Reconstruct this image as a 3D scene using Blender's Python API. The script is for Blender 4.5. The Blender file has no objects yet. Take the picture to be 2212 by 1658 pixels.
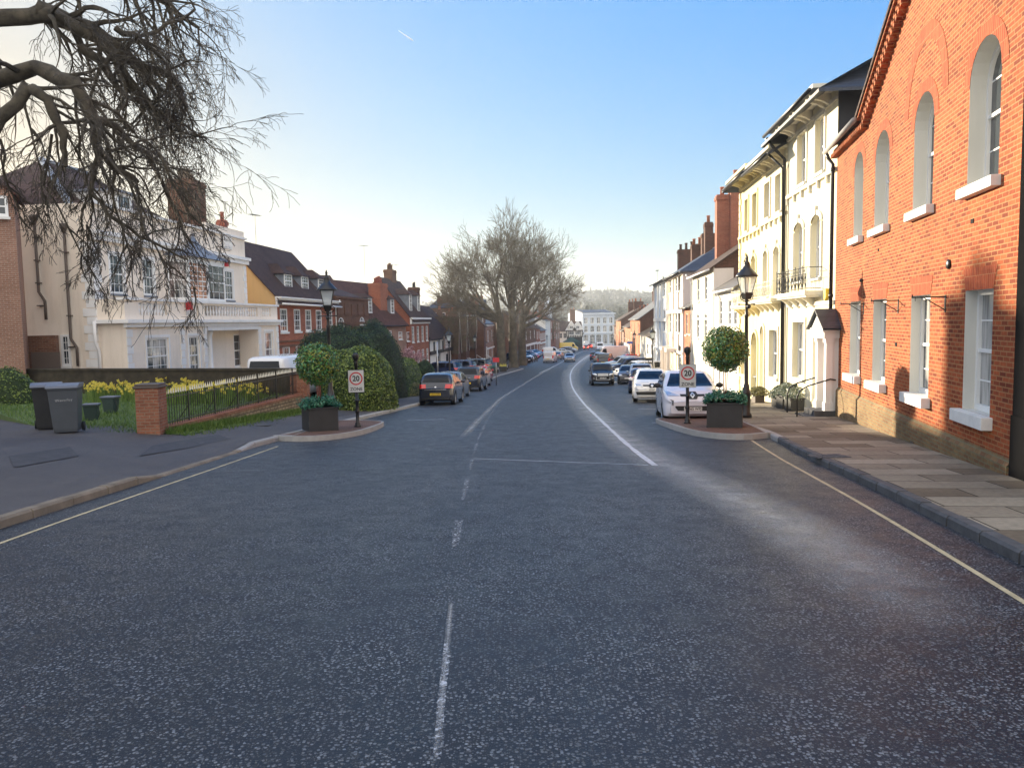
EXPO = 2.3; HAZE = .0004
import bpy, bmesh, math, random
from mathutils import Vector, Matrix
from mathutils.bvhtree import BVHTree
R = random.Random(7)
C = bpy.context.scene.collection
PI = math.pi
# ---------------------------------------------------------------- camera model (measured from the street)
F = 770.; CX = 512; CY = 383.5; PIT = math.atan((383.5-321)/770); ROLL = math.radians(1.0); EYE = 2.0
K = 1024/2212.
def ray(u, v):
    x = (u*K-CX)/F; y = -(v*K-CY)/F
    c, s = math.cos(ROLL), math.sin(ROLL)
    xr = x*c+y*s; yr = -x*s+y*c
    cp, sp = math.cos(PIT), math.sin(PIT)
    return (xr, cp+yr*sp, -sp+yr*cp)
PR = [(-40, 0.6), (0, 2.0), (8, 2.3), (15, 2.68), (24.5, 3.2), (37, 3.95), (62, 5.3), (90, 6.1), (124, 6.8), (200, 8.4), (286, 10.0), (420, 11.5), (700, 12)]
def interp(P, y):
    if y <= P[0][0]: return P[0][1]
    for i in range(len(P)-1):
        if y <= P[i+1][0]:
            (x0, a), (x1, b) = P[i], P[i+1]
            def m(j):
                j = min(max(j, 1), len(P)-2)
                return (P[j+1][1]-P[j-1][1])/(P[j+1][0]-P[j-1][0])
            h = x1-x0; t = (y-x0)/h; t2 = t*t; t3 = t2*t
            return (2*t3-3*t2+1)*a+(t3-2*t2+t)*h*m(i)+(-2*t3+3*t2)*b+(t3-t2)*h*m(i+1)
    return P[-1][1]
def lin(P, y):
    if y <= P[0][0]: return P[0][1]
    for i in range(len(P)-1):
        if y <= P[i+1][0]:
            (x0, a), (x1, b) = P[i], P[i+1]
            return a+(b-a)*(y-x0)/(x1-x0)
    return P[-1][1]
def gz(y): return EYE-interp(PR, y)
XLP = [(-40, -6.2), (0, -6.15), (18, -6.05), (25, -5.4), (35, -4.6), (43, -4.0), (74, -2.4), (84, -1.4), (100, 1.2), (104, 1.9), (109, -1.5), (130, .8), (165, 5), (200, 10), (286, 23), (420, 36)]
XRP = [(-40, 2), (0, 3.6), (6.6, 4.5), (10, 4.95), (14.4, 5.5), (18, 6.05), (22, 6.35), (30, 7.05), (60, 9.9), (100, 13.7), (192, 22.4), (260, 31.5), (286, 36), (420, 50)]
def XL(y): return lin(XLP, y)
def XR(y): return lin(XRP, y)
def sm(a, b, x):
    t = min(max((x-a)/(b-a), 0), 1); return t*t*(3-2*t)
def ground(x, y):
    z = gz(y)
    if x < XL(y):
        r = (1-sm(34, 52, y))
        return z+.12+.30*sm(0, 5, XL(y)-x)*r
    if x > XR(y): return z+.12
    return z
def G(u, v, f=None):
    r = ray(u, v); f = f or ground
    t = 1.; g = lambda t: EYE+r[2]*t-f(r[0]*t, r[1]*t)
    while g(t) > 0 and t < 1500: t *= 1.01
    a, b = t/1.01, t
    for _ in range(30):
        m = (a+b)/2
        if g(m) > 0: a = m
        else: b = m
    return Vector((r[0]*a, r[1]*a, EYE+r[2]*a))
def road(x, y): return gz(y)
def at(u, v, y):
    r = ray(u, v); t = y/r[1]; return Vector((r[0]*t, y, EYE+r[2]*t))
# ---------------------------------------------------------------- mesh builder
class MB:
    def __init__(s): s.v = []; s.f = []; s.mi = []; s.sm = []; s.cur = 0; s.smooth = False; s.T = None
    def pt(s, p):
        p = Vector(p)
        if s.T is not None: p = s.T @ p
        s.v.append(tuple(p)); return len(s.v)-1
    def face(s, ids): s.f.append(tuple(ids)); s.mi.append(s.cur); s.sm.append(s.smooth)
    def poly(s, pts): s.face([s.pt(p) for p in pts])
    def box(s, x0, x1, y0, y1, z0, z1):
        i = [s.pt(p) for p in ((x0, y0, z0), (x1, y0, z0), (x1, y1, z0), (x0, y1, z0), (x0, y0, z1), (x1, y0, z1), (x1, y1, z1), (x0, y1, z1))]
        for q in ((0, 3, 2, 1), (4, 5, 6, 7), (0, 1, 5, 4), (1, 2, 6, 5), (2, 3, 7, 6), (3, 0, 4, 7)): s.face([i[k] for k in q])
    def prism(s, poly, ax, a, b):
        n = len(poly)
        def mk(p, t): return (t, p[0], p[1]) if ax == 'x' else ((p[0], t, p[1]) if ax == 'y' else (p[0], p[1], t))
        A = [s.pt(mk(p, a)) for p in poly]; B = [s.pt(mk(p, b)) for p in poly]
        s.face(A[::-1]); s.face(B)
        for k in range(n): s.face((A[k], A[(k+1) % n], B[(k+1) % n], B[k]))
    def tube(s, pts, rad, n=6, cap=True):
        pts = [Vector(p) for p in pts]
        if not hasattr(rad, '__len__'): rad = [rad]*len(pts)
        rings = []; ref = None; s0 = s.smooth; s.smooth = n > 5
        for i, p in enumerate(pts):
            d = (pts[min(i+1, len(pts)-1)]-pts[max(i-1, 0)])
            if d.length < 1e-6: d = Vector((0, 0, 1))
            d.normalize()
            if ref is None: ref = Vector((1, 0, 0)) if abs(d.x) < .8 else Vector((0, 1, 0))
            a = d.cross(ref).normalized(); b = d.cross(a); ref = b.cross(d) if False else ref
            rings.append([s.pt(p+a*(math.cos(2*PI*k/n)*rad[i])+b*(math.sin(2*PI*k/n)*rad[i])) for k in range(n)])
        for A, B in zip(rings, rings[1:]):
            for k in range(n): s.face((A[k], A[(k+1) % n], B[(k+1) % n], B[k]))
        if cap: s.face(rings[0][::-1]); s.face(rings[-1])
        s.smooth = s0
    def lathe(s, prof, n=16, o=(0, 0, 0), ax='z', cap=True, a0=0.):
        o = Vector(o); s0 = s.smooth; rings = []
        for r, z in prof:
            ring = []
            for k in range(n):
                a = 2*PI*k/n+a0; c, q = math.cos(a)*r, math.sin(a)*r
                ring.append(s.pt(o+Vector((c, q, z) if ax == 'z' else ((z, c, q) if ax == 'x' else (q, z, c)))))
            rings.append(ring)
        s.smooth = n > 6
        for A, B in zip(rings, rings[1:]):
            for k in range(n): s.face((A[k], A[(k+1) % n], B[(k+1) % n], B[k]))
        s.smooth = s0
        if cap: s.face(rings[0][::-1]); s.face(rings[-1])
    def ball(s, c, r, n=10, m=6, sc=(1, 1, 1)):
        s0 = s.smooth; s.smooth = True; c = Vector(c)
        rings = []
        for j in range(1, m):
            th = PI*j/m
            rings.append([s.pt(c+Vector((r*sc[0]*math.sin(th)*math.cos(2*PI*k/n), r*sc[1]*math.sin(th)*math.sin(2*PI*k/n), -r*sc[2]*math.cos(th)))) for k in range(n)])
        a = s.pt(c-Vector((0, 0, r*sc[2]))); b = s.pt(c+Vector((0, 0, r*sc[2])))
        for k in range(n):
            s.face((a, rings[0][(k+1) % n], rings[0][k])); s.face((b, rings[-1][k], rings[-1][(k+1) % n]))
        for A, B in zip(rings, rings[1:]):
            for k in range(n): s.face((A[k], A[(k+1) % n], B[(k+1) % n], B[k]))
        s.smooth = s0
    def build(s, name, mats, parent=None, rnd=False, bevel=0):
        me = bpy.data.meshes.new(name); me.from_pydata(s.v, [], s.f)
        if not isinstance(mats, (list, tuple)): mats = [mats]
        for m in mats: me.materials.append(M[m] if isinstance(m, str) else m)
        me.polygons.foreach_set('material_index', [min(i, len(mats)-1) for i in s.mi])
        me.polygons.foreach_set('use_smooth', s.sm)
        if rnd:
            at_ = me.attributes.new('rnd', 'FLOAT', 'FACE'); rr = random.Random(len(s.f))
            at_.data.foreach_set('value', [rr.random() for _ in s.f])
        me.update()
        o = bpy.data.objects.new(name, me); C.objects.link(o)
        if parent is not None: o.parent = parent
        if bevel:
            b = o.modifiers.new('bevel', 'BEVEL'); b.width = bevel; b.segments = 2; b.limit_method = 'ANGLE'; b.angle_limit = .6
        return o
def tag(o, label=None, cat=None, group=None, kind=None):
    for k, v in (('label', label), ('category', cat), ('group', group), ('kind', kind)):
        if v: o[k] = v
    return o
def thing(name, label, cat, loc=(0, 0, 0), rz=0, group=None):
    o = bpy.data.objects.new(name, None); C.objects.link(o); o.location = loc; o.rotation_euler = (0, 0, rz)
    o.empty_display_size = .2
    return tag(o, label, cat, group)
def copy_tree(o, parent=None):
    c = o.copy(); C.objects.link(c)
    if parent is not None: c.parent = parent
    for ch in list(o.children): copy_tree(ch, c)
    return c
def text_mesh(name, s, size, mat, parent, loc, rot, ext=.003, bold=0.0, align='CENTER', sx=1.0):
    cu = bpy.data.curves.new('txt', 'FONT'); cu.body = s; cu.size = size; cu.extrude = ext; cu.offset = bold
    cu.align_x = align; cu.align_y = 'CENTER'; cu.resolution_u = 3
    t = bpy.data.objects.new('txt', cu); C.objects.link(t)
    dg = bpy.context.evaluated_depsgraph_get(); me = bpy.data.meshes.new_from_object(t.evaluated_get(dg))
    me.name = name; bpy.data.objects.remove(t); bpy.data.curves.remove(cu)
    me.materials.clear(); me.materials.append(M[mat])
    o = bpy.data.objects.new(name, me); C.objects.link(o); o.parent = parent; o.location = loc; o.rotation_euler = rot; o.scale = (sx, 1, 1)
    return o
# ---------------------------------------------------------------- materials
M = {}
def newmat(name):
    m = bpy.data.materials.new(name); m.use_nodes = True; M[name] = m
    nt = m.node_tree; return m, nt, nt.nodes['Principled BSDF']
def nd(nt, t, **kw):
    n = nt.nodes.new(t)
    for k, v in kw.items():
        if k in n.inputs: n.inputs[k].default_value = v
        else: setattr(n, k, v)
    return n
def c4(c): return (c[0], c[1], c[2], 1)
def mathn(nt, op, a, b=None):
    n = nt.nodes.new('ShaderNodeMath'); n.operation = op
    for i, q in enumerate((a, b)):
        if q is None: continue
        if isinstance(q, (int, float)): n.inputs[i].default_value = q
        else: nt.links.new(q, n.inputs[i])
    return n.outputs[0]
def ramp(nt, src, stops):
    n = nt.nodes.new('ShaderNodeValToRGB'); e = n.color_ramp.elements
    while len(e) < len(stops): e.new(.5)
    for k, (p, c) in enumerate(stops):
        e[k].position = p; e[k].color = c4(c) if hasattr(c, '__len__') else (c, c, c, 1)
    nt.links.new(src, n.inputs[0]); return n.outputs[0]
def mixc(nt, fac, a, b, mode='MIX'):
    n = nt.nodes.new('ShaderNodeMix'); n.data_type = 'RGBA'; n.blend_type = mode
    for i, q in ((0, fac), (6, a), (7, b)):
        if isinstance(q, (int, float)): n.inputs[i].default_value = q
        elif hasattr(q, '__len__'): n.inputs[i].default_value = c4(q)
        else: nt.links.new(q, n.inputs[i])
    return n.outputs[2]
def noise(nt, vec, scale, detail=4, rough=.55):
    n = nd(nt, 'ShaderNodeTexNoise', Scale=scale, Detail=detail, Roughness=rough)
    if vec is not None: nt.links.new(vec, n.inputs['Vector'])
    return n.outputs[0]
def bump(nt, h, bs, strength=.3, dist=.01):
    b = nd(nt, 'ShaderNodeBump', Strength=strength, Distance=dist); nt.links.new(h, b.inputs['Height']); nt.links.new(b.outputs[0], bs.inputs['Normal'])
def ocoord(nt): return nt.nodes.new('ShaderNodeTexCoord').outputs['Object']
def plain(name, col, rough=.5, metal=0, var=0., scale=3., bmp=0., spec=None, coat=0):
    m, nt, b = newmat(name)
    b.inputs['Base Color'].default_value = c4(col); b.inputs['Roughness'].default_value = rough; b.inputs['Metallic'].default_value = metal
    if spec is not None: b.inputs['Specular IOR Level'].default_value = spec
    if coat: b.inputs['Coat Weight'].default_value = coat; b.inputs['Coat Roughness'].default_value = .04
    if var or bmp:
        oc = ocoord(nt); n = noise(nt, oc, scale, 5, .6)
        if var:
            lo = tuple(max(0, x*(1-var)) for x in col); hi = tuple(min(1, x*(1+var*.7)) for x in col)
            nt.links.new(ramp(nt, n, [(.3, lo), (.7, hi)]), b.inputs['Base Color'])
        if bmp: bump(nt, noise(nt, oc, scale*9, 3), b, bmp, .01)
    return m
def wallvec(nt):
    oc = ocoord(nt); sp = nt.nodes.new('ShaderNodeSeparateXYZ'); nt.links.new(oc, sp.inputs[0])
    cb = nt.nodes.new('ShaderNodeCombineXYZ'); nt.links.new(mathn(nt, 'ADD', sp.outputs[0], sp.outputs[1]), cb.inputs[0]); nt.links.new(sp.outputs[2], cb.inputs[1])
    return oc, cb.outputs[0], sp
def brickmat(name, c1, c2, mortar, bw=.225, rh=.075, ms=.009, rough=.85, bmp=.5, var=.35, bias=0, vscale=.6, flat=False):
    m, nt, b = newmat(name); oc, vec, sp = wallvec(nt)
    if flat:
        mp_ = nd(nt, 'ShaderNodeMapping'); mp_.inputs['Rotation'].default_value = (0, 0, .12); nt.links.new(oc, mp_.inputs[0]); vec = mp_.outputs[0]
    t = nd(nt, 'ShaderNodeTexBrick', Scale=1.0); t.inputs['Brick Width'].default_value = bw; t.inputs['Row Height'].default_value = rh
    t.inputs['Mortar Size'].default_value = ms; t.inputs['Mortar Smooth'].default_value = .2; t.inputs['Bias'].default_value = bias
    t.inputs['Color1'].default_value = c4(c1); t.inputs['Color2'].default_value = c4(c2); t.inputs['Mortar'].default_value = c4(mortar)
    nt.links.new(vec, t.inputs['Vector'])
    n = noise(nt, oc, vscale, 6, .65); n2 = noise(nt, oc, 14, 3)
    col = mixc(nt, 1.0, t.outputs[0], ramp(nt, n, [(.25, 1-var), (.75, 1+var*.35)]), 'MULTIPLY')
    col = mixc(nt, 1.0, col, ramp(nt, n2, [(.3, .82), (.7, 1.1)]), 'MULTIPLY')
    nt.links.new(col, b.inputs['Base Color']); b.inputs['Roughness'].default_value = rough; b.inputs['Specular IOR Level'].default_value = .25
    h = mathn(nt, 'SUBTRACT', mathn(nt, 'MULTIPLY', n2, .6), t.outputs[1])
    bump(nt, h, b, bmp, .012); return m
def stucco(name, col, dirt=.18, rough=.8, streak=(.45, .42, .36)):
    m, nt, b = newmat(name); oc = ocoord(nt)
    mp = nd(nt, 'ShaderNodeMapping'); mp.inputs['Scale'].default_value = (2.2, 2.2, .35); nt.links.new(oc, mp.inputs[0])
    n = noise(nt, mp.outputs[0], 1.0, 6, .7); n2 = noise(nt, oc, .5, 4)
    f = mathn(nt, 'MULTIPLY', ramp(nt, n, [(.5, 0.), (.8, 1.)]), dirt*2)
    c = mixc(nt, f, tuple(col), tuple(x*s*1.3 for x, s in zip(col, streak)))
    c = mixc(nt, 1., c, ramp(nt, n2, [(.3, .93), (.7, 1.03)]), 'MULTIPLY')
    nt.links.new(c, b.inputs['Base Color']); b.inputs['Roughness'].default_value = rough; b.inputs['Specular IOR Level'].default_value = .3
    bump(nt, noise(nt, oc, 30, 3), b, .12, .01); return m
def tiles(name, c1, c2, rh=.095, bw=.17, moss=None, slate=False):
    m, nt, b = newmat(name); oc, vec, sp = wallvec(nt)
    t = nd(nt, 'ShaderNodeTexBrick', Scale=1.0); t.inputs['Brick Width'].default_value = bw; t.inputs['Row Height'].default_value = rh
    t.inputs['Mortar Size'].default_value = .008; t.inputs['Mortar Smooth'].default_value = .6
    t.inputs['Color1'].default_value = c4(c1); t.inputs['Color2'].default_value = c4(c2); t.inputs['Mortar'].default_value = c4([x*.35 for x in c1])
    nt.links.new(vec, t.inputs['Vector']); n = noise(nt, oc, .9, 6, .7)
    col = mixc(nt, 1., t.outputs[0], ramp(nt, n, [(.3, .7), (.7, 1.2)]), 'MULTIPLY')
    if moss: col = mixc(nt, ramp(nt, noise(nt, oc, 2.2, 6, .7), [(.52, 0.), (.66, .8)]), col, moss)
    nt.links.new(col, b.inputs['Base Color']); b.inputs['Roughness'].default_value = .45 if slate else .8
    b.inputs['Specular IOR Level'].default_value = .4 if slate else .25
    saw = mathn(nt, 'FRACT', mathn(nt, 'DIVIDE', sp.outputs[2], rh))
    h = mathn(nt, 'SUBTRACT', mathn(nt, 'MULTIPLY', saw, -.8), t.outputs[1]); bump(nt, h, b, .55, .02); return m
def glass(name, col=(.03, .04, .05), curtain=None, rough=.04):
    m, nt, b = newmat(name); b.inputs['Base Color'].default_value = c4(col); b.inputs['Roughness'].default_value = rough
    b.inputs['Specular IOR Level'].default_value = .8
    oc = ocoord(nt)
    if curtain:
        mp = nd(nt, 'ShaderNodeMapping'); mp.inputs['Scale'].default_value = (1.6, 1.6, .25); nt.links.new(oc, mp.inputs[0])
        f = ramp(nt, noise(nt, mp.outputs[0], 1.3, 3), [(.46, 0.), (.56, 1.)])
        nt.links.new(mixc(nt, f, tuple(col), curtain), b.inputs['Base Color'])
    bump(nt, noise(nt, oc, 1.3, 1), b, .12, .02); return m
def leafmat(name, stops, rough=.45, trans=.15):
    m, nt, b = newmat(name); a = nt.nodes.new('ShaderNodeAttribute'); a.attribute_name = 'rnd'
    nt.links.new(ramp(nt, a.outputs['Fac'], stops), b.inputs['Base Color']); b.inputs['Roughness'].default_value = rough
    b.inputs['Specular IOR Level'].default_value = .35
    if trans:
        tr = nt.nodes.new('ShaderNodeBsdfTranslucent'); ms = nd(nt, 'ShaderNodeMixShader', Fac=trans)
        nt.links.new(ramp(nt, a.outputs['Fac'], stops), tr.inputs[0])
        out = nt.nodes['Material Output']; nt.links.new(b.outputs[0], ms.inputs[1]); nt.links.new(tr.outputs[0], ms.inputs[2]); nt.links.new(ms.outputs[0], out.inputs[0])
    return m
brickmat('brick_hall', (.20, .034, .012), (.50, .115, .036), (.44, .21, .09), ms=.011, bmp=.7, var=.32)
brickmat('brick_plinth', (.24, .12, .06), (.32, .20, .09), (.24, .21, .12), ms=.012, bmp=.8, var=.45)
brickmat('brick_arch', (.32, .05, .017), (.44, .085, .03), (.46, .20, .09), bw=.075, rh=.26, ms=.006, var=.25)
brickmat('brick_red', (.33, .085, .05), (.42, .13, .07), (.36, .24, .17), var=.4)
brickmat('brick_orange', (.52, .15, .07), (.60, .20, .09), (.50, .33, .22), var=.25)
brickmat('brick_brown', (.14, .062, .038), (.21, .098, .06), (.20, .15, .11), var=.45)
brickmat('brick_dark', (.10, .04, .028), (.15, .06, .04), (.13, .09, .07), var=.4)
brickmat('brick_salmon', (.30, .15, .10), (.37, .20, .14), (.42, .33, .27), var=.3)
brickmat('brick_pillar', (.27, .10, .06), (.36, .15, .09), (.30, .22, .16), var=.35, vscale=2.5)
brickmat('rubble', (.42, .34, .22), (.30, .22, .14), (.16, .13, .09), bw=.26, rh=.11, ms=.018, var=.5, bmp=.9, vscale=2.)
brickmat('paving', (.36, .31, .24), (.15, .115, .08), (.05, .04, .03), bw=1.3, rh=.62, ms=.013, var=.3, bmp=.25, flat=True)
stucco('cream', (.84, .77, .56), .26); stucco('cream_yellow', (.82, .72, .42)); stucco('white', (.82, .80, .75), .22); stucco('ivory', (.80, .76, .64), .25)
stucco('mansion', (.86, .76, .65), .2); stucco('ochre', (.62, .42, .20), .2); stucco('stone_white', (.84, .83, .82), .15); stucco('blue_white', (.62, .68, .76), .1)
stucco('pink_white', (.76, .68, .64), .1); stucco('reveal', (.66, .65, .60), .08)
plain('white_paint', (.80, .80, .79), .45); plain('black_paint', (.012, .012, .013), .35); plain('iron', (.012, .012, .014), .4, var=.3, scale=20)
plain('lead', (.20, .22, .26), .5, var=.25, scale=2); plain('stone', (.50, .46, .38), .85, var=.2, scale=4, bmp=.2)
plain('sill', (.74, .73, .70), .7, var=.1, scale=5, bmp=.1)
plain('grey_plastic', (.075, .085, .10), .45, var=.08, scale=4); plain('grey_lid', (.13, .15, .2), .4); plain('green_plastic', (.03, .05, .045), .45)
plain('planter', (.03, .03, .031), .55, var=.25, scale=3, bmp=.1); plain('soil', (.04, .03, .02), .95)
plain('terracotta', (.45, .16, .08), .8, var=.25, scale=5); plain('timber_black', (.02, .018, .016), .6)
plain('rust', (.30, .10, .07), .7, var=.3, scale=8); plain('bark', (.065, .054, .038), .95, var=.65, scale=5, bmp=1.0)
plain('bark_pale', (.115, .095, .065), .9, var=.5, scale=1.5, bmp=.8); plain('twig', (.05, .042, .032), .85); plain('twig_pale', (.13, .105, .07), .8)
plain('kerbstone', (.22, .18, .135), .85, var=.35, scale=3, bmp=.35); plain('kerb_grey', (.33, .32, .31), .8, var=.15, scale=4, bmp=.15)
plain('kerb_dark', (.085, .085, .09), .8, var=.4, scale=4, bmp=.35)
plain('marking', (.60, .62, .66), .7, var=.3, scale=6, bmp=.1); plain('marking_yellow', (.50, .42, .26), .75, var=.3, scale=5); plain('marking_worn', (.50, .52, .56), .7, var=.3, scale=6)
plain('sign_face', (.55, .56, .56), .4); plain('sign_red', (.50, .03, .04), .4); plain('sign_blue', (.03, .12, .42), .4); plain('sign_black', (.01, .01, .012), .4)
plain('yellow', (.75, .52, .03), .5); plain('fabric_green', (.012, .05, .045), .8)
glass('glass', (.035, .045, .055)); glass('glass_curtain', (.05, .06, .07), (.45, .44, .42)); glass('glass_orange', (.30, .10, .04), (.55, .22, .10))
glass('glass_car', (.006, .008, .012), None, .03); M['glass_car'].node_tree.nodes['Principled BSDF'].inputs['Specular IOR Level'].default_value = .3
tiles('tile_brown', (.062, .038, .032), (.092, .055, .043)); tiles('tile_red', (.09, .043, .03), (.125, .06, .042)); tiles('tile_moss', (.11, .08, .055), (.15, .10, .07), moss=(.09, .11, .04))
tiles('slate', (.035, .042, .06), (.05, .06, .085), bw=.25, rh=.14, slate=True); tiles('slate_grey', (.15, .14, .12), (.19, .17, .15), bw=.25, rh=.14, slate=True)
leafmat('leaf_topiary', [(0, (.025, .08, .05)), (.35, (.07, .16, .05)), (.6, (.30, .28, .05)), (.85, (.05, .26, .05)), (1, (.28, .50, .33))])
leafmat('leaf_fill', [(0, (.02, .10, .06)), (.5, (.03, .16, .09)), (1, (.18, .38, .26))])
leafmat('leaf_laurel', [(0, (.03, .06, .012)), (.5, (.08, .13, .022)), (1, (.26, .32, .07))])
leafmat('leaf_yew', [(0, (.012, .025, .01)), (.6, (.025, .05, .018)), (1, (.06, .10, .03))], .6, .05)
leafmat('leaf_grey', [(0, (.10, .13, .08)), (.6, (.22, .26, .18)), (1, (.40, .42, .36))])
leafmat('leaf_warm', [(0, (.08, .07, .03)), (.5, (.18, .17, .06)), (1, (.30, .28, .12))])
leafmat('blossom', [(0, (.22, .10, .11)), (.5, (.50, .28, .30)), (1, (.65, .42, .44))])
leafmat('grass', [(0, (.05, .10, .015)), (.5, (.10, .18, .03)), (1, (.18, .25, .06))], .6)
leafmat('daff', [(0, (.78, .60, .05)), (1, (.85, .78, .22))], .5, .3)
leafmat('far_leaf', [(0, (.02, .035, .014)), (.5, (.05, .06, .028)), (1, (.10, .10, .05))], .8, .05)
def emis(name, col, st):
    m, nt, b = newmat(name); b.inputs['Base Color'].default_value = c4(col); b.inputs['Emission Color'].default_value = c4(col); b.inputs['Emission Strength'].default_value = st
emis('tail_lit', (1, .04, .02), 4)
plain('tail', (.62, .012, .012), .15, coat=1); plain('headlight', (.55, .58, .62), .08, metal=.6, coat=1); plain('chrome', (.6, .6, .6), .32, metal=1)
plain('_x', (0, 0, 0)); plain('tyre', (.012, .012, .012), .8); plain('rim', (.35, .36, .38), .3, metal=.8); plain('trim', (.012, .012, .013), .5)
plain('plate_y', (.75, .50, .02), .4); plain('plate_w', (.75, .75, .74), .4)
def paint(name, col, metal=.0, rough=.25): plain(name, col, rough, metal, coat=.8)
paint('p_white', (.72, .72, .74)); paint('p_zoe', (.66, .66, .74)); paint('p_charcoal', (.022, .026, .042), .2, .25); paint('p_black', (.012, .013, .02), .2, .25); paint('p_navy', (.015, .03, .09), .3, .25)
paint('p_grey', (.13, .13, .14), .5, .35); paint('p_silver', (.42, .44, .47), .7, .35); paint('p_red', (.55, .025, .02)); paint('p_tan', (.40, .38, .36), .5, .35)
paint('p_yellow', (.62, .42, .04)); paint('p_bluegrey', (.20, .27, .33), .4, .35); paint('p_pink', (.62, .52, .52))
# asphalt with stone chippings
def asphalt(name, dark, chip, scale=42, base2=None, rough=.5, amount=(.42, .6)):
    m, nt, b = newmat(name); oc = ocoord(nt)
    v = nd(nt, 'ShaderNodeTexVoronoi', Scale=scale); nt.links.new(oc, v.inputs['Vector'])
    sp = nt.nodes.new('ShaderNodeSeparateColor'); nt.links.new(v.outputs['Color'], sp.inputs[0])
    shape = ramp(nt, v.outputs['Distance'], [(.32, 1.), (.42, 0.)])
    pick = ramp(nt, sp.outputs[0], [(amount[0], 0.), (amount[1], 1.)])
    f = mathn(nt, 'MULTIPLY', shape, pick)
    v2 = nd(nt, 'ShaderNodeTexVoronoi', Scale=scale*1.9); nt.links.new(oc, v2.inputs['Vector']); s2 = nt.nodes.new('ShaderNodeSeparateColor'); nt.links.new(v2.outputs['Color'], s2.inputs[0])
    big = noise(nt, oc, .35, 6, .65); mid = noise(nt, oc, 3.5, 4, .6)
    f2 = mathn(nt, 'MULTIPLY', ramp(nt, v2.outputs['Distance'], [(.25, 1.), (.45, 0.)]), ramp(nt, s2.outputs[0], [(.5, 0.), (.75, .75)])); f = mathn(nt, 'MAXIMUM', f, f2)
    f = mathn(nt, 'MULTIPLY', f, ramp(nt, noise(nt, oc, 1.1, 5, .7), [(.32, .35), (.62, 1.)]))
    bc = mixc(nt, ramp(nt, big, [(.35, 0.), (.65, 1.)]), tuple(dark), tuple(base2 or [x*1.5 for x in dark]))
    cc = mixc(nt, sp.outputs[1], tuple([x*.45 for x in chip]), tuple(chip))
    col = mixc(nt, f, bc, cc); col = mixc(nt, 1., col, ramp(nt, mid, [(.3, .75), (.7, 1.2)]), 'MULTIPLY')
    nt.links.new(col, b.inputs['Base Color'])
    nt.links.new(ramp(nt, mid, [(.3, rough-.08), (.7, rough+.12)]), b.inputs['Roughness'])
    h = mathn(nt, 'ADD', f, mathn(nt, 'MULTIPLY', noise(nt, oc, 90, 2), .4)); bump(nt, h, b, .9, .012)
    return m, nt, b
asphalt('asphalt', (.011, .013, .018), (.29, .31, .34), 40, amount=(.16, .42))
asphalt('footway', (.072, .066, .068), (.13, .125, .125), 60, (.11, .10, .10), .7)
m, nt, b = asphalt('worn_glare', (.36, .36, .36), (.72, .71, .70), 43, (.46, .46, .46), .35, (.15, .35))  # pale asphalt for road wear and for the painted glare streak
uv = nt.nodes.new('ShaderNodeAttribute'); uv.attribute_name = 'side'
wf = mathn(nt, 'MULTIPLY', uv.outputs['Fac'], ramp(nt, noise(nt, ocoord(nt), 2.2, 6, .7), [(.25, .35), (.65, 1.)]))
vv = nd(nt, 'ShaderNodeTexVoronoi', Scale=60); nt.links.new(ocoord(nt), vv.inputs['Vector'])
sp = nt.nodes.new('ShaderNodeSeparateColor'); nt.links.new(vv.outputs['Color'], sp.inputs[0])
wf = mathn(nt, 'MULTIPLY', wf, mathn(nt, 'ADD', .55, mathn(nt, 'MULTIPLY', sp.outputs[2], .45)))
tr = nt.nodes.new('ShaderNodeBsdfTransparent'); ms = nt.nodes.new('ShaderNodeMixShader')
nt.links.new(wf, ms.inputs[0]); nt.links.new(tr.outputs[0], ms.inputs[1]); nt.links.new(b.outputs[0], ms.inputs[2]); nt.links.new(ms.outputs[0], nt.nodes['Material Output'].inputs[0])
for nm, lo, hi in (('marking_worn', .50, .62), ('marking_yellow', .28, .36), ('marking', .30, .37)):
    nt = M[nm].node_tree; tr = nt.nodes.new('ShaderNodeBsdfTransparent'); ms = nt.nodes.new('ShaderNodeMixShader'); f = ramp(nt, noise(nt, ocoord(nt), 24, 5, .75), [(lo, 0.), (hi, 1.)])
    nt.links.new(f, ms.inputs[0]); nt.links.new(tr.outputs[0], ms.inputs[1]); nt.links.new(nt.nodes['Principled BSDF'].outputs[0], ms.inputs[2]); nt.links.new(ms.outputs[0], nt.nodes['Material Output'].inputs[0])
m, nt, b = newmat('lawn'); oc = ocoord(nt)
nt.links.new(mixc(nt, ramp(nt, noise(nt, oc, 1.2, 6, .7), [(.35, 0.), (.65, 1.)]), (.05, .09, .018), (.10, .14, .04)), b.inputs['Base Color']); b.inputs['Roughness'].default_value = .9
bump(nt, noise(nt, oc, 25, 4), b, .6, .03)
m, nt, b = newmat('hillside'); oc = ocoord(nt)
nt.links.new(mixc(nt, ramp(nt, noise(nt, oc, .012, 8, .7), [(.4, 0.), (.6, 1.)]), (.04, .045, .02), (.10, .10, .05)), b.inputs['Base Color']); b.inputs['Roughness'].default_value = 1
m, nt, b = newmat('lamp_glass'); b.inputs['Base Color'].default_value = (.7, .8, .85, 1); b.inputs['Roughness'].default_value = .15
b.inputs['Alpha'].default_value = .45
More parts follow.
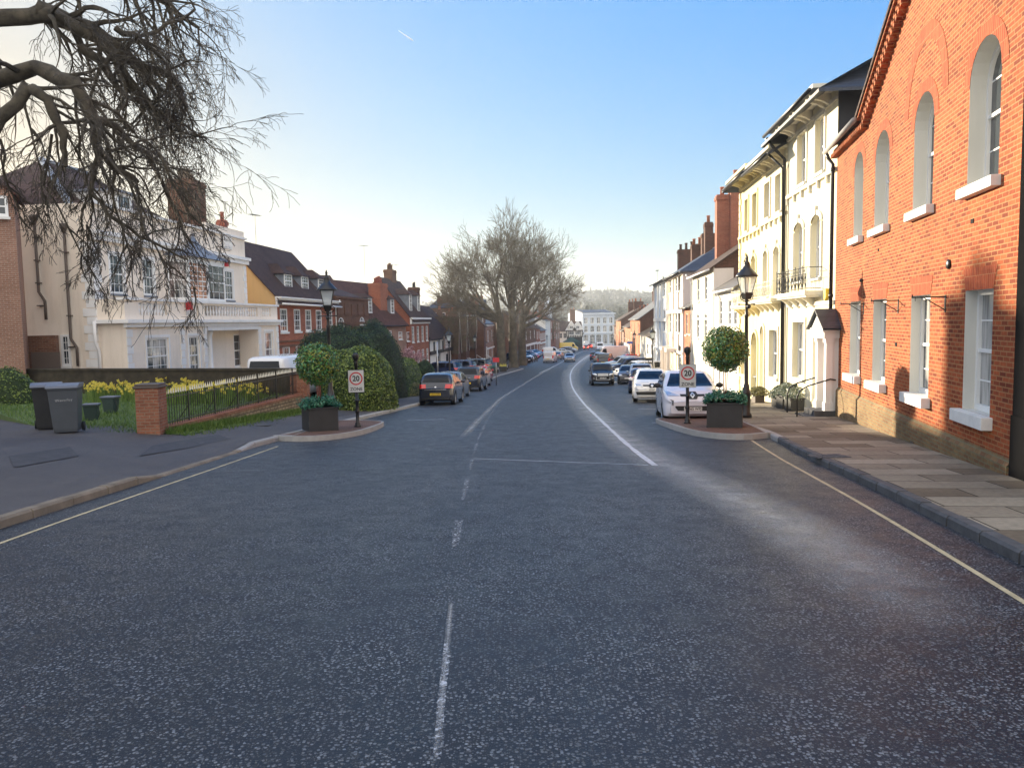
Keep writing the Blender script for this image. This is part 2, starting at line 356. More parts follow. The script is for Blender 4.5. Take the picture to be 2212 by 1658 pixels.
# ---------------------------------------------------------------- ground, road, kerbs
def kh(y):   # left kerb height: dropped at the drive
    return .03+.09*(1-sm(12.3, 13.1, y)*(1-sm(16.8, 17.6, y)))
def ground(x, y):
    z = gz(y)
    if x < XL(y):
        d = XL(y)-x
        r = (1-sm(34, 52, y))
        e = kh(y); return z+e+(.12-e)*sm(0, 1.5, d)+.30*sm(0, 5, d)*r
    if x > XR(y): return z+.12
    return z
def ygrid(a, b):
    ys = [a]
    while ys[-1] < b: ys.append(ys[-1]+max(.25, min(6, abs(ys[-1]-8)*.05)))
    ys[-1] = b; return ys
YS = ygrid(-30, 420)
def sheet(name, mat, fx, zf, ys=YS, dz=0, kind='structure', label=None):
    b = MB(); rows = []
    for y in ys:
        rows.append([b.pt((x, y, zf(x, y)+dz)) for x in fx(y)])
    for A, B in zip(rows, rows[1:]):
        for k in range(len(A)-1): b.face((A[k], A[k+1], B[k+1], B[k]))
    b.sm = [True]*len(b.f)
    return tag(b.build(name, mat), kind=kind)
sheet('road', 'asphalt', lambda y: [XL(y)-.05+(XR(y)-XL(y)+.1)*k/8 for k in range(9)], lambda x, y: gz(y))
def leftx(y): return [XL(y)-.14-d for d in (60, 40, 25, 16, 11, 8, 6.5, 5.2, 4.2, 3.4, 2.7, 2, 1.4, .9, .4, 0)]
sheet('pavement_left', 'footway', leftx, lambda x, y: ground(x-.002, y))
sheet('pavement_right', 'paving', lambda y: [XR(y)+.14+d for d in (0, .5, 1, 1.5, 2, 2.5, 3, 3.5, 5, 10, 40)], lambda x, y: gz(y)+.12)
def kerb(name, mat, X, H, sgn, y0, y1, n0=.9, wd=.15):
    b = MB(); y = y0; rr = random.Random(3)
    while y < y1:
        L = n0*(1+max(0, y-20)*.03); ye = min(y+L, y1); g = .012; j = rr.uniform(-.006, .006)
        a, c = y+g, ye-g; x0, x1 = X(a)+j, X(c)+j
        za, zc = gz(a), gz(c); ha, hc = H(a)+.004+j, H(c)+.004+j; bv = .03
        P = []
        for (x, z, h) in ((x0, za, ha), (x1, zc, hc)):
            yy = a if x is x0 and z == za else c
            P.append([b.pt((x+sgn*o, yy, z+hh)) for o, hh in ((0, -.1), (0, h-bv), (-bv*.9 if 0 else bv*.9, h), (wd, h), (wd, -.1))])
        A, B = P
        for k in range(4): b.face((A[k], A[k+1], B[k+1], B[k]) if sgn > 0 else (A[k+1], A[k], B[k], B[k+1]))
        b.face(A); b.face(B[::-1]); y = ye
    return tag(b.build(name, mat), kind='structure')
kerb('kerb_left', 'kerbstone', XL, kh, -1, -3, 17); kerb('kerb_left', 'kerb_grey', XL, kh, -1, 17, 300)
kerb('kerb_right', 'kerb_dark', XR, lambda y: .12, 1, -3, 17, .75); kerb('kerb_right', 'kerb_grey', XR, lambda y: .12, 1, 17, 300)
# far terrain and hills
def hill(x, y):
    z = gz(min(y, 420))-.4
    if y > 300:
        r = sm(330, 1500, y)
        z += r*(33+9*math.sin(x*.004+1.2)+5*math.sin(x*.013)+4*math.sin(y*.006+x*.003))
        z += 5*sm(330, 620, y)*(.6+.4*math.sin(x*.01+.4))
    return z
b = MB(); rows = []
ys = [-30, 0, 30, 60, 100, 150, 200, 260, 300, 330, 360, 400, 450, 500, 560, 620, 700, 780, 860, 950, 1050, 1150, 1250, 1400, 1550, 1700, 2000, 2400]
for y in ys:
    rows.append([b.pt((x*(1+max(0, y)/500), y, hill(x*(1+max(0, y)/500), y))) for x in [-700+k*28 for k in range(51)]])
for A, B in zip(rows, rows[1:]):
    for k in range(50): b.face((A[k], A[k+1], B[k+1], B[k]))
b.sm = [True]*len(b.f); tag(b.build('hills', 'hillside'), kind='structure')
# road markings: thin sheets laid along polylines
def resample(P, step):
    out = [P[0]]
    for a, b_ in zip(P, P[1:]):
        L = (Vector(b_)-Vector(a)).length; n = max(1, int(L/step))
        for k in range(1, n+1): out.append(tuple(Vector(a).lerp(Vector(b_), k/n)))
    return out
def smooth(P, it=2):
    P = [Vector(p) for p in P]
    for _ in range(it):
        Q = [P[0]]
        for a, b_ in zip(P, P[1:]): Q += [a.lerp(b_, .25), a.lerp(b_, .75)]
        Q.append(P[-1]); P = Q
    return [tuple(p) for p in P]
def strip(name, mat, P, w, lift=.004, dash=None, wear=None, zf=None, side=False, rag=0):
    P = resample([p[:2] for p in P], .4); b = MB(); rr = random.Random(5); zf = zf or (lambda x, y: gz(y)); sd = []
    cols = [-1, -.6, -.25, 0, .25, .6, 1] if side else [-1, 1]
    acc = 0; prev = None
    for i, p in enumerate(P):
        q = Vector(P[min(i+1, len(P)-1)])-Vector(P[max(i-1, 0)]); q.normalize(); nrm = Vector((-q.y, q.x))
        ww = w/2*(1+rr.uniform(-rag, rag))
        if hasattr(wear, '__call__'): ww *= wear(i/len(P))
        row = [b.pt((p[0]+nrm.x*ww*c, p[1]+nrm.y*ww*c, zf(p[0]+nrm.x*ww*c, p[1]+nrm.y*ww*c)+lift)) for c in cols]
        sd += [max(0, 1-abs(c))**.8*sm(0, min(9, len(P)*.3), i)*(1-sm(len(P)*.8, len(P), i)) for c in cols]
        if prev is not None:
            acc += .4
            if dash is None or (acc % (dash[0]+dash[1])) < dash[0]:
                for k in range(len(cols)-1): b.face((row[k], row[k+1], prev[k+1], prev[k]))
        prev = row
    o = b.build(name, mat)
    if side:
        a = o.data.attributes.new('side', 'FLOAT', 'POINT'); a.data.foreach_set('value', sd)
    return tag(o, kind='structure')
def GP(*pts): return [tuple(G(u, v, road))[:2] for u, v in pts]
strip('edge_line_left', 'marking_yellow', [(XL(y)+.5, y) for y in range(0, 19)], .055)
strip('edge_line_right', 'marking_yellow', [(XR(y)-.5, y) for y in (-2, 0, 2, 4, 6, 8, 10, 12, 14, 16, 17.5)], .055)
wl = smooth(GP((1415, 1005), (1360, 965), (1300, 910), (1255, 865), (1232, 825), (1232, 803), (1243, 788), (1262, 773), (1285, 760)))
strip('bay_line', 'marking', wl, .10, .009, wear=lambda t: 1+t*.9, rag=.25)
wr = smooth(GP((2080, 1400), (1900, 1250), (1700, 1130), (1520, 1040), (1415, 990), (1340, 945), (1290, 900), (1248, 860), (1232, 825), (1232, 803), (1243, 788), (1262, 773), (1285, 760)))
strip('worn_glare_band', 'worn_glare', wr, 1.25, .005, side=True, wear=lambda t: 1+t*2.2)  # lighter streak along the bay line: polished road with glare painted into its colour
strip('worn_glare_band', 'worn_glare', smooth(GP((985, 960), (1040, 900), (1090, 850), (1150, 815), (1200, 790))), .3, .004, side=True)
strip('worn_glare_band', 'worn_glare', smooth(GP((940, 1658), (965, 1400), (975, 1300))), .05, .004, side=True)
cl = smooth(GP((983, 1180), (1003, 1060), (1022, 980), (1046, 915), (1078, 868), (1118, 830)))
strip('centre_line', 'marking_worn', cl, .06, .009, dash=(1.6, .8), rag=.5)
strip('centre_line', 'marking_worn', GP((944, 1640), (952, 1530), (968, 1390)), .032, .006, rag=.8)
strip('centre_line', 'marking', smooth(GP((1165, 805), (1205, 787), (1235, 768), (1275, 752))), .12, .009)
strip('cross_line', 'marking', GP((1024, 990), (1400, 1004)), .035, .007, rag=.4)
for (a, b_) in (((1408, 912), (1465, 913)), ((1378, 883), (1440, 882)), ((1352, 853), (1400, 853)), ((1346, 832), (1375, 832))):
    strip('bay_mark', 'marking', GP(a, b_), .1, .006)
strip('bay_mark', 'marking', smooth(GP((1370, 838), (1340, 812), (1318, 795))), .08, .006)
for (a, b_) in (((880, 907), (960, 905)), ((985, 877), (1020, 876)), ((1015, 862), (1042, 861)), ((900, 883), (940, 882)), ((1030, 838), (1060, 838))):
    strip('bay_mark', 'marking', GP(a, b_), .08, .006)
# build-out islands
def island(pts, name, top, side):
    b = MB(); P = [Vector(p) for p in pts]; n = len(P); ctr = sum(P, Vector((0, 0)))/n
    base = lambda p: gz(p.y)
    o = [b.pt((p.x, p.y, base(p)-.1)) for p in P]; t = [b.pt((p.x+(ctr-p).normalized().x*.02, p.y+(ctr-p).normalized().y*.02, base(p)+.135)) for p in P]
    I = [p+(ctr-p).normalized()*.14 for p in P]; i1 = [b.pt((p.x, p.y, base(p)+.135)) for p in I]
    for k in range(n):
        q = (k+1) % n; b.face((o[k], o[q], t[q], t[k])); b.face((t[k], t[q], i1[q], i1[k]))
    ob = tag(b.build(name, side), kind='structure')
    b = MB(); i2 = [b.pt((p.x, p.y, base(p)+.131)) for p in I]; c = b.pt((ctr.x, ctr.y, base(ctr)+.131))
    for k in range(n): b.face((i2[k], i2[(k+1) % n], c))
    tag(b.build(name+'_surface', top), kind='structure')
brickmat('setts', (.16, .09, .07), (.20, .12, .09), (.07, .05, .04), bw=.2, rh=.1, var=.25, bmp=.3, flat=True)
def isl_pts(px, back):
    a = GP(*px); return [Vector(p) for p in smooth(a+back, 1)]
il = GP((575, 950), (640, 954), (720, 950), (790, 938), (826, 923))
island([Vector(p) for p in smooth([(-5.6, il[0][1]-.3)]+il+[(-4.0, il[-1][1]+1.1), (-4.8, il[-1][1]+1.7), (-5.6, il[-1][1]+1.9)], 2)], 'island', 'setts', 'kerb_grey')
ir = GP((1668, 945), (1600, 951), (1520, 945), (1470, 934), (1422, 916))
island([Vector(p) for p in smooth([(6.0, ir[0][1]-.1)]+ir+[(4.3, ir[-1][1]+.9), (5.2, ir[-1][1]+1.3), (6.8, ir[-1][1]+1.5)], 2)][::-1], 'island', 'setts', 'kerb_grey')
# ---------------------------------------------------------------- houses
def fline(a, s, u):    # point on the facade line X = a + s*Y seen in direction u
    r = ray(u, 700); q = r[0]/r[1]; y = a/(q-s); return Vector((a+s*y, y))
class House:
    """root empty at the facade's left end; local x along the facade, y into the building, z up"""
    def __init__(s, name, label, A, B, depth, cat='house', mats='white', group=None, z=None, label_extra=None):
        s.A = Vector(A[:2]); s.B = Vector(B[:2]); d = s.B-s.A; s.W = d.length; s.rz = math.atan2(d.y, d.x); s.D = depth
        s.z = z if z is not None else min(gz(s.A.y), gz(s.B.y), gz(s.A.y+depth*math.cos(s.rz)))+.1
        s.root = thing(name, label, cat, (s.A.x, s.A.y, s.z), s.rz, group)
        s.T = Matrix.Translation((s.A.x, s.A.y, s.z)) @ Matrix.Rotation(s.rz, 4, 'Z'); s.I = s.T.inverted(); s.mats = mats
        s.wall = MB(); s.trim = MB(); s.H = 6
    def loc(s, u, v, y=0, plane='f', x=0):   # pixel -> (along, z) on the plane y=const (front) or x=const (side)
        r = Vector(ray(u, v)); o = Vector((0, 0, EYE)); lo = s.I @ o; ld = (s.I.to_3x3() @ r)
        if plane == 'f': t = (y-lo.y)/ld.y; p = lo+ld*t; return p.x, p.z
        t = (x-lo.x)/ld.x; p = lo+ld*t; return p.y, p.z
    def u2x(s, u, y=0): return s.loc(u, 700, y)[0]
    def zat(s, u, v, y=0): return s.loc(u, v, y)[1]
    def win(s, uL, uR, vT, vB, y=0, **k):
        x0 = s.u2x(uL, y); x1 = s.u2x(uR, y); um = (uL+uR)/2; return dict(x0=x0, x1=x1, z0=s.zat(um, vB, y), z1=s.zat(um, vT, y), **k)
def pane_wall(b, T, W, z0, z1, ops, rec=.12, matrev=None):
    """wall on local plane y=0 from x 0..W, z z0..z1 with real openings; T maps plane coords (x, depth, z)"""
    ops = [o for o in ops if o['x1']-o['x0'] > .05]
    xs = sorted(set([0, W]+[o['x0'] for o in ops]+[o['x1'] for o in ops])); zs = sorted(set([z0, z1]+[o['z0'] for o in ops]+[o['z1'] for o in ops]))
    P = lambda x, y, z: T @ Vector((x, y, z))
    for i in range(len(xs)-1):
        if xs[i+1]-xs[i] < 1e-4: continue
        for j in range(len(zs)-1):
            if zs[j+1]-zs[j] < 1e-4: continue
            cx, cz = (xs[i]+xs[i+1])/2, (zs[j]+zs[j+1])/2
            if any(o['x0'] < cx < o['x1'] and o['z0'] < cz < o['z1'] for o in ops): continue
            if cx < 0 or cx > W or cz < z0 or cz > z1: continue
            b.poly([P(xs[i], 0, zs[j]), P(xs[i+1], 0, zs[j]), P(xs[i+1], 0, zs[j+1]), P(xs[i], 0, zs[j+1])])
    for o in ops:
        d = o.get('rec', rec); x0, x1, a, c = o['x0'], o['x1'], o['z0'], o['z1']; m = b.cur
        arc = arcpts(o)
        if o.get('arch'):
            top = [(x0, c), (x1, c)]; n = len(arc); h = n//2
            for k in range(n-1):
                q = (x0, c) if k < h else (x1, c)
                b.poly([P(q[0], 0, q[1]), P(arc[k][0], 0, arc[k][1]), P(arc[k+1][0], 0, arc[k+1][1])])
            b.poly([P(x0, 0, c), P(arc[h][0], 0, arc[h][1]), P(x1, 0, c)])
        if o.get('revmat') is not None: b.cur = o['revmat']
        ring = [(x0, a)]+arc+[(x1, a)]
        if not o.get('arch'): ring = [(x0, a), (x0, c), (x1, c), (x1, a)]
        for k in range(len(ring)):
            p, q = ring[k], ring[(k+1) % len(ring)]
            b.poly([P(p[0], 0, p[1]), P(p[0], d, p[1]), P(q[0], d, q[1]), P(q[0], 0, q[1])])
        b.cur = m
def arcpts(o, ins=0, n=10):
    x0, x1, c = o['x0']+ins, o['x1']-ins, o['z1']-ins; r = (x1-x0)/2; hh = r*o.get('rise', 1.) if o.get('arch') else 0
    cx = (x0+x1)/2
    return [(cx-r*math.cos(PI*k/n), c-hh+hh*math.sin(PI*k/n)) for k in range(n+1)] if hh else [(x0, c), (x1, c)]
def add_window(parent, T, o, frame='white_paint', pane='glass', sill='sill', name='window'):
    """sash window standing in its opening: frame, meeting rail and bars; pane and sill as sub-parts"""
    x0, x1, a, c = o['x0'], o['x1'], o['z0'], o['z1']; d = o.get('rec', .12); W = x1-x0; H = c-a
    P = lambda x, y, z: T @ Vector((x, y, z)); b = MB(); b.T = T; fw = o.get('fw', .06); arch = o.get('arch'); nx, nz = o.get('bars', (2, 4)); bw = o.get('bw', .025)
    y0, y1 = d-.06, d+.02
    r = W/2*o.get('rise', 1.) if arch else 0
    b.box(x0, x0+fw, y0, y1, a, c-r); b.box(x1-fw, x1, y0, y1, a, c-r); b.box(x0+fw, x1-fw, y0, y1, a, a+fw*1.2)
    if arch:
        A = arcpts(o, 0, 12); I = arcpts(o, fw, 12)
        for k in range(12):
            for yy in (y0,): b.poly([(A[k][0], yy, A[k][1]), (I[k][0], yy, I[k][1]), (I[k+1][0], yy, I[k+1][1]), (A[k+1][0], yy, A[k+1][1])])
            b.poly([(I[k][0], y0, I[k][1]), (I[k][0], y1, I[k][1]), (I[k+1][0], y1, I[k+1][1]), (I[k+1][0], y0, I[k+1][1])])
    else: b.box(x0+fw, x1-fw, y0, y1, c-fw, c)
    mz = a+H*.5 if o.get('sash', 1) else None
    if mz: b.box(x0+fw, x1-fw, y0+.01, y1, mz-.03, mz+.03)
    for k in range(1, nx): b.box(x0+W*k/nx-bw/2, x0+W*k/nx+bw/2, d-.02, d+.005, a+fw, c-fw*1.1)
    for k in range(1, nz):
        if mz and abs(k/nz-.5) < .01: continue
        b.box(x0+fw, x1-fw, d-.018, d+.006, a+H*k/nz-bw/2, a+H*k/nz+bw/2)
    w = b.build(name, frame, parent)
    g = MB(); g.T = T
    if arch: pts = arcpts(o, .02, 12); g.poly([(x0+.02, d-.005, a+.02), (x1-.02, d-.005, a+.02)]+[(x, d-.005, z) for x, z in pts[::-1]])
    else: g.poly([(x0+.02, d-.005, a+.02), (x1-.02, d-.005, a+.02), (x1-.02, d-.005, c-.02), (x0+.02, d-.005, c-.02)])
    g.build('pane', o.get('pane', pane), w)
    if sill and o.get('sill', 1):
        q = MB(); q.T = T; e = o.get('se', .06); h = o.get('sh', .1); pr = o.get('sp', .1)
        q.box(x0-e, x1+e, -pr, d-.065, a-h, a-.002); q.build('sill', o.get('sillmat', sill), w, bevel=.01 if h > .12 else 0)
    return w
def surround(b, o, w=.13, pr=.04, key=False):
    x0, x1, a, c = o['x0'], o['x1'], o['z0'], o['z1']
    if not o.get('arch'):
        b.box(x0-w, x0-.002, -pr, .0, a, c); b.box(x1+.002, x1+w, -pr, .0, a, c); b.box(x0-w, x1+w, -pr, 0, c+.002, c+w*1.2)
    else:
        r = (x1-x0)/2*o.get('rise', 1.); b.box(x0-w, x0-.002, -pr, 0, a, c-r); b.box(x1+.002, x1+w, -pr, 0, a, c-r)
        A = arcpts(o, -.002, 12); E = arcpts(o, -w, 12)
        # same spring line for both arcs
        for k in range(12):
            p, q, s_, t = A[k], A[k+1], E[k+1], E[k]
            b.poly([(p[0], -pr, p[1]), (q[0], -pr, q[1]), (s_[0], -pr, s_[1]), (t[0], -pr, t[1])])
            b.poly([(t[0], -pr, t[1]), (s_[0], -pr, s_[1]), (s_[0], 0, s_[1]), (t[0], 0, t[1])])
        if key: b.box((x0+x1)/2-.07, (x0+x1)/2+.07, -pr-.03, 0, c, c+w+.14)
def door(parent, T, o, mat='white_paint', frame='white_paint'):
    x0, x1, a, c = o['x0'], o['x1'], o['z0'], o['z1']; d = o.get('rec', .15); W = x1-x0
    b = MB(); b.T = T; r = W/2*o.get('rise', 1.) if o.get('arch') else .35; zt = c-r
    b.box(x0, x0+.06, d-.05, d+.03, a, zt); b.box(x1-.06, x1, d-.05, d+.03, a, zt); b.box(x0+.06, x1-.06, d-.05, d+.03, zt-.06, zt)
    b.box(x0+.06, x1-.06, d, d+.03, a, zt-.06)
    for i in (0, 1):
        for j in (0, 1, 2):
            q0 = x0+.12+i*(W-.18)/2; b.box(q0, q0+(W-.32)/2, d-.02, d, a+.15+j*(zt-a-.2)/3, a+(j+1)*(zt-a-.2)/3)
    w = b.build('door', mat, parent); g = MB(); g.T = T
    pts = arcpts(o, .03, 10) if o.get('arch') else [(x0+.06, c-.03), (x1-.06, c-.03)]
    g.poly([(x0+.03, d, zt), (x1-.03, d, zt)]+[(x, d, z) for x, z in pts[::-1]]); g.build('fanlight', 'glass', w)
    h = MB(); h.T = T; h.ball((x1-.14, d-.04, a+1.0), .035, 8, 5); h.build('handle', 'black_paint', w)
def roofmesh(b, W, D, H, rh, kind='side', oh=.35, og=.12, rd=None, th=.1, hipL=False, hipR=False, hl=None):
    """pitched roof: ridge along the facade; optional hips; rd = ridge depth"""
    rd = rd if rd is not None else D/2; k = rh/rd; kb = rh/(D-rd)
    if kind == 'front':   # gable towards the street
        for sgn in (0, 1):
            xa, xe = (W/2, -oh) if not sgn else (W/2, W+oh); ze = H-oh*rh/(W/2)
            for (dz) in (0,):
                q = [(xa, -og, H+rh+th), (xe, -og, ze+th), (xe, D+og, ze+th), (xa, D+og, H+rh+th)]; p = [(x, y, z-th) for x, y, z in q]
                if sgn: q, p = q[::-1], p[::-1]
                b.poly(q); b.poly(p[::-1]); b.poly([q[0], p[0], p[1], q[1]]); b.poly([q[1], p[1], p[2], q[2]]); b.poly([q[2], p[2], p[3], q[3]])
        return
    hl = hl or rd
    xl, xr = (-oh if hipL else -og), (W+oh if hipR else W+og); ze, zb = H-oh*k, H-oh*kb; rl = hl if hipL else -og; rr = W-hl if hipR else W+og
    A, B_, Cc, Dd = (xl, -oh, ze), (xr, -oh, ze), (xr, D+oh, zb), (xl, D+oh, zb); E, F_ = (rl, rd, H+rh), (rr, rd, H+rh)
    up = lambda p: (p[0], p[1], p[2]+th)
    for q in ([A, B_, F_, E], [Cc, Dd, E, F_]): b.poly([up(p) for p in q]); b.poly(q[::-1])
    b.poly([A, B_, up(B_), up(A)]); b.poly([Cc, Dd, up(Dd), up(Cc)])
    for hip, q in ((hipL, [Dd, A, E]), (hipR, [B_, Cc, F_])):
        if hip: b.poly([up(p) for p in q]); b.poly(q[::-1]); b.poly([q[0], q[1], up(q[1]), up(q[0])])
        else:
            b.poly([q[0], q[2], up(q[2]), up(q[0])]); b.poly([q[2], q[1], up(q[1]), up(q[2])])
def chimney(h, x, y, z0, w, d, ht, pots=3, mat='brick_brown', pot='terracotta', parent=None):
    b = MB(); b.box(x-w/2, x+w/2, y-d/2, y+d/2, z0, z0+ht-.35); b.box(x-w/2-.06, x+w/2+.06, y-d/2-.06, y+d/2+.06, z0+ht-.35, z0+ht-.12); b.box(x-w/2-.01, x+w/2+.01, y-d/2-.01, y+d/2+.01, z0+ht-.12, z0+ht)
    c = b.build('chimney', mat, parent or h.root)
    for k in range(pots):
        p = MB(); t = (k+.5)/pots; px, py = (x-w/2+w*t, y) if w >= d else (x, y-d/2+d*t); r = min(.14, max(w, d)/pots*.4)
        hh = .55+.25*((k*7) % 3)/2
        p.lathe([(r, 0), (r*.85, hh*.8), (r*1.1, hh*.85), (r*1.05, hh), (r*.7, hh)], 10, (px, y if w >= d else py, z0+ht)); p.build('chimney_pot', pot, c)
def finish(h, H, rh, roof='tile_brown', kind='side', ops=(), trimmat='white_paint', winmats={}, rec=.12, oh=.35, og=.1, rd=None, hipL=False, hipR=False, hl=None, side=None, z0=-.6, extra=None, doors=(), gutter=True, backfill=True, surr=None, roofparent=None):
    """assemble wall, windows, doors and roof"""
    b = h.wall; I4 = Matrix.Identity(4); allops = list(ops)+list(doors)
    pane_wall(b, I4, h.W, z0, H, allops, rec)
    W, D = h.W, h.D; b.cur = 1 if side else 0; rdd = rd if rd is not None else D/2
    if kind == 'front':
        b.poly([(0, D, z0), (0, 0, z0), (0, 0, H), (0, D, H)]); b.poly([(W, 0, z0), (W, D, z0), (W, D, H), (W, 0, H)])
        b.cur = 0; b.poly([(0, 0, H), (W, 0, H), (W/2, 0, H+rh)]); b.poly([(W, D, z0), (0, D, z0), (0, D, H), (W/2, D, H+rh), (W, D, H)])
    else:
        L = [(0, D, z0), (0, 0, z0), (0, 0, H)]+([] if hipL else [(0, rdd, H+rh)])+[(0, D, H)]
        Rr = [(W, 0, z0), (W, D, z0), (W, D, H)]+([] if hipR else [(W, rdd, H+rh)])+[(W, 0, H)]
        b.poly(L); b.poly(Rr); b.cur = 0; b.poly([(W, D, z0), (0, D, z0), (0, D, H), (W, D, H)])
    h.wallob = b.build('wall', [h.mats, side or h.mats, 'reveal'], h.root)
    if kind:
        r = MB(); roofmesh(r, W, D, H, rh, kind, oh, og, rd, .1, hipL, hipR, hl); h.roof = r.build('roof', roof, h.root)
    for o in ops:
        add_window(h.root, I4, o, **winmats)
        if surr: surround(h.trim, o, *surr)
    for o in doors: door(h.root, I4, o); surround(h.trim, o, .14, .05)
    if gutter and kind == 'side':
        g = MB(); zz = H-oh*rh/rdd; g.tube([(-og, -oh-.06, zz+.02), (W+og, -oh-.06, zz+.02)], .06, 8); g.build('gutter', 'iron' if gutter is True else gutter, h.root)
    if h.trim.f: h.trim.build('trim', trimmat, h.root)
    return h
def downpipe(h, x, z1, z0=0, mat='black_paint', y=-.08):
    b = MB(); b.tube([(x, -.45, z1+.1), (x, -.42, z1-.05), (x, y, z1-.45), (x, y, z0)], .05, 8)
    for z in (z1-.6, (z0+z1)/2, z0+.8): b.tube([(x, y, z), (x, y, z+.08)], .065, 8)
    b.build('downpipe', mat, h.root)
def dormer(h, x, z, w, hh, slope_y, run, mat='lead', roof='tile_brown', hip=True, side='lead'):
    """dormer standing on the front slope, face at y=slope_y(z); run = how far it goes back"""
    y = slope_y; b = MB(); b.box(x-w/2, x+w/2, y, y+run, z, z+hh); d = b.build('dormer', side, h.root)
    o = dict(x0=x-w/2+.05, x1=x+w/2-.05, z0=z+.05, z1=z+hh-.03, rec=.0, bars=(3, 4), sill=1, sh=.06, sp=.06)
    T = Matrix.Translation((0, y-.015, 0)); f = MB(); add_window(d, T, o)
    r = MB(); k = .2; r.poly([(x-w/2-k, y-k, z+hh), (x+w/2+k, y-k, z+hh), (x, y+w*.45, z+hh+w*.5)])
    r.poly([(x+w/2+k, y-k, z+hh), (x+w/2+k, y+run, z+hh), (x, y+run+w*.3, z+hh+w*.5), (x, y+w*.45, z+hh+w*.5)])
    r.poly([(x-w/2-k, y+run, z+hh), (x-w/2-k, y-k, z+hh), (x, y+w*.45, z+hh+w*.5), (x, y+run+w*.3, z+hh+w*.5)])
    r.poly([(x-w/2-k, y-k, z+hh-.01), (x-w/2-k, y+run, z+hh-.01), (x+w/2+k, y+run, z+hh-.01), (x+w/2+k, y-k, z+hh-.01)])
    r.build('dormer_roof', roof, d)
def aerial(h, x, y, z, ht=1.6):
    b = MB(); b.tube([(x, y, z), (x, y, z+ht)], .02, 5); b.tube([(x-.9, y, z+ht-.05), (x+.9, y, z+ht+.05)], .015, 5)
    for k in range(9): t = -.85+k*.2; b.tube([(x+t, y-.25, z+ht+t*.06), (x+t, y+.25, z+ht+t*.06)], .008, 4)
    b.build('aerial', 'iron', h.root)
# ================================================================ RIGHT SIDE
plain('shade_black0', (.01, .008, .008), 1)
# --- brick hall with the gable (nearest)
RA, RS = 4.82, .2135
h = House('brick_hall', 'tall orange brick hall with gable, white arched upper windows and stone plinth beside the pavement', fline(RA, RS, 1803), fline(RA, RS, 2196), 9, 'building', 'brick_hall')
zs = (h.zat(1986, 453), h.zat(1986, 210), h.zat(1988, 853), h.zat(1988, 637))
ups = [h.win(a, b_, 0, 0) for a, b_ in ((1840, 1859), (1884, 1914), (1965.5, 2007), (2080, 2146))]
lows = [h.win(a, b_, 0, 0) for a, b_ in ((1836.5, 1858.5), (1886, 1914), (1967.5, 2008.5), (2084, 2144))]
for o in ups: o.update(z0=zs[0], z1=zs[1], arch=1, rise=.95, rec=.31, revmat=2, bars=(1, 4), sh=.17, sp=.14, se=.1, fw=.07)
for o in lows: o.update(z0=zs[2], z1=zs[3], rec=.24, revmat=2, bars=(1, 4), sh=.2, sp=.16, se=.12, fw=.08, pane='glass_curtain')
eav = h.zat(1800, 350)+.25; gx = h.u2x(1862); gz1 = h.zat(1862, 284); tx, tz = h.loc(1962, 0); sl = (tz-gz1)/(tx-gx)
h.mats = 'brick_hall'; b = h.wall; I4 = Matrix.Identity(4)
GX1 = h.W-.1; apex = (gx+GX1)/2+.6; az = eav+sl*(apex-gx)
pane_wall(b, I4, h.W, .55, eav, ups+lows)
b.poly([(gx, 0, eav), (h.W, 0, eav), (h.W, 0, eav+sl*(2*apex-h.W-gx)), (apex, 0, az)])
b.poly([(0, h.D, -.3), (0, 0, -.3), (0, 0, eav), (0, h.D, eav)]); b.poly([(h.W, 0, -.3), (h.W, h.D, -.3), (h.W, h.D, eav+1), (h.W, 0, eav+1)])
b.poly([(h.W, h.D, -.3), (0, h.D, -.3), (0, h.D, eav+1), (h.W, h.D, eav+1)])
for i, o in enumerate(ups+lows): add_window(h.root, I4, o)
b.cur = 0; b.build('wall', ['brick_hall', 'brick_hall', 'reveal'], h.root)
p = MB(); zp = h.zat(1837, 846); zq = zp
p.box(-.02, h.W, -.07, .0, -1.0, zp-.1); p.poly([(-.02, -.07, zp-.1), (h.W, -.07, zp-.1), (h.W, 0, zp), (-.02, 0, zp)]); p.box(-.02, h.W, -.002, .1, .3, zp+.01)
p.build('plinth', 'brick_plinth', h.root)
p = MB(); p.box(-.02, h.W, -.3, -.07, -1.2, ground(7, 12)-h.z-.0); 
# rubbed brick arches over the windows
for o in ups:
    p = MB(); A = arcpts(o, 0, 14); w_ = .26; cx = (o['x0']+o['x1'])/2; zc = o['z1']-(o['x1']-o['x0'])/2*.95
    for k in range(14):
        f = lambda q: (q[0]+(q[0]-cx)/((q[0]-cx)**2+(q[1]-zc)**2)**.5*w_, q[1]+(q[1]-zc)/((q[0]-cx)**2+(q[1]-zc)**2)**.5*w_)
        a, c, d, e = A[k], A[k+1], f(A[k+1]), f(A[k]); p.poly([(a[0], -.006, a[1]), (c[0], -.006, c[1]), (d[0], -.006, d[1]), (e[0], -.006, e[1])])
    p.build('brick_arch', 'brick_arch', h.root)
o = ups[2]; cx = (o['x0']+o['x1'])/2; r_ = 1.05; zc = o['z1']-.25; p = MB()     # blind relieving arch round the third window
for k in range(16):
    a0, a1 = PI*k/16, PI*(k+1)/16; q = lambda a, r: (cx-r*math.cos(a), -.007, zc+r*math.sin(a)*1.15)
    p.poly([q(a0, r_), q(a1, r_), q(a1, r_+.3), q(a0, r_+.3)])
p.build('brick_arch', 'brick_arch', h.root)
for o in lows: p = MB(); p.poly([(o['x0'], -.006, o['z1']+.001), (o['x1'], -.006, o['z1']+.001), (o['x1']+.13, -.006, o['z1']+.36), (o['x0']-.13, -.006, o['z1']+.36)]); p.build('brick_arch', 'brick_arch', h.root)
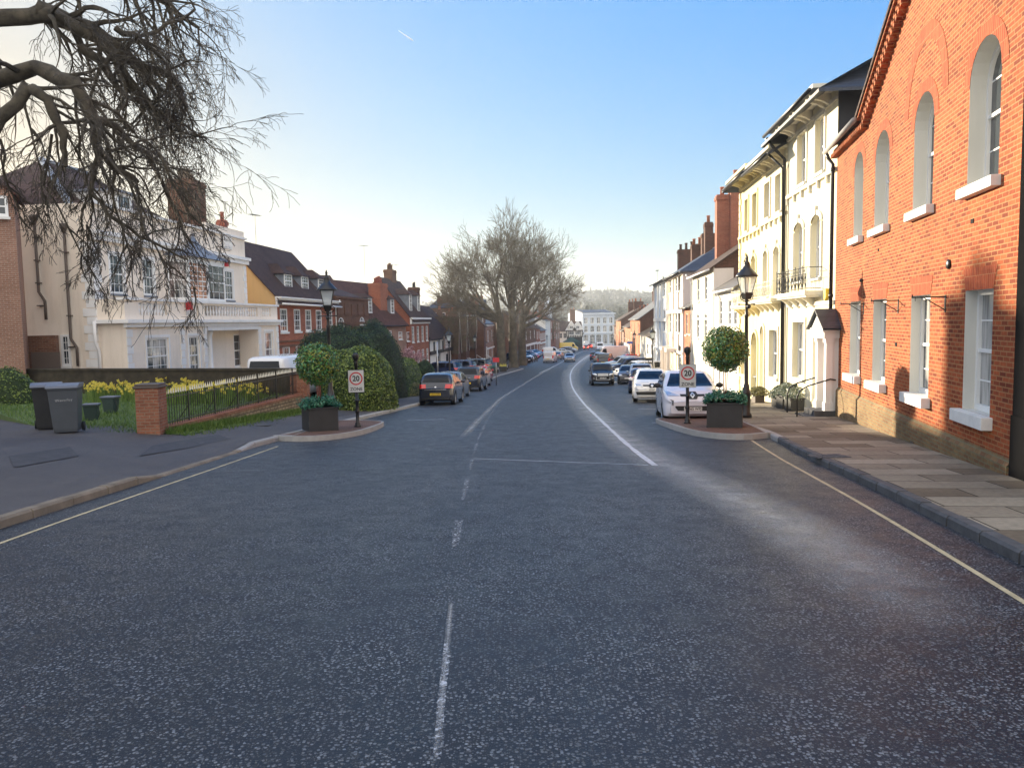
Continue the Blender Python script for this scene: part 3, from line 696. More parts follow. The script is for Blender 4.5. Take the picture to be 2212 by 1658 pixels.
# eaves and rake with dentils
p = MB(); p.box(-.1, gx, -.1, 0, eav-.12, eav); x = -.1
while x < gx: p.box(x, x+.08, -.17, -.002, eav-.24, eav-.125); x += .17
L = Vector((apex-gx, 0, az-eav)); n = int(L.length/.19); u_ = L.normalized(); ang = math.atan2(u_.z, u_.x)
for k in range(n):
    q = Vector((gx, 0, eav))+u_*(k*.19); m_ = Matrix.Translation(q) @ Matrix.Rotation(-ang, 4, 'Y'); p.T = m_
    p.box(0, .095, -.16, -.003, -.30, -.14); p.box(.095, .19, -.16, -.003, -.14, -.02)
p.T = None
for sg in (0, 1):
    q = Vector((gx, 0, eav)) if not sg else Vector((apex, 0, az)); a_ = -ang if not sg else ang
    p.T = Matrix.Translation(q) @ Matrix.Rotation(a_, 4, 'Y'); p.box(0, L.length if not sg else L.length*.7, -.22, -.004, -.015, .05)
p.T = None; p.build('dentil_cornice', 'brick_hall', h.root)
r = MB()
r.T = Matrix.Translation((gx, 0, eav)) @ Matrix.Rotation(-ang, 4, 'Y'); r.box(-.3, L.length+.05, -.26, 5, .055, .14)
r.T = Matrix.Translation((apex, 0, az)) @ Matrix.Rotation(ang, 4, 'Y'); r.box(0, L.length*.7, -.26, 5, .055, .14); r.T = None
r.poly([(-.15, -.25, eav+.02), (gx, -.25, eav+.02), (gx, 2.2, eav+1.5), (-.15, 2.2, eav+1.5)]); r.poly([(-.15, 2.2, eav+1.5), (gx, 2.2, eav+1.5), (gx, -.25, eav+.01), (-.15, -.25, eav+.01)][::1])
r.build('roof', 'tile_brown', h.root)
g = MB(); g.tube([(-.35, -.3, eav+.0), (gx+.1, -.3, eav+.0)], .07, 8); g.build('gutter', 'kerb_grey', h.root)
g = MB(); g.tube([(-.25, -.28, eav), (-.25, -.2, eav-.2), (-.12, -.1, eav-.4), (-.12, -.1, 1.2)], .055, 8)
for z in (eav-.6, 3.6, 2.): g.tube([(-.12, -.1, z), (-.12, -.1, z+.1)], .07, 8)
g.build('downpipe', 'black_paint', h.root)
for i, (uu, vv) in enumerate(((2043, 640), (1941, 648), (1866, 655))):
    x, z = h.loc(uu, vv); g = MB(); g.box(x-.03, x+.03, -.012, 0, z-.28, z+.03); g.tube([(x, 0, z), (x, -.56, z)], .012, 6); g.tube([(x, -.55, z-.015), (x, -.55, z+.05)], .012, 6)
    g.tube([(x, 0, z-.24), (x, -.36, z-.01)], .009, 6); g.tube([(x, -.5, z), (x, -.5, z-.07)], .006, 5); g.build('sign_bracket', 'iron', h.root)
for uu, vv, s_ in ((1936, 743, .07), (2101, 477, .06), (1898, 539, .05)):
    g = MB(); x, z = h.loc(uu, vv); g.box(x-s_, x+s_, -.012, .0, z-s_*.6, z+s_*.6); g.build('air_brick', 'shade_black0', h.root)
g = MB()
x, z = h.loc(2051, 570); g.lathe([(.09, 0), (.09, .02), (.05, .03), (.04, .06), (.0, .06)], 12, (x, -.061, z), 'y') if 0 else g.ball((x, -.02, z), .09, 12, 6, (1, .4, 1)); g.build('alarm_bell', 'black_paint', h.root)
g = MB(); x, z = h.loc(1863, 605); g.ball((x, -.03, z), .05, 8, 6); g.build('wall_lamp', 'black_paint', h.root); g = MB()
x, z = h.loc(1985, 795-0); g.box(x-.2, x+.02, -.075, -.07, .35, .5)
g.build('air_vent', 'black_paint', h.root)
HALL = h
# --- neighbour's wall at the right edge, its deep shade put into the black colour
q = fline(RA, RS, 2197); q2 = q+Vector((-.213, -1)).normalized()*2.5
b = MB(); hh = House('shadowed_wall', 'black wall end with deep shadow put into its colour at the right edge of the photo', q, q2, 3, 'wall')
b.box(.0, 2.5, -.02, 3, -.6, 9.5); b.box(0.02, 2.5, -.05, 3, -.6, .9); plain('shade_black', (.006, .006, .007), 1, spec=.05); b.build('wall', 'shade_black', hh.root)
# --- cream terrace A (three storeys)
TA, TS = 7.63, .095
def TL(u): return fline(TA, TS, u)
def right_house(name, label, u0, u1, depth, mat, cat='house', off=0, **k):
    return House(name, label, fline(TA+off, TS, u0), fline(TA+off, TS, u1), depth, cat, mat, **k)
h = right_house('cream_townhouse', 'cream townhouse with black iron balcony and bracketed eaves next to the brick hall', 1697.5, 1803, 8, 'cream')
zsA = dict(t3=h.zat(1727, 292), b3=h.zat(1727, 400), t2=h.zat(1723.5, 482), b2=h.zat(1723.5, 606), t1=h.zat(1726, 695), b1=h.zat(1726, 816))
o3 = [h.win(a, c, 0, 0, rec=.2, bars=(2, 2), pane='glass_curtain') for a, c in ((1719, 1737), (1757, 1775.5))]
for o in o3: o.update(z0=zsA['b3'], z1=zsA['t3'])
o2 = [h.win(a, c, 0, 0, arch=1, rise=.5, rec=.22, bars=(2, 2), pane='glass_curtain') for a, c in ((1714, 1733), (1750.5, 1771))]
for o in o2: o.update(z0=zsA['b2'], z1=zsA['t2'])
o1 = [h.win(1714, 1739, 0, 0, rec=.22, bars=(2, 2), pane='glass_curtain', rise=.3)]
for o in o1: o.update(z0=zsA['b1'], z1=zsA['t1'])
dz = ground(10.5, 26)-h.z+.35
dr = [h.win(1761, 1784, 0, 0, arch=1, rec=.3)]; dr[0].update(z0=dz, z1=zsA['t1']+.1)
HA = h.zat(1697.5, 283); b = h.trim
for o in o3+o1: surround(b, o, .14, .04)
for o in o2: surround(b, o, .15, .05, True)
zc = zsA['b3']-.12; b.box(0, h.W, -.1, -.001, zc-.14, zc-.02); x = .1
while x < h.W-.1: b.box(x, x+.12, -.09, -.001, zc-.36, zc-.142); x += .95
b.box(h.W*0, h.W, -.05, -.001, zsA['t1']+.55, zsA['t1']+.68)
def brackets(h, H, proj, n, step=None):
    b = h.trim; b.box(0, h.W, -.06, -.001, H-.5, H-.38); b.box(-.05, h.W, -proj, 0, H-.14, H-.02)
    for k in range(n):
        x = h.W*(k+.5)/n
        for dx in (-.28, .14): b.prism([(-.001, H-.5), (-.001, H-.142), (-proj*.85, H-.142), (-proj*.8, H-.26), (-proj*.35, H-.34)], 'x', x+dx, x+dx+.14)
brackets(h, HA, .75, 3)
finish(h, HA, 2.3, 'slate', ops=[], doors=[], oh=.8, hipR=True, hipL=True, side='black_paint', gutter='iron') if 0 else None
pane_wall(h.wall, I4, h.W, -.6, HA, o3+o2+o1+dr)
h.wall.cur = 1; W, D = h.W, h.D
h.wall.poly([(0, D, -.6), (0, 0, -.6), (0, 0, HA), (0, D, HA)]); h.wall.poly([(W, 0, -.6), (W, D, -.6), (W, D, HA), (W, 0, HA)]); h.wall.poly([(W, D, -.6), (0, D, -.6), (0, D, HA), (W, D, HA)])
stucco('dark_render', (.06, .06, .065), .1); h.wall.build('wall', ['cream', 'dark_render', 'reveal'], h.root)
for o in o3+o2+o1: add_window(h.root, I4, o)
door(h.root, I4, dr[0]); surround(b, dr[0], .2, .07, True)
h.trim.build('trim', 'ivory', h.root)
r = MB(); roofmesh(r, W, D, HA, 2.4, 'side', .8, .1, None, .1, True, True); r.build('roof', 'slate', h.root)
chimney(h, W-1.5, 5.5, HA+.8, .8, .6, 1.9, 2, 'brick_dark', 'black_paint'); chimney(h, W-1.2, 7.2, HA+.8, .6, .6, 1.9, 1, 'brick_dark', 'black_paint')
g = MB(); g.tube([(-.1, -.86, HA-.22), (W+.1, -.86, HA-.22)], .06, 8); g.build('gutter', 'iron', h.root)
g = MB(); g.tube([(.05, -.8, HA-.3), (.05, -.5, HA-.7), (.05, -.12, HA-1.1), (.05, -.12, -.3)], .06, 8); g.build('downpipe', 'black_paint', h.root)
HOUSE_A = h
def balcony(h, x0, x1, z, ht, proj, mat, slab='ivory', scroll=.4, n=None):
    b = MB(); b.box(x0, x1, -proj, 0, z-.14, z); b.box(x0+.05, x1-.05, -proj+.06, 0, z-.2, z-.141); x = x0+.3
    while x < x1: b.prism([(-.001, z-.55), (-.001, z-.201), (-proj*.8, z-.201), (-proj*.5, z-.3)], 'x', x-.07, x+.07); x += .9
    s = b.build('balcony', slab, h.root); g = MB(); y = -proj+.05
    for zz in (z+.08, z+ht*.72, z+ht): g.tube([(x0+.04, y, zz), (x1-.04, y, zz)], .014, 5)
    for xx in (x0+.04, x1-.04):
        for zz in (z+.08, z+ht): g.tube([(xx, y, zz), (xx, -.02, zz)], .014, 5)
    m = max(4, int((x1-x0)/scroll)); st = (x1-x0-.08)/m
    for k in range(m+1):
        xx = x0+.04+k*st; g.tube([(xx, y, z), (xx, y, z+ht+(.08 if k % 2 == 0 else 0))], .012, 5)
        if k < m:
            cx, cz = xx+st/2, z+ht*.4
            for rr_ in (.95,): g.tube([(cx+math.cos(a)*st*.45, y, cz+math.sin(a)*ht*.28) for a in [PI/4*q for q in range(9)]], .010, 4)
            g.tube([(xx, y, z+.08), (xx+st, y, z+ht*.72)], .009, 4); g.tube([(xx+st, y, z+.08), (xx, y, z+ht*.72)], .009, 4)
            g.tube([(cx+math.cos(a)*st*.2, y, z+ht*.86+math.sin(a)*.05) for a in [PI/4*q for q in range(9)]], .008, 4)
    g.build('railing', mat, s)
zb = h.zat(1740, 634); balcony(h, h.u2x(1706), h.u2x(1775), zb+.05, .75, .55, 'iron')
# yellow alarm box
g = MB(); x, z = h.loc(1788, 635); g.prism([(x-.12, z+.18), (x+.12, z+.18), (x+.12, z-.08), (x, z-.2), (x-.12, z-.08)], 'y', -.1, 0); g.build('alarm_box', 'yellow', h.root)
# porch with slate pediment, pilasters, steps and rails
xp0, xp1 = h.W-.25, h.W+.8; zt = h.zat(1800, 700)-.1; pj = .48
t = MB(); zg = dz
for x in (xp0, xp1-.2):
    t.box(x, x+.2, -pj, -pj+.2, zg, zt-.3); t.box(x-.03, x+.23, -pj-.03, -pj+.23, zg, zg+.25); t.box(x-.03, x+.23, -pj-.03, -pj+.23, zt-.42, zt-.3)
    t.box(x+.04, x+.16, -pj+.2, -.08, zg, zt-.3)
t.box(xp0-.06, xp1+.06, -pj-.08, -.08, zt-.298, zt-.1); t.box(xp0-.12, xp1+.12, -pj-.14, -.06, zt-.098, zt)
xm = (xp0+xp1)/2; t.prism([(xp0-.1, zt+.002), (xp1+.1, zt+.002), (xm, zt+.52)], 'y', -pj-.1, -.1)
P_ = t.build('porch', 'white_paint', h.root)
t = MB()
for sg in (-1, 1): t.poly([(xm, -pj-.2, zt+.58), (xm+sg*.85, -pj-.2, zt-.0), (xm+sg*.85, -.06, zt-.0), (xm, -.06, zt+.58)][::sg])
for sg in (-1, 1): t.poly([(xm, -pj-.2, zt+.53), (xm+sg*.85, -pj-.2, zt-.05), (xm+sg*.85, -.06, zt-.05), (xm, -.06, zt+.53)][::-sg])
t.poly([(xm, -pj-.2, zt+.53), (xm, -pj-.2, zt+.58), (xm+.85, -pj-.2, zt), (xm+.85, -pj-.2, zt-.05)]); t.poly([(xm, -pj-.2, zt+.53), (xm, -pj-.2, zt+.58), (xm-.85, -pj-.2, zt), (xm-.85, -pj-.2, zt-.05)])
t.build('porch_roof', 'slate', P_)
st = MB(); zz0 = ground(9.5, 22)-h.z-.05
st.box(xp0-.1, xp1+.1, -1.05, -.07, zz0-.3, zg-.17); st.box(xp0, xp1, -.8, -.06, zg-.17, zg); st.box(xp0-.15, xp1+.12, -1.45, -1.05, zz0-.3, zg-.34)
st.build('doorstep', 'kerb_dark', h.root)
for x in (xp0-.05, xp1+.02): g = MB(); g.tube([(x, -1.3, zz0), (x, -1.3, zg+.45), (x, -1.22, zg+.62), (x, -1.0, zg+.75), (x, -.35, zg+.95), (x, -.2, zg+.92)], .022, 7); g.build('handrail', 'black_paint', h.root)
# --- cream/yellow pair B, C sharing one bracketed roof
def lower_pair(name, label, u0, u1, mat, u3, u2, ug, uD, hipL, bal):
    h = right_house(name, label, u0, u1, 8, mat, off=.0)
    ref = h
    z3b, z3t = h.zat(1655, 474-2), h.zat(1655, 397); z2b, z2t = h.zat(1655, 641), h.zat(1655, 541); z1b, z1t = h.zat(1671, 814), h.zat(1671, 712)
    if mat == 'cream_yellow': z3b, z3t = h.zat(1629, 490.5), h.zat(1629, 419); z2b, z2t = h.zat(1626, 652), h.zat(1626, 553); z1b, z1t = z2b-3.4, z2b-1.5
    ops = []
    for a, c in u3: o = h.win(a, c, 0, 0, rec=.18, bars=(2, 2)); o.update(z0=z3b, z1=z3t); ops.append(o)
    for a, c in u2: o = h.win(a, c, 0, 0, rec=.2, arch=1, rise=.6, bars=(2, 2), pane='glass_curtain'); o.update(z0=z2b, z1=z2t); ops.append(o)
    for a, c in ug: o = h.win(a, c, 0, 0, rec=.2, bars=(2, 2), pane='glass_curtain'); o.update(z0=z1b, z1=z1t); ops.append(o)
    ds = []
    for a, c in uD: o = h.win(a, c, 0, 0, rec=.3, arch=1); o.update(z0=.3, z1=z1t+.15); ds.append(o)
    HB = h.zat((u0+u1)/2, 356+(1650-(u0+u1)/2)*.72)+.1; b = h.trim
    for o in ops: surround(b, o, .13, .04, bool(o.get('arch')))
    zc = z3b-.1; b.box(0, h.W, -.1, -.001, zc-.14, zc-.02); x = .1
    while x < h.W-.1: b.box(x, x+.12, -.09, -.001, zc-.34, zc-.142); x += .8
    if hipL:
        z = 0
        while z < HB-.6: b.box(-.03, .35 if int(z/.3) % 2 else .22, -.05, -.001, z, z+.27); z += .3
    brackets(h, HB, .7, 3)
    finish(h, HB, 2.2, 'slate', ops=ops, doors=ds, oh=.75, hipL=hipL, gutter='iron', trimmat=mat)
    zb = h.zat((u0+u1)/2, 652 if mat == 'cream' else 662)-.05; balcony(h, .3 if hipL else .1, h.W-(.1 if hipL else .3), z2b-.1, .65, .5, 'ivory', mat)
    g = MB(); g.tube([(h.W-.15, -.7, HB-.3), (h.W-.15, -.1, HB-.9), (h.W-.15, -.1, -.3)], .05, 8) if not hipL else None
    if g.f: g.build('downpipe', 'black_paint', h.root)
    return h
lower_pair('cream_townhouse', 'cream three storey townhouse with white iron balcony, joined to the yellow house', 1643, 1697, 'cream', ((1650, 1661), (1673, 1685)), ((1648, 1658), (1670, 1683)), ((1663, 1681),), ((1643.8, 1651.5),), False, 1)
hC = lower_pair('yellow_townhouse', 'pale yellow three storey townhouse with white quoins behind the street lamp', 1597, 1643, 'cream_yellow', ((1608, 1615), (1624.5, 1634)), ((1606.5, 1614.5), (1622.5, 1632)), ((1603, 1612),), ((1625, 1637),), True, 1)
# --- R3 white cottage
h = right_house('white_cottage', 'low two storey white cottage with grey slate roof, left of the yellow townhouse', 1543, 1596.5, 6.5, 'white')
ops = [h.win(*w_, rec=.1, bars=(2, 4)) for w_ in ((1553.7, 1560, 648, 701), (1573, 1579, 646, 701.5), (1584.5, 1592, 643, 702))]
ops += [h.win(*w_, rec=.1, bars=(2, 4)) for w_ in ((1555, 1562, 745, 790), (1584, 1592, 745, 800))]
finish(h, h.zat(1570, 622), 1.9, 'slate_grey', ops=ops, oh=.3, gutter='white_paint', trimmat='white_paint')
downpipe(h, h.W*.32, h.zat(1570, 622), mat='white_paint')
# --- R4 ivory house with brick gable
h = right_house('ivory_house', 'ivory two storey house with brown tiled roof and dark brick gable with tall chimney', 1495.5, 1542.5, 9, 'ivory')
ops = [h.win(*w_, rec=.12, bars=(2, 4)) for w_ in ((1506, 1511, 601, 650), (1522.5, 1528, 596, 647), (1505.5, 1510.5, 678.5, 729), (1521.5, 1527, 677, 727))]
H4 = h.zat(1519, 585); h.trim.box(0, h.W, -.04, -.001, H4-3.1, H4-2.95); h.trim.box(h.W-.5, h.W+.02, -.05, -.001, 0, H4)
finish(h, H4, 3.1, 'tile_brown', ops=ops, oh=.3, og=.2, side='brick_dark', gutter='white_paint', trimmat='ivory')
g = MB(); g.box(h.W+.002, h.W+.05, -.05, 1.1, -.5, H4-.1); g.build('corner_return', 'pink_white', h.root)
chimney(h, h.W*.25, 3.6, H4+1.2, 1.1, 3.0, 5.0, 4, 'brick_red', 'terracotta'); chimney(h, h.W*.2, 1.7, H4+1.0, .8, .8, 4.2, 1, 'brick_red', 'terracotta')
chimney(h, h.W-.5, 2.8, H4+1.4, .8, 1.6, 1.6, 3, 'brick_red', 'terracotta'); downpipe(h, .1, H4, mat='white_paint')
# --- R5 narrow orange brick
h = right_house('orange_brick_cottage', 'narrow orange brick link house between two pale houses on the right', 1478, 1495.5, 6, 'brick_orange')
ops = [h.win(*w_, rec=.1, bars=(2, 4)) for w_ in ((1481.5, 1485, 677, 722), (1490, 1493.5, 676, 721), (1481.5, 1485, 760, 795), (1490, 1493.5, 760, 798))]
finish(h, h.zat(1487, 661), 1.6, 'slate_grey', ops=ops, oh=.3)
# --- R6 three storey cream with blue slate hip
h = right_house('cream_house', 'cream three storey house with blue slate hipped roof halfway down the right side', 1443, 1478, 9, 'cream')
ops = [h.win(*w_, rec=.1, bars=(2, 4)) for w_ in ((1446, 1449.5, 603, 633), (1451, 1454.5, 602, 632), (1459, 1463, 598, 629), (1465.5, 1469.5, 595.5, 627.5), (1446, 1449.5, 671, 718), (1451, 1454.5, 671, 718), (1459, 1463, 665, 718), (1465.5, 1469.5, 663, 718))]
ops += [h.win(1466, 1471, 745, 795, rec=.1, bars=(2, 4))]
H6 = h.zat(1460, 590); t = h.trim
for q in (.0, .36, .68, .94): t.box(h.W*q, h.W*q+.45, -.1, -.001, 2.9, H6-.3)
t.box(0, h.W, -.16, -.001, H6-.3, H6-.05); t.box(0, h.W, -.18, -.001, H6-3.3, H6-3.0); t.box(0, h.W, -.16, -.001, 2.7, 2.9)
for q in (.2, .55): t.box(h.W*q-.9, h.W*q+.9, -.9, -.18, 2.75, 3.05); t.box(h.W*q-.85, h.W*q-.6, -.85, -.6, -.4, 2.74); t.box(h.W*q+.6, h.W*q+.85, -.85, -.6, -.4, 2.74)
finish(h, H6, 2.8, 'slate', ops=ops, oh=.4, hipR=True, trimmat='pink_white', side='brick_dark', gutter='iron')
g = MB(); g.box(h.W+.002, h.W+.06, -.1, 1.5, 0, H6-.05); g.build('corner_return', 'pink_white', h.root); downpipe(h, .05, H6)
chimney(h, h.W*.6, 2.5, H6+1.4, .6, .6, 2.6, 1, 'brick_dark', 'terracotta'); chimney(h, h.W*.1, 4, H6+1.8, .8, 2.4, 1.9, 4, 'brick_dark', 'brick_dark')
# --- R7 white tall
h = right_house('white_house', 'tall white stuccoed house with small cornices between slate-roofed neighbours', 1414.7, 1443, 9, 'blue_white')
ops = [h.win(*w_, rec=.1, bars=(2, 4)) for w_ in ((1419, 1422, 655, 690), (1426, 1429, 650, 685), (1433, 1436.5, 606, 640), (1438, 1441.5, 603, 638), (1419, 1422, 712, 745), (1426, 1429, 710, 745), (1433, 1436.5, 668, 715), (1438, 1441.5, 666, 715))]
H7 = h.zat(1429, 606); t = h.trim; t.box(0, h.W, -.2, -.001, H7-.3, H7-.05); t.box(0, h.W, -.16, -.001, 5.6, 5.9); t.box(0, h.W, -.3, -.001, 2.6, 2.9)
for q in (.0, .3, .6, .95): t.box(h.W*q, h.W*q+.45, -.12, -.001, 0, H7-.3)
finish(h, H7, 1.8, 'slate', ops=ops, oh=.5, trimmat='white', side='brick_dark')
chimney(h, h.W*.35, 3, H7+1, 1.0, 2.2, 2.2, 4, 'brick_dark', 'brick_dark'); chimney(h, h.W*.9, 3, H7+1, .8, 1.5, 2.0, 3, 'brick_dark', 'terracotta')
# --- R8 low white cottage
h = right_house('white_cottage', 'low white cottage with a dark lean-to roof against the red brick gable', 1383, 1414.7, 7, 'white')
ops = [h.win(*w_, rec=.1, bars=(2, 3)) for w_ in ((1388, 1391, 742, 762), (1397, 1401, 742, 765), (1406, 1410, 742, 767))]
finish(h, h.zat(1399, 723), 3.6, 'tile_moss', ops=ops, oh=.3, rd=6.5, side='white')
# --- R9.. the orange brick run
for i, (u0, u1, vt, rh, mat, lab, ch, dep, roof) in enumerate((
    (1361.7, 1383, 687, 3.6, 'brick_orange', 'red orange brick house with big dark brick gable and row of chimneys', ((.3, 4.2, 2.8, 4), (-.2, 5, 2.6, 3), (.9, 3, 2.2, 3)), 10, 'slate_grey'),
    (1348, 1361.7, 704, 2.0, 'brick_orange', 'orange brick house lower than its neighbour, with white ground floor shopfront', ((.5, 3, 2.0, 3),), 7, 'tile_brown'),
    (1341, 1348, 712, 2.0, 'brick_salmon', 'small pinkish house with mossy roof near the far end on the right', (), 6, 'tile_moss'),
    (1330.7, 1341, 690, 3.0, 'brick_orange', 'farthest orange brick house of the sunlit right side row', ((.3, 3.5, 2.4, 3), (.8, 4, 2.2, 2)), 10, 'tile_brown'),
    (1326, 1330.7, 702, 2.5, 'brick_brown', 'dark brick end house beside the pale blue town building', (), 8, 'tile_brown'))):
    h = right_house('brick_house', lab, u0, u1, dep, mat); um = (u0+u1)/2; Hh = h.zat(um, vt); ops = []; n = 3 if u1-u0 > 12 else 2
    for r_ in range(3 if Hh > 8 else 2):
        for k in range(n):
            x = h.W*(k+.5)/n; z1 = Hh-.7-r_*2.9
            if z1-1.5 > .6: ops.append(dict(x0=x-.5, x1=x+.5, z0=z1-1.5, z1=z1, rec=.1, bars=(2, 4)))
    if i == 1: h.trim.box(0, h.W, -.15, -.001, -.5, 2.9)
    finish(h, Hh, rh, roof, ops=ops, oh=.3, side='brick_dark', trimmat='white')
    for q, yy, ht, np_ in ch: chimney(h, h.W*q, yy, Hh+rh*.55, .9, 2.0, ht, np_, 'brick_dark', 'terracotta')
    if i == 0: aerial(h, h.W*.2, 4, Hh+rh+1.5, 2.4)
# ================================================================ LEFT SIDE
def FL(a, s, u): return fline(a, s, u)
LAWN = G(318, 935).z+.02
# --- white mansion
A = FL(-20.9, .084, 208); B = FL(-20.9, .084, 536)
h = House('white_mansion', 'large cream mansion with white quoins, balustraded ground floor and brown hipped roof behind the daffodils', A, B, 12, 'mansion', 'mansion', z=LAWN-.25)
W, D = h.W, h.D; HC = h.zat(208, 497); HP = h.zat(208, 441)
ops = []
wz1, wz0 = h.zat(259, 550), h.zat(259, 634)
for a, c in ((244, 274), (315.5, 338), (489.5, 507.5)):
    o = h.win(a, c, 0, 0, rec=.06, bars=(3, 4), fw=.08); o.update(z0=wz0, z1=wz1); ops.append(o)
t = h.trim
for o in ops: surround(t, o, .1, .03)
t.box(-.1, W+.15, -.32, -.001, HC-.18, HC); t.box(0, W+.1, -.2, -.001, HC-.42, HC-.182); t.box(-.02, W+.06, -.14, .25, HP, HP+.12)
def quoins(t, x, z0, z1, w=.42, side=None, pr=.04):
    z = z0; k = 0
    while z < z1-.1:
        ww = w if k % 2 else w*.7; hh = min(.36, z1-z)
        if side is None: t.box(x, x+ww, -pr, -.001, z+.01, z+hh-.01)
        elif side == 'r': t.box(x-ww, x, -pr, -.001, z+.01, z+hh-.01)
        elif side == 's': t.box(-pr, -.001, 0, ww, z+.01, z+hh-.01); t.box(-pr, ww, -pr, -.001, z+.01, z+hh-.01)
        elif side == 'c': t.box(x-ww/2, x+ww/2, -pr, -.001, z+.01, z+hh-.01)
        z += .37; k += 1
quoins(t, 0, 0, HC-.5, .55, 's'); quoins(t, W, 3, HC-.5, .45, 'r')
pane_wall(h.wall, I4, W, -.5, HP, ops, .12)
h.wall.poly([(0, D, -.5), (0, 0, -.5), (0, 0, HP), (0, D, HP)]); h.wall.poly([(W, 0, -.5), (W, D, -.5), (W, D, HP), (W, 0, HP)])
h.wall.poly([(0, .25, HP), (W, .25, HP), (W, .25, HC), (0, .25, HC)]); h.wall.poly([(0, 0, HP), (W, 0, HP), (W, .25, HP), (0, .25, HP)]); h.wall.poly([(W, D, -.5), (0, D, -.5), (0, D, HC), (W, D, HC)])
h.wall.build('wall', ['mansion', 'mansion', 'reveal'], h.root)
for o in ops: add_window(h.root, I4, o, sill='lead')
t.build('trim', 'stone_white', h.root)
# parapet balusters panels
def balusters(h, x0, x1, z0, z1, y, n, parent):
    b = MB(); H_ = z1-z0
    for k in range(n):
        x = x0+(x1-x0)*(k+.5)/n
        b.lathe([(.05, 0), (.05, .06*H_), (.03, .1*H_), (.075, .35*H_), (.06, .45*H_), (.03, .7*H_), (.055, .8*H_), (.05, H_)], 8, (x, y, z0))
    b.build('baluster', 'stone_white', parent)
pr = MB(); x0, x1 = h.u2x(483), h.u2x(510)
# roof
r = MB(); RH = 3.6
r.T = Matrix.Translation((.5, .9, 0)); roofmesh(r, 12.5, 10, HC+.4, RH, 'side', .4, .1, 4.6, .1, True, True, 4.4); r.T = None
RF = r.build('roof', 'tile_brown', h.root)
g = MB(); a, c = Vector((.1, .5, HC+.25)), Vector((.5+4.4, .9+4.6, HC+.4+RH+.12)); g.tube([a+Vector((0, 0, .1)), c+Vector((0, 0, .02))], .17, 6); g.tube([c, c+Vector((3.7, 0, 0))], .12, 6); g.build('lead_ridge', 'lead', RF)
r = MB(); r.box(9, 15.6, 3.5, 9, HC+.2, HC+1.2); r.T = Matrix.Translation((9, 3.5, 0)); roofmesh(r, 6.6, 5.5, HC+1.2, 1.4, 'side', .3, .1, None, .1, True, True); r.T = None; r.build('roof', 'tile_brown', h.root)
cx_, cz_ = h.loc(406, 470, 3.2); chimney(h, cx_, 3.2, HC+.2, 1.9, 1.5, h.zat(406, 392, 3.2)-HC-.2, 4, 'brick_brown', 'kerbstone')
xd, zd = h.loc(257, 440, 1.2); b = MB(); b.box(xd-.8, xd+.8, 1.0, 4, HC+.1, zd+.5); dm = b.build('dormer', 'stone_white', h.root)
add_window(dm, Matrix.Translation((0, .985, 0)), dict(x0=xd-.55, x1=xd+.55, z0=zd-.3, z1=zd+.4, rec=.0, bars=(2, 1), sash=0, sill=0))
b = MB(); b.box(xd-.95, xd+.95, .8, 4, zd+.5, zd+.6); b.build('dormer_roof', 'lead', dm)
# far parapet rise with balusters
b = MB(); xa, xb = h.u2x(455), W; b.box(xa, xb, .02, .24, HP+.125, HP+.5); b.build('parapet', 'mansion', h.root)
b = MB(); b.T = Matrix.Rotation(0, 4, 'Z')
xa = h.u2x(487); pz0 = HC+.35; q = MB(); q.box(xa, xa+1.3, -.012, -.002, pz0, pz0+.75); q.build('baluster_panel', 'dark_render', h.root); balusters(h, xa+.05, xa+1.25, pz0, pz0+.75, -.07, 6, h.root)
# side wall: window, downpipes
TS_ = Matrix(((0, -1, 0, 0), (0, 0, 0, 0), (0, 0, 1, 0), (0, 0, 0, 1)))
def sideT(x): # plane coords (s, depth, z) -> local: s runs towards the street, depth goes into the house
    return Matrix(((0, 1, 0, x), (-1, 0, 0, 0), (0, 0, 1, 0), (0, 0, 0, 1)))
ya, za = h.loc(156, 790, plane='s', x=0); yb, zb = h.loc(132, 722, plane='s', x=0); yc = yb
add_window(h.root, Matrix(((0, 1, 0, -.06), (-1, 0, 0, yb), (0, 0, 1, 0), (0, 0, 0, 1))), dict(x0=0, x1=yb-ya, z0=za, z1=zb, rec=.05, bars=(2, 4), fw=.1))
for (uu, v0, v1) in ((142, 498, 790), (78, 480, 690)):
    y0_, z1_ = h.loc(uu, v0, plane='s', x=0); _, z0_ = h.loc(uu, v1, plane='s', x=0)
    g = MB(); g.tube([(-.12, y0_, z1_), (-.12, y0_, z0_+1.2), (-.12, y0_-.25, z0_+.8), (-.12, y0_-.25, z0_)], .06, 8); g.lathe([(.07, 0), (.16, .25), (.16, .4)], 8, (-.14, y0_, z1_-.1))
    for k in range(4): z = z0_+(z1_-z0_)*(k+.6)/4.3; g.box(-.2, -.001, y0_-.09, y0_+.09, z, z+.05)
    g.build('downpipe', 'rust' if 0 else 'trim_brown', h.root) if 'trim_brown' in M else (plain('trim_brown', (.10, .075, .06), .6), g.build('downpipe', 'trim_brown', h.root))
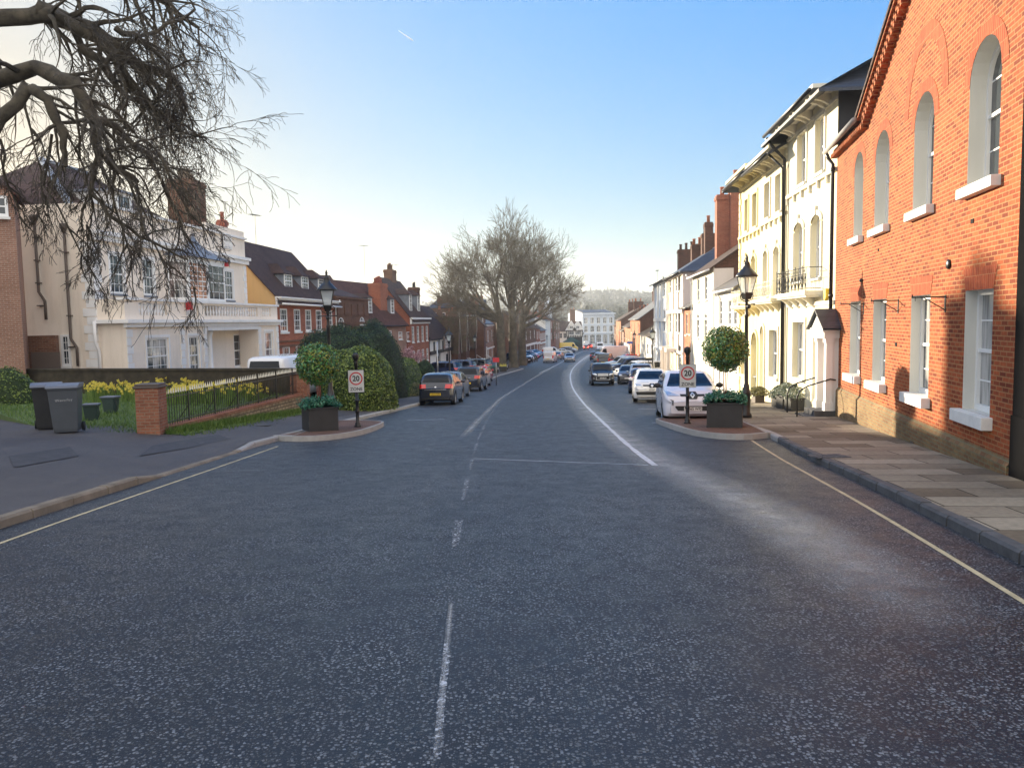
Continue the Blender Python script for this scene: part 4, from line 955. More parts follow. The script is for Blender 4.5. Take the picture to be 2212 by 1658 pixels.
# oriel bay with ogee lead roof
bx0, bx1 = h.u2x(366), h.u2x(474); zb0, zb1 = wz0-.15, wz1+.2; pj = .8; m1, m2 = bx0+.7, bx1-.7
b = MB(); b.prism([(bx0, -.001), (m1, -pj), (m2, -pj), (bx1, -.001)], 'z', zb0-.25, zb0); b.prism([(bx0, -.001), (m1, -pj), (m2, -pj), (bx1, -.001)], 'z', zb1-.1, zb1+.12)
BAY = b.build('oriel_bay', 'white_paint', h.root)
def seg_window(p, q, z0, z1, **k):
    d = Vector((q[0]-p[0], q[1]-p[1], 0)); L_ = d.length; d.normalize(); n_ = Vector((-d.y, d.x, 0))
    T = Matrix(((d.x, n_.x, 0, p[0]), (d.y, n_.y, 0, p[1]), (0, 0, 1, 0), (0, 0, 0, 1)))
    o = dict(x0=0.02, x1=L_-.02, z0=z0, z1=z1, rec=.06, fw=.1, bars=(3, 4), sill=0); o.update(k); add_window(BAY, T, o)
seg_window((bx0, 0), (m1, -pj), zb0, zb1-.1, pane='glass_curtain'); mm = (m1+m2)/2
seg_window((m1, -pj), (mm, -pj), zb0, zb1-.1, pane='glass_orange', bars=(4, 8), bw=.035); seg_window((mm, -pj), (m2, -pj), zb0, zb1-.1); seg_window((m2, -pj), (bx1, 0), zb0, zb1-.1)
b = MB(); prev = None; ctr = Vector(((bx0+bx1)/2, -.05, 0))
foot = [Vector(p) for p in ((bx0-.2, 0, 0), (m1-.12, -pj-.2, 0), (mm, -pj-.2, 0), (m2+.12, -pj-.2, 0), (bx1+.2, 0, 0))]
b.smooth = True
for s_, z in ((1, 0), (.95, .12), (.7, .3), (.42, .52), (.22, .78), (.08, 1.1), (.02, 1.3)):
    ring = [b.pt(ctr+(p-ctr)*s_+Vector((0, 0, zb1+.121+z))) for p in foot]
    if prev:
        for k in range(4): b.face((prev[k], prev[k+1], ring[k+1], ring[k]))
    prev = ring
b.ball((ctr.x, -.1, zb1+1.45), .09); b.build('lead_roof', 'lead', BAY)
# ground floor projection with balustrade
fa = FL(-19.6, .084, 271); fb = FL(-19.6, .084, 600)
lx0, ly0 = (h.I @ Vector((fa.x, fa.y, 0))).x, (h.I @ Vector((fa.x, fa.y, 0))).y; lx1 = (h.I @ Vector((fb.x, fb.y, 0))).x; yf = ly0
z_top = h.zat(430, 652, yf); z_bot = h.zat(430, 681, yf); z_cor = h.zat(430, 692, yf)
g_ops = []
for a, c, v1, v0, k in ((314, 361.6, 729, 800, 3), (406, 428.6, 725, 800, 3), (571, 588, 716, 785, 3)):
    o = dict(x0=h.u2x(a, yf)-lx0, x1=h.u2x(c, yf)-lx0, z1=h.zat((a+c)/2, v1, yf), z0=h.zat((a+c)/2, v0, yf)-.2, rec=.1, bars=(k, 4), fw=.09, pane='glass_curtain'); g_ops.append(o)
px0, px1 = h.u2x(446, yf)-lx0, h.u2x(556, yf)-lx0; pz = h.zat(500, 712, yf)
porch_o = dict(x0=px0, x1=px1, z0=-.4, z1=pz, rec=1.2)
T = Matrix.Translation((lx0, yf, 0)); PW = lx1-lx0; b = MB()
pane_wall(b, T, PW, -.5, z_cor-.1, g_ops+[porch_o], .1)
b.poly([(lx0, 0, -.5), (lx0, yf, -.5), (lx0, yf, z_top), (lx0, 0, z_top)]); b.poly([(lx1, yf, -.5), (lx1, 8, -.5), (lx1, 8, z_top), (lx1, yf, z_top)])
b.poly([(lx0, yf, z_cor-.1), (lx1, yf, z_cor-.1), (lx1, 0, z_cor-.1), (lx0, 0, z_cor-.1)])
bal = [dict(x0=h.u2x(a, yf)-lx0, x1=h.u2x(c, yf)-lx0, z0=z_bot, z1=z_top-.16, rec=.22) for a, c in ((302, 363), (402, 430), (443.5, 558), (567, 586))]
pane_wall(b, T, PW, z_cor-.1, z_top-.05, bal, .22)
b.poly([(lx0, yf+.22, z_top-.05), (lx1, yf+.22, z_top-.05), (lx1, yf, z_top-.05), (lx0, yf, z_top-.05)])
PB = b.build('ground_floor_wing', ['mansion', 'mansion', 'reveal'], h.root)
for o in g_ops: add_window(PB, T, o)
for o, n in zip(bal, (9, 6, 20, 5)): balusters(h, lx0+o['x0'], lx0+o['x1'], z_bot, z_top-.16, yf+.11, n, PB)
t = MB(); t.box(lx0-.1, lx1+.1, yf-.1, yf+.3, z_top-.05, z_top+.07); t.box(lx0-.3, lx1+.25, yf-.3, yf-.001, z_cor-.1, z_cor+.06); t.box(lx0-.15, lx1+.12, yf-.15, yf-.002, z_cor-.28, z_cor-.102)
t.box(lx0-.3, lx0-.001, yf, 0, z_cor-.1, z_cor+.06)
t.T = T; quoins(t, 0, -.2, z_cor-.3, .45); quoins(t, h.u2x(392, yf)-lx0, -.2, z_cor-.3, .45, 'c'); quoins(t, px0-.25, -.2, pz+.3, .4, 'c'); quoins(t, px1+.25, -.2, z_cor-.3, .45, 'c'); quoins(t, PW, -.2, z_cor-.3, .4, 'r')
for o in g_ops: surround(t, o, .12, .03)
t.box(px0, px1, -.08, .2, pz, pz+.32); t.T = None; t.build('trim', 'stone_white', PB)
c = MB(); c.lathe([(.24, -.5), (.24, .1), (.18, .15), (.17, pz-.3), (.24, pz-.1), (.24, pz)], 14, (lx0+px0+.9, yf+.35, 0)); c.build('column', 'stone_white', PB)
bw = MB(); bw.T = Matrix.Translation((lx0+px0, yf+1.2, 0)); o = dict(x0=(h.u2x(503, yf+1.2)-lx0-px0), x1=(h.u2x(540, yf+1.2)-lx0-px0), z0=pz-2.3, z1=pz-.25, rec=.08, bars=(3, 4), fw=.1)
pane_wall(bw, bw.T, 1, 0, .01, [], .1) if 0 else None
bq = MB(); pane_wall(bq, Matrix.Translation((lx0+px0, yf+1.2, 0)), px1-px0, -.4, pz, [o], .1); bq.build('porch_back', 'mansion', PB); add_window(PB, Matrix.Translation((lx0+px0, yf+1.2, 0)), o)
b = MB()
for uu, vv, z_ in ((404, 660, yf), (484, 568, 0)):
    x, z = h.loc(uu, vv, z_); b.box(x-.16, x+.0, z_-.3, z_-.02, z-.2, z+.2)
b.build('alarm_box', 'sign_red', h.root)
g = MB(); g.tube([(lx0-.35, -.1, z_cor), (lx0-.35, -.1, z_cor-.9), (lx0-.12, -.1, z_cor-1.3), (lx0-.12, -.1, 0)], .07, 8); g.build('downpipe', 'stone_white', h.root)
MANSION = h
# --- brick building at the left edge
Yb = 30.5; pA = Vector(at(48, 700, Yb)[:2]); h = House('brick_outbuilding', 'pinkish brick building at the left edge of the photo beside the mansion', pA, Vector(at(58, 700, 33.0)[:2]), 14, 'building', 'brick_salmon', z=LAWN-.1)
finish(h, h.zat(48, 455), 4.5, 'tile_red', ops=[], oh=.2, rd=7, gutter=None)
b = MB(); b.box(-.0, .05, 0, 0, 0, 0)
b = MB(); yy0, zz0 = h.loc(4, 440, plane='s', x=0)
add_window(h.root, Matrix(((0, 1, 0, -.1), (-1, 0, 0, yy0+.8), (0, 0, 1, 0), (0, 0, 0, 1))), dict(x0=-.2, x1=1.0, z0=zz0-.5, z1=zz0+.3, rec=.05, bars=(3, 2), fw=.1))
# small brick yard wall with dark door against the mansion
pa, pb = at(58, 700, 32.4), at(118, 700, 32.6)
h = House('yard_wall', 'short brown brick yard wall with dark wooden gate next to the mansion', pa, pb, .35, 'wall', 'brick_brown', z=LAWN-.1)
Hy = h.zat(90, 724); b = MB(); b.box(0, h.W, 0, .35, -.3, Hy); b.build('wall', 'brick_brown', h.root); b = MB(); b.box(.1, 1.2, -.05, -.002, -.2, Hy-.7); b.build('gate', 'trim_brown', h.root)
# --- ochre gabled red brick house
h = House('brick_house', 'red brick Georgian house with ochre gable, white cornice, sash windows and three dormers', FL(-19.9, .084, 598), FL(-19.9, .084, 726), 7.2, 'house', 'brick_red')
H2 = h.zat(598, 640); ops = []
z1, z0 = h.zat(613.7, 666), h.zat(613.7, 716)
for a, c in ((605.6, 621), (635.5, 649), (660, 672.5), (683, 695), (706.5, 718)): o = h.win(a, c, 0, 0, rec=.05, bars=(3, 4), fw=.09, sh=.14, se=.12); o.update(z0=z0, z1=z1); ops.append(o)
z1b = h.zat(616, 748)
for a, c in ((608.5, 623.5), (637, 650), (661, 673.5), (684, 696), (707, 719)): o = h.win(a, c, 0, 0, rec=.05, bars=(3, 4), fw=.09, sh=.14); o.update(z0=z1b-2.0, z1=z1b); ops.append(o)
t = h.trim; t.box(-.05, h.W+.05, -.12, -.001, H2-.55, H2-.25); t.box(-.1, h.W+.1, -.28, -.001, H2-.25, H2-.1); t.box(-.15, h.W+.15, -.45, -.001, H2-.1, H2)
b = MB(); b.box(0, h.W, -.06, -.001, z0-1.05, z0-.9); b.box(0, h.W, -.1, -.001, z1b+.3, z1b+.42)
finish(h, H2, 4.0, 'tile_brown', ops=ops, oh=.45, og=.12, rd=3.6, side='ochre', gutter='white_paint'); b.build('string_course', 'brick_brown', h.root)
for uL, uR, vT, vB in ((617, 633, 592, 622), (654, 668, 597, 626), (690, 702, 602, 628)):
    yd = .75; x, z = h.loc((uL+uR)/2, vB, yd); x0 = h.u2x(uL, yd); x1 = h.u2x(uR, yd); dormer(h, (x0+x1)/2, z, x1-x0+.1, h.zat((uL+uR)/2, vT, yd)-z, yd, 2.6)
downpipe(h, h.W-.2, H2, mat='white_paint'); aerial(h, h.W*.45, 3.6, H2+4, 2.2)
chimney(h, .8, 3.8, H2+3.2, .5, .5, 2.0, 1, 'rust', 'rust')
# --- crenellated wing
h = House('brick_wing', 'dark brick wing with stepped parapet and two white arched windows between the red houses', FL(-19.9, .084, 726), FL(-19.9, .084, 797), 5, 'house', 'brick_brown')
H3 = h.zat(760, 646); ops = []
for a, c, v1, v0 in ((730.5, 743.5, 685, 709), (777, 787.5, 684, 700)): o = h.win(a, c, v1, v0, rec=.05, arch=1, rise=.7, bars=(3, 3)); ops.append(o)
for k in range(5): x = h.W*(k+.15)/5; h.trim.box(x, x+h.W*.12, -.08, -.001, H3-1.4, H3-.4)
h.trim.box(0, h.W, -.1, -.001, H3-2.2, H3-2.0); h.trim.box(-.05, h.W+.05, -.12, .3, H3, H3+.15)
finish(h, H3, 1, 'tile_brown', 'side', ops=ops, trimmat='brick_brown', oh=-.4, og=-.3, gutter=None)
h = House('brick_house', 'dark roofed house behind the crenellated brick wing, only its tiled roof showing', at(690, 690, 78)[:2], at(752, 690, 80)[:2], 8, 'house', 'brick_brown')
finish(h, h.zat(720, 650), 2.8, 'tile_brown', ops=[], oh=.3)
# --- L4 red house with dormers
h = House('brick_house', 'orange-red brick house with two dormers and white cornice behind the pink blossom tree', FL(-18, .084, 886), FL(-18, .084, 926), 7, 'house', 'brick_red')
H4 = h.zat(890, 685); ops = []
for k in range(4):
    x = h.W*(k+.5)/4
    for (v1, v0) in ((704, 737), (755, 782)): z1 = h.zat(905, v1); z0 = h.zat(905, v0); ops.append(dict(x0=x-.55, x1=x+.55, z0=z0, z1=z1, rec=.05, bars=(2, 4)))
t = h.trim; t.box(-.1, h.W+.1, -.35, -.001, H4-.2, H4); t.box(-.05, h.W+.05, -.2, -.001, H4-.7, H4-.2)
finish(h, H4, 4.4, 'tile_brown', ops=ops, oh=.4, rd=3.4, gutter=None)
for q in (.3, .72): dormer(h, h.W*q, H4+.7, 1.3, 1.9, .6, 2.5)
chimney(h, h.W*.6, 3.6, H4+3.4, 2.0, 1.0, 2.2, 5, 'brick_brown', 'brick_brown'); chimney(h, h.W-.5, 1.6, H4+.5, 1.2, 1.2, 3.2, 2, 'brick_dark', 'black_paint')
aerial(h, h.W*.9, 3.6, H4+4.4, 2)
h = House('brick_house', 'red brick house with a low sweeping tiled roof and one massive chimney stack', Vector((-13.6, 73.7)), Vector((-11.3, 83.0)), 6, 'house', 'brick_salmon')
H4 = h.zat(840, 697); ops = [h.win(*w_, rec=.05, bars=(2, 3)) for w_ in ((823, 830, 713, 728), (838, 845, 713, 727), (860, 868, 716, 732), (878, 885, 716, 736), (878, 885, 752, 775))]
finish(h, H4, 4.2, 'tile_red', ops=ops, oh=.3, rd=4)
for uL, uR in ((797, 803), (844, 852)): x = h.u2x((uL+uR)/2, .8); dormer(h, x, H4+1.0, .9, 1.5, .8, 2.0)
xc = h.u2x(819, 1.8); chimney(h, xc, 1.8, H4+.6, 1.9, 1.3, h.zat(819, 612, 1.8)-H4-.6, 4, 'brick_red', 'rust'); aerial(h, xc-.5, 3, H4+4, 4)
# --- L5 white pub
h = House('white_pub', 'white rendered pub with black tiled roof and hanging picture sign', FL(-18, .084, 926), FL(-18, .084, 985), 8, 'pub', 'white')
H5 = h.zat(950, 726); ops = [dict(x0=h.W*q-.5, x1=h.W*q+.5, z0=H5-2.0, z1=H5-.6, rec=.05, bars=(2, 2)) for q in (.15, .45, .8)]+[dict(x0=h.W*q-.9, x1=h.W*q+.9, z0=.7, z1=2.2, rec=.05, bars=(4, 2), sash=0) for q in (.25, .6, .85)]
t = h.trim; t.box(0, h.W, -.25, -.001, 2.6, 3.0); t.box(-.02, .12, -.06, -.001, 0, H5); t.box(h.W*.33, h.W*.33+.1, -.06, -.001, 0, H5)
for q in (.3, .62): t.box(h.W*q-.06, h.W*q+.06, -.06, -.001, 0, 2.6)
plain('tile_black_p', (.03, .025, .025)); finish(h, H5, 4.2, 'tile_brown', ops=ops, oh=.3, rd=4, trimmat='timber_black', winmats=dict(frame='timber_black', sill='timber_black'))
x = h.u2x(958, -.9); g = MB(); z = h.zat(958, 740, -.9); g.box(x-.75, x+.75, -.95, -.88, z-1.1, z+1.1)
g2 = MB(); g2.box(x-.6, x+.6, -.965, -.955, z-.85, z+.85); s_ = g.build('hanging_sign', 'timber_black', h.root)
m_, nt, bb = newmat('pub_picture'); nt.links.new(ramp(nt, noise(nt, ocoord(nt), 2.5, 4), [(.35, (.05, .06, .04)), (.5, (.25, .24, .2)), (.6, (.35, .08, .05)), (.75, (.5, .5, .5))]), bb.inputs['Base Color']); g2.build('picture', 'pub_picture', s_)
# --- L6 almshouses: brown brick row with four pointed gables
h = House('almshouses', 'low brown brick almshouse row with four steep white-edged gables and stepped entrances', FL(-18, .084, 985), FL(-18, .084, 1049), 8, 'almshouses', 'brick_brown')
H6 = h.zat(1015, 745); ops = []; 
for k in range(8): x = h.W*(k+.5)/8; ops.append(dict(x0=x-.5, x1=x+.5, z0=1.2, z1=min(2.8, H6-.3), rec=.05, bars=(3, 3)))
finish(h, H6, 5.2, 'tile_moss', ops=ops, oh=.3, rd=5)
for k, uu in enumerate((991, 1008, 1028, 1040)):
    x = h.u2x(uu, -1.0); b = MB(); w_ = 1.5; ht = 4.6
    b.prism([(x-w_, H6-.4), (x+w_, H6-.4), (x, H6+ht)], 'y', -1., 2.5); b.box(x-w_+.1, x+w_-.1, -.99, -.0, -.3, H6-.4); gb = b.build('gabled_porch', 'brick_brown', h.root)
    t = MB(); rf = MB()
    for sg in (-1, 1): t.poly([(x+sg*(w_+.15), -1.15, H6-.6), (x, -1.15, H6+ht+.25), (x, -1.15, H6+ht-.35), (x+sg*(w_-.15), -1.15, H6-.6)]); rf.poly([(x+sg*(w_+.15), -1.14, H6-.6), (x, -1.14, H6+ht+.25), (x, 2.5, H6+ht+.25), (x+sg*(w_+.15), 2.5, H6-.6)])
    t.tube([(x, -1.1, H6+ht), (x, -1.1, H6+ht+.9)], .05, 5); t.build('bargeboard', 'ivory', gb); rf.build('gable_roof', 'tile_moss', gb)
    s_ = MB()
    for q in range(4): s_.box(x-.8, x+.8, -1.05-.35*(4-q), -.99 if q == 3 else -1.05-.35*(3-q), -.4, .2*(q+1)-.1)
    s_.build('doorstep', 'kerb_grey', gb)
    s_ = MB()
    for xx in (x-.85, x+.85): s_.tube([(xx, -2.6, -.3), (xx, -2.6, .9), (xx, -1.1, 1.8), (xx, -1.1, .3)], .05, 5)
    s_.build('handrail', 'white_paint', gb)
for q in (.3, .75): chimney(h, h.W*q, 4.5, H6+3.5, 1.2, .8, 2.6, 3, 'brick_brown', 'terracotta')
# --- L7
h = House('brick_house', 'square brown brick house with white band beside the big bare plane trees', FL(-18, .084, 1049), FL(-18, .084, 1080), 10, 'house', 'brick_salmon')
H7 = h.zat(1060, 698); ops = []
for k in range(4):
    x = h.W*(k+.5)/4
    for r_ in range(2): ops.append(dict(x0=x-.6, x1=x+.6, z0=H7-3.6-r_*3.6, z1=H7-1.4-r_*3.6, rec=.05, bars=(2, 4)))
h.trim.box(-.1, h.W, -.2, -.001, H7-.5, H7-.2); h.trim.box(-.1, h.W, -.2, -.001, H7-5.2, H7-4.9); h.trim.box(-.12, .25, -.21, -.002, -.4, 3.0)
finish(h, H7, 2.4, 'slate', ops=ops, oh=.3, hipL=True)
# --- old houses behind the row
def back_house(name, lab, u0, u1, Y, vE, vR, mat, roof, dep=9, hips=(True, True), ch=(), wins=0, kind='side', rd=None):
    a, c = at(u0, 700, Y), at(u1, 700, Y); h = House(name, lab, a, c, dep, 'house', mat, z=min(gz(Y), gz(Y+dep)))
    H = h.zat((u0+u1)/2, vE); rh = h.zat((u0+u1)/2, vR, dep/2 if kind == 'side' else 0)-H
    ops = [dict(x0=h.W*(k+.5)/wins-.5, x1=h.W*(k+.5)/wins+.5, z0=H-2.6, z1=H-.9, rec=.05, bars=(2, 4)) for k in range(wins)]
    finish(h, H, max(.4, rh), roof, kind, ops=ops, oh=.4, hipL=hips[0], hipR=hips[1], gutter=None)
    for q, yy, w_, vt, vb, n, pot in ch:
        z1 = h.zat(q, vt, yy); z0 = h.zat(q, vb, yy); chimney(h, h.u2x(q, yy), yy, z0, w_, .9, z1-z0, n, 'brick_brown', pot)
    return h
back_house('brick_house', 'large old brown brick house with hipped slate roof and tall chimney stacks behind the almshouses', 930, 1000, 136, 663, 647, 'brick_brown', 'slate', 10, ch=((970, 3, 4.0, 638, 655, 6, 'brick_brown'), (967, .6, 2.2, 668, 700, 4, 'terracotta')), wins=4)
back_house('brick_house', 'old brick house with dark hipped roof and tall chimney left of the plane trees', 1000, 1046, 150, 668, 648, 'brick_brown', 'slate', 9, ch=((1026, .8, 1.6, 642, 672, 3, 'terracotta'), (1033, 5, 2.2, 638, 655, 3, 'brick_brown')), wins=3)
back_house('brick_house', 'small brown brick house with gable facing the street, behind the almshouse roofs', 1006, 1045, 132, 702, 683, 'brick_brown', 'tile_brown', 8, kind='front', wins=0)
back_house('brick_house', 'low brick cottage with black slate roof, almost hidden behind the white pub', 975, 1006, 126, 697, 680, 'brick_brown', 'slate', 7, (False, False), wins=2, ch=((978, 2, 1.5, 672, 690, 3, 'terracotta'),))
# --- L8: the lower street on the left
def L8(u): return fline(-21.9, .147, u)
for i, (u0, u1, vE, rh, mat, lab, roof, side, gfw, nw, ch) in enumerate((
    (1131, 1158, 706, 3.6, 'brick_brown', 'brown brick house with white shop windows right of the plane trees', 'tile_brown', None, True, 3, ((.3, 3), (.8, 4))),
    (1158, 1166, 708, 3.6, 'brick_red', 'narrow brick house with tiled roof and dormer in the lower left row', 'tile_brown', None, True, 2, ((.5, 3),)),
    (1166, 1178, 712, 2.8, 'brick_red', 'red brick house with a closely spaced row of white windows in the lower left row', 'slate', None, True, 6, ((.5, 4),)),
    (1178, 1189, 692, 1.2, 'white', 'tall house with white weatherboarded side wall near the bottom of the street', 'slate', 'white', False, 2, ()),
    (1189, 1200, 689, 2.6, 'brick_red', 'tall red brick house with turret gable near the bottom of the street', 'slate', None, False, 3, ((.3, 5), (.8, 3))),
    (1200, 1209, 692, 2.5, 'brick_salmon', 'last brick house before the half-timbered inn', 'tile_brown', None, False, 2, ()))):
    A_, B_ = L8(u0), L8(u1); h = House('brick_house' if i != 3 else 'white_house', lab, A_, B_, 9, 'house', mat); H = h.zat((u0+u1)/2, vE); ops = []
    fl = 3 if H > 10 else 2
    for r_ in range(fl):
        for k in range(nw):
            x = h.W*(k+.5)/nw; ww = min(1.1, h.W/nw*.6); z1 = H-.8-r_*3.2
            if z1 > 2: ops.append(dict(x0=x-ww/2, x1=x+ww/2, z0=z1-1.8, z1=z1, rec=.04, bars=(2, 4), fw=.12))
    if gfw: h.trim.box(.1, h.W-.1, -.2, -.001, 2.5, 3.0)
    finish(h, H, rh, roof, ops=ops, oh=.3, side=side, gutter=None)
    for q, n in ch: chimney(h, h.W*q, 3.5, H+rh*.5, 2.2, .9, rh*.5+2.2, n, 'brick_brown', 'terracotta')
    if i in (0, 1): dormer(h, h.W*.5, H+.8, 1.6, 1.8, .7, 3)
    if i == 4: b = MB(); b.lathe([(1.2, 0), (1.2, 3), (1.5, 3), (0.02, 6.5)], 4, (h.W*.5, 1.5, H)); b.build('turret', 'blue_white', h.root)
# --- far end: inn, half-timbered house, pale blue town building
h = back_house('white_house', 'small white two storey house with black roof next to the half-timbered inn', 1207, 1224, 262, 713, 693, 'white', 'tile_brown', 9, (False, False), wins=2)
h = back_house('tudor_house', 'black and white half-timbered building with two small gables at the bottom of the street', 1224, 1258, 262, 712, 694, 'white', 'tile_brown', 9, (False, False), wins=0, ch=((1237, 4, 1.8, 668, 697, 2, 'terracotta'),))
W = h.W; H = h.zat(1240, 712); zf = h.zat(1240, 727.5); t = MB()
for k in range(10): x = W*k/9; t.box(x-.14, x+.14, -.1, -.001, zf, H)
t.box(0, W, -.12, -.001, H-.3, H); t.box(0, W, -.12, -.001, zf-.3, zf+.1); t.box(0, W, -.12, -.001, (zf+H)/2-.1, (zf+H)/2+.1) if 0 else None
for k in (0, 8): 
    x = W*k/9; t.prism([(x+.2, zf+.1), (x+.5, zf+.1), (x+1.2, zf+1.6), (x+1.0, zf+1.7)], 'y', -.1, -.001)
t.box(0, W, -.1, 0, -.5, zf-.3); t.build('timber_frame', 'timber_black', h.root)
for q in (.3, .7):
    add_window(h.root, Matrix.Translation((0, -.15, 0)), dict(x0=W*q-.9, x1=W*q+.9, z0=zf+.8, z1=zf+3.0, rec=.04, bars=(4, 2), fw=.15, sash=0, bw=.08))
    b = MB(); x = W*q; b.prism([(x-1.9, H+.2), (x+1.9, H+.2), (x, H+3)], 'y', -.2, 3); g_ = b.build('gable', 'white', h.root)
    t = MB(); t.box(x-1.9, x+1.9, -.26, -.201, H+.0, H+.25)
    for sg in (-1, 1): t.poly([(x+sg*2.2, -.3, H-.1), (x, -.3, H+3.3), (x, -.3, H+2.8), (x+sg*1.8, -.3, H-.1)])
    t.build('bargeboard', 'white_paint', g_); add_window(g_, Matrix.Translation((0, -.28, 0)), dict(x0=x-.6, x1=x+.6, z0=H+.4, z1=H+1.4, rec=.04, bars=(2, 2), fw=.12, sash=0, bw=.08, sill=0))
a, c = at(1258, 700, 286), at(1327, 700, 290)
h = House('town_building', 'pale blue three storey town building with arched windows and bracketed cornice closing the street', a, c, 14, 'building', 'blue_white', z=gz(286))
H = h.zat(1292, 675); ops = []
for k in range(5):
    x = h.W*(k+.5)/5*.98+.2
    for vt, vb, ar, ww in ((684.5, 698, .25, 1.5), (702, 716.5, 1, 1.6), (721.5, 742, 1, 2.9)):
        ops.append(dict(x0=x-ww/2, x1=x+ww/2, z0=h.zat(1292, vb), z1=h.zat(1292, vt), arch=1, rise=ar if ar < 1 else (.9 if ww < 2 else .7), rec=.25, bars=(2, 2) if ww < 2 else (3, 3), fw=.14, bw=.08, pane='glass_curtain'))
t = h.trim; t.box(-.3, h.W+.3, -.6, -.001, H-.5, H); t.box(-.1, h.W+.1, -.3, -.001, H-1.6, H-1.2)
x = 0
while x < h.W: t.box(x, x+.25, -.45, -.001, H-1.2, H-.502); x += .62
for vt in (718.5, 700.5): z = h.zat(1292, vt); t.box(-.1, h.W+.1, -.3 if vt > 710 else -.15, -.001, z-.25, z+.1)
for o in ops[:]: 
    if o['x1']-o['x0'] < 2: surround(t, o, .25, .08, True)
for k in range(6): x = h.W*k/5; t.box(max(0, x-.35), min(h.W, x+.35), -.2, -.002, -.3, h.zat(1292, 720))
finish(h, H, 1.2, 'slate', ops=ops, oh=-.5, og=-.5, gutter=None, trimmat='blue_white')
back_house('brick_house', 'cream gabled roofline rising behind the town building, left of it', 1248, 1262, 300, 690, 676, 'cream', 'tile_brown', 8, (False, False))
# ---------------------------------------------------------------- vehicles
# front is +x. profile lists: (t from rear 0 to front 1, z/H)
PROF = {
 'hatch': dict(L=4.08, W=1.73, H=1.56, top=[(0, .50), (.012, .60), (.03, .68), (.055, .80), (.11, .93), (.2, .985), (.4, 1.0), (.55, .975), (.66, .86), (.77, .70), (.83, .665), (.92, .60), (.975, .50), (1, .40)], belt=[(0, .55), (.1, .64), (.5, .62), (.8, .60), (1, .4)], wh=(.165, .815), r=.315),
 'suv': dict(L=4.7, W=1.88, H=1.80, top=[(0, .42), (.008, .60), (.02, .66), (.045, .86), (.08, .95), (.2, .985), (.5, 1.0), (.62, .965), (.70, .80), (.745, .665), (.80, .645), (.93, .615), (.985, .55), (1, .42)], belt=[(0, .56), (.1, .60), (.5, .59), (.8, .60), (1, .42)], wh=(.19, .82), r=.38),
 'saloon': dict(L=4.6, W=1.78, H=1.43, top=[(0, .50), (.01, .62), (.04, .68), (.14, .72), (.22, .82), (.33, .96), (.45, 1.0), (.55, .985), (.66, .82), (.72, .70), (.8, .665), (.93, .60), (.98, .50), (1, .40)], belt=[(0, .55), (.15, .68), (.5, .64), (.8, .63), (1, .40)], wh=(.20, .81), r=.32),
 'van': dict(L=4.5, W=1.83, H=1.85, top=[(0, .40), (.005, .70), (.012, .90), (.03, .965), (.1, .99), (.5, 1.0), (.64, .985), (.74, .82), (.82, .62), (.90, .56), (.97, .47), (1, .34)], belt=[(0, .50), (.5, .50), (.8, .52), (1, .34)], wh=(.18, .80), r=.33),
 'bigvan': dict(L=5.6, W=2.0, H=2.5, top=[(0, .30), (.004, .75), (.01, .92), (.03, .975), (.1, .99), (.6, 1.0), (.74, .985), (.81, .84), (.87, .58), (.94, .50), (.985, .42), (1, .28)], belt=[(0, .45), (.5, .46), (.8, .46), (1, .28)], wh=(.17, .83), r=.36),
}
def car_body(kind):
    p = PROF[kind]; L, W, H, r = p['L'], p['W'], p['H'], p['r']; N = 72; b = MB(); rings = []; wx = [L*(w-.5) for w in p['wh']]
    ts = sorted(set([0, .004, .01, .02, .035]+[k/N for k in range(3, N-2)]+[.965, .98, .99, .996, 1]))
    for t in ts:
        x = L*(t-.5); zt = lin(p['top'], t)*H; zb = .2*1 if kind != 'suv' else .3; e = abs(2*t-1)
        wp = W/2*(1-.16*max(0, (e-.72)/.28)**2.6-(.10 if t > .5 else .05)*max(0, (e-.95)/.05)**2)
        zbelt = min(lin(p['belt'], t)*H, zt-.005)
        arch = zb
        for c in wx:
            d = abs(x-c); Ra = r+.055
            if d < Ra: arch = max(arch, r+math.sqrt(Ra*Ra-d*d))
        if t < .02 or t > .985: zb = .28; arch = max(arch, .28)
        arch = min(arch, zbelt-.08); tb = {'van': .10, 'bigvan': .08, 'suv': .17}.get(kind, .24)
        cab = max(0, min(1, (zt-zbelt)/(H-zbelt+1e-6))); wt = wp*(1-tb*cab)*(1-.0*cab)
        zm = max(arch+.03, zb+.42*(zbelt-zb)); rr = min(.10, (zt-zbelt)*.45+.02)
        pr = [(0, zb if arch == zb else zb), (wp*.62, zb), (wp*.64, arch), (wp*.965, arch), (wp*.985, arch+.02), (wp, zm), (wp*.985, zm+(zbelt-zm)*.6), (wp*.955, zbelt), (wt+(wp*.955-wt)*.12, zt-rr if zt-rr > zbelt else zbelt+(zt-zbelt)*.4), (wt-.05, zt-rr*.3), (wt-.15, zt-.005), (wt*.5, zt+.012), (0, zt+.018)]
        ring = [b.pt((x, -y, z)) for y, z in pr]+[b.pt((x, y, z)) for y, z in pr[-2:0:-1]]
        rings.append(ring)
    b.smooth = True
    for A, B in zip(rings, rings[1:]):
        n = len(A)
        for k in range(n): b.face((A[k], A[(k+1) % n], B[(k+1) % n], B[k]))
    b.face(rings[0]); b.face(rings[-1][::-1]); b.sm[-1] = b.sm[-2] = False
    return b
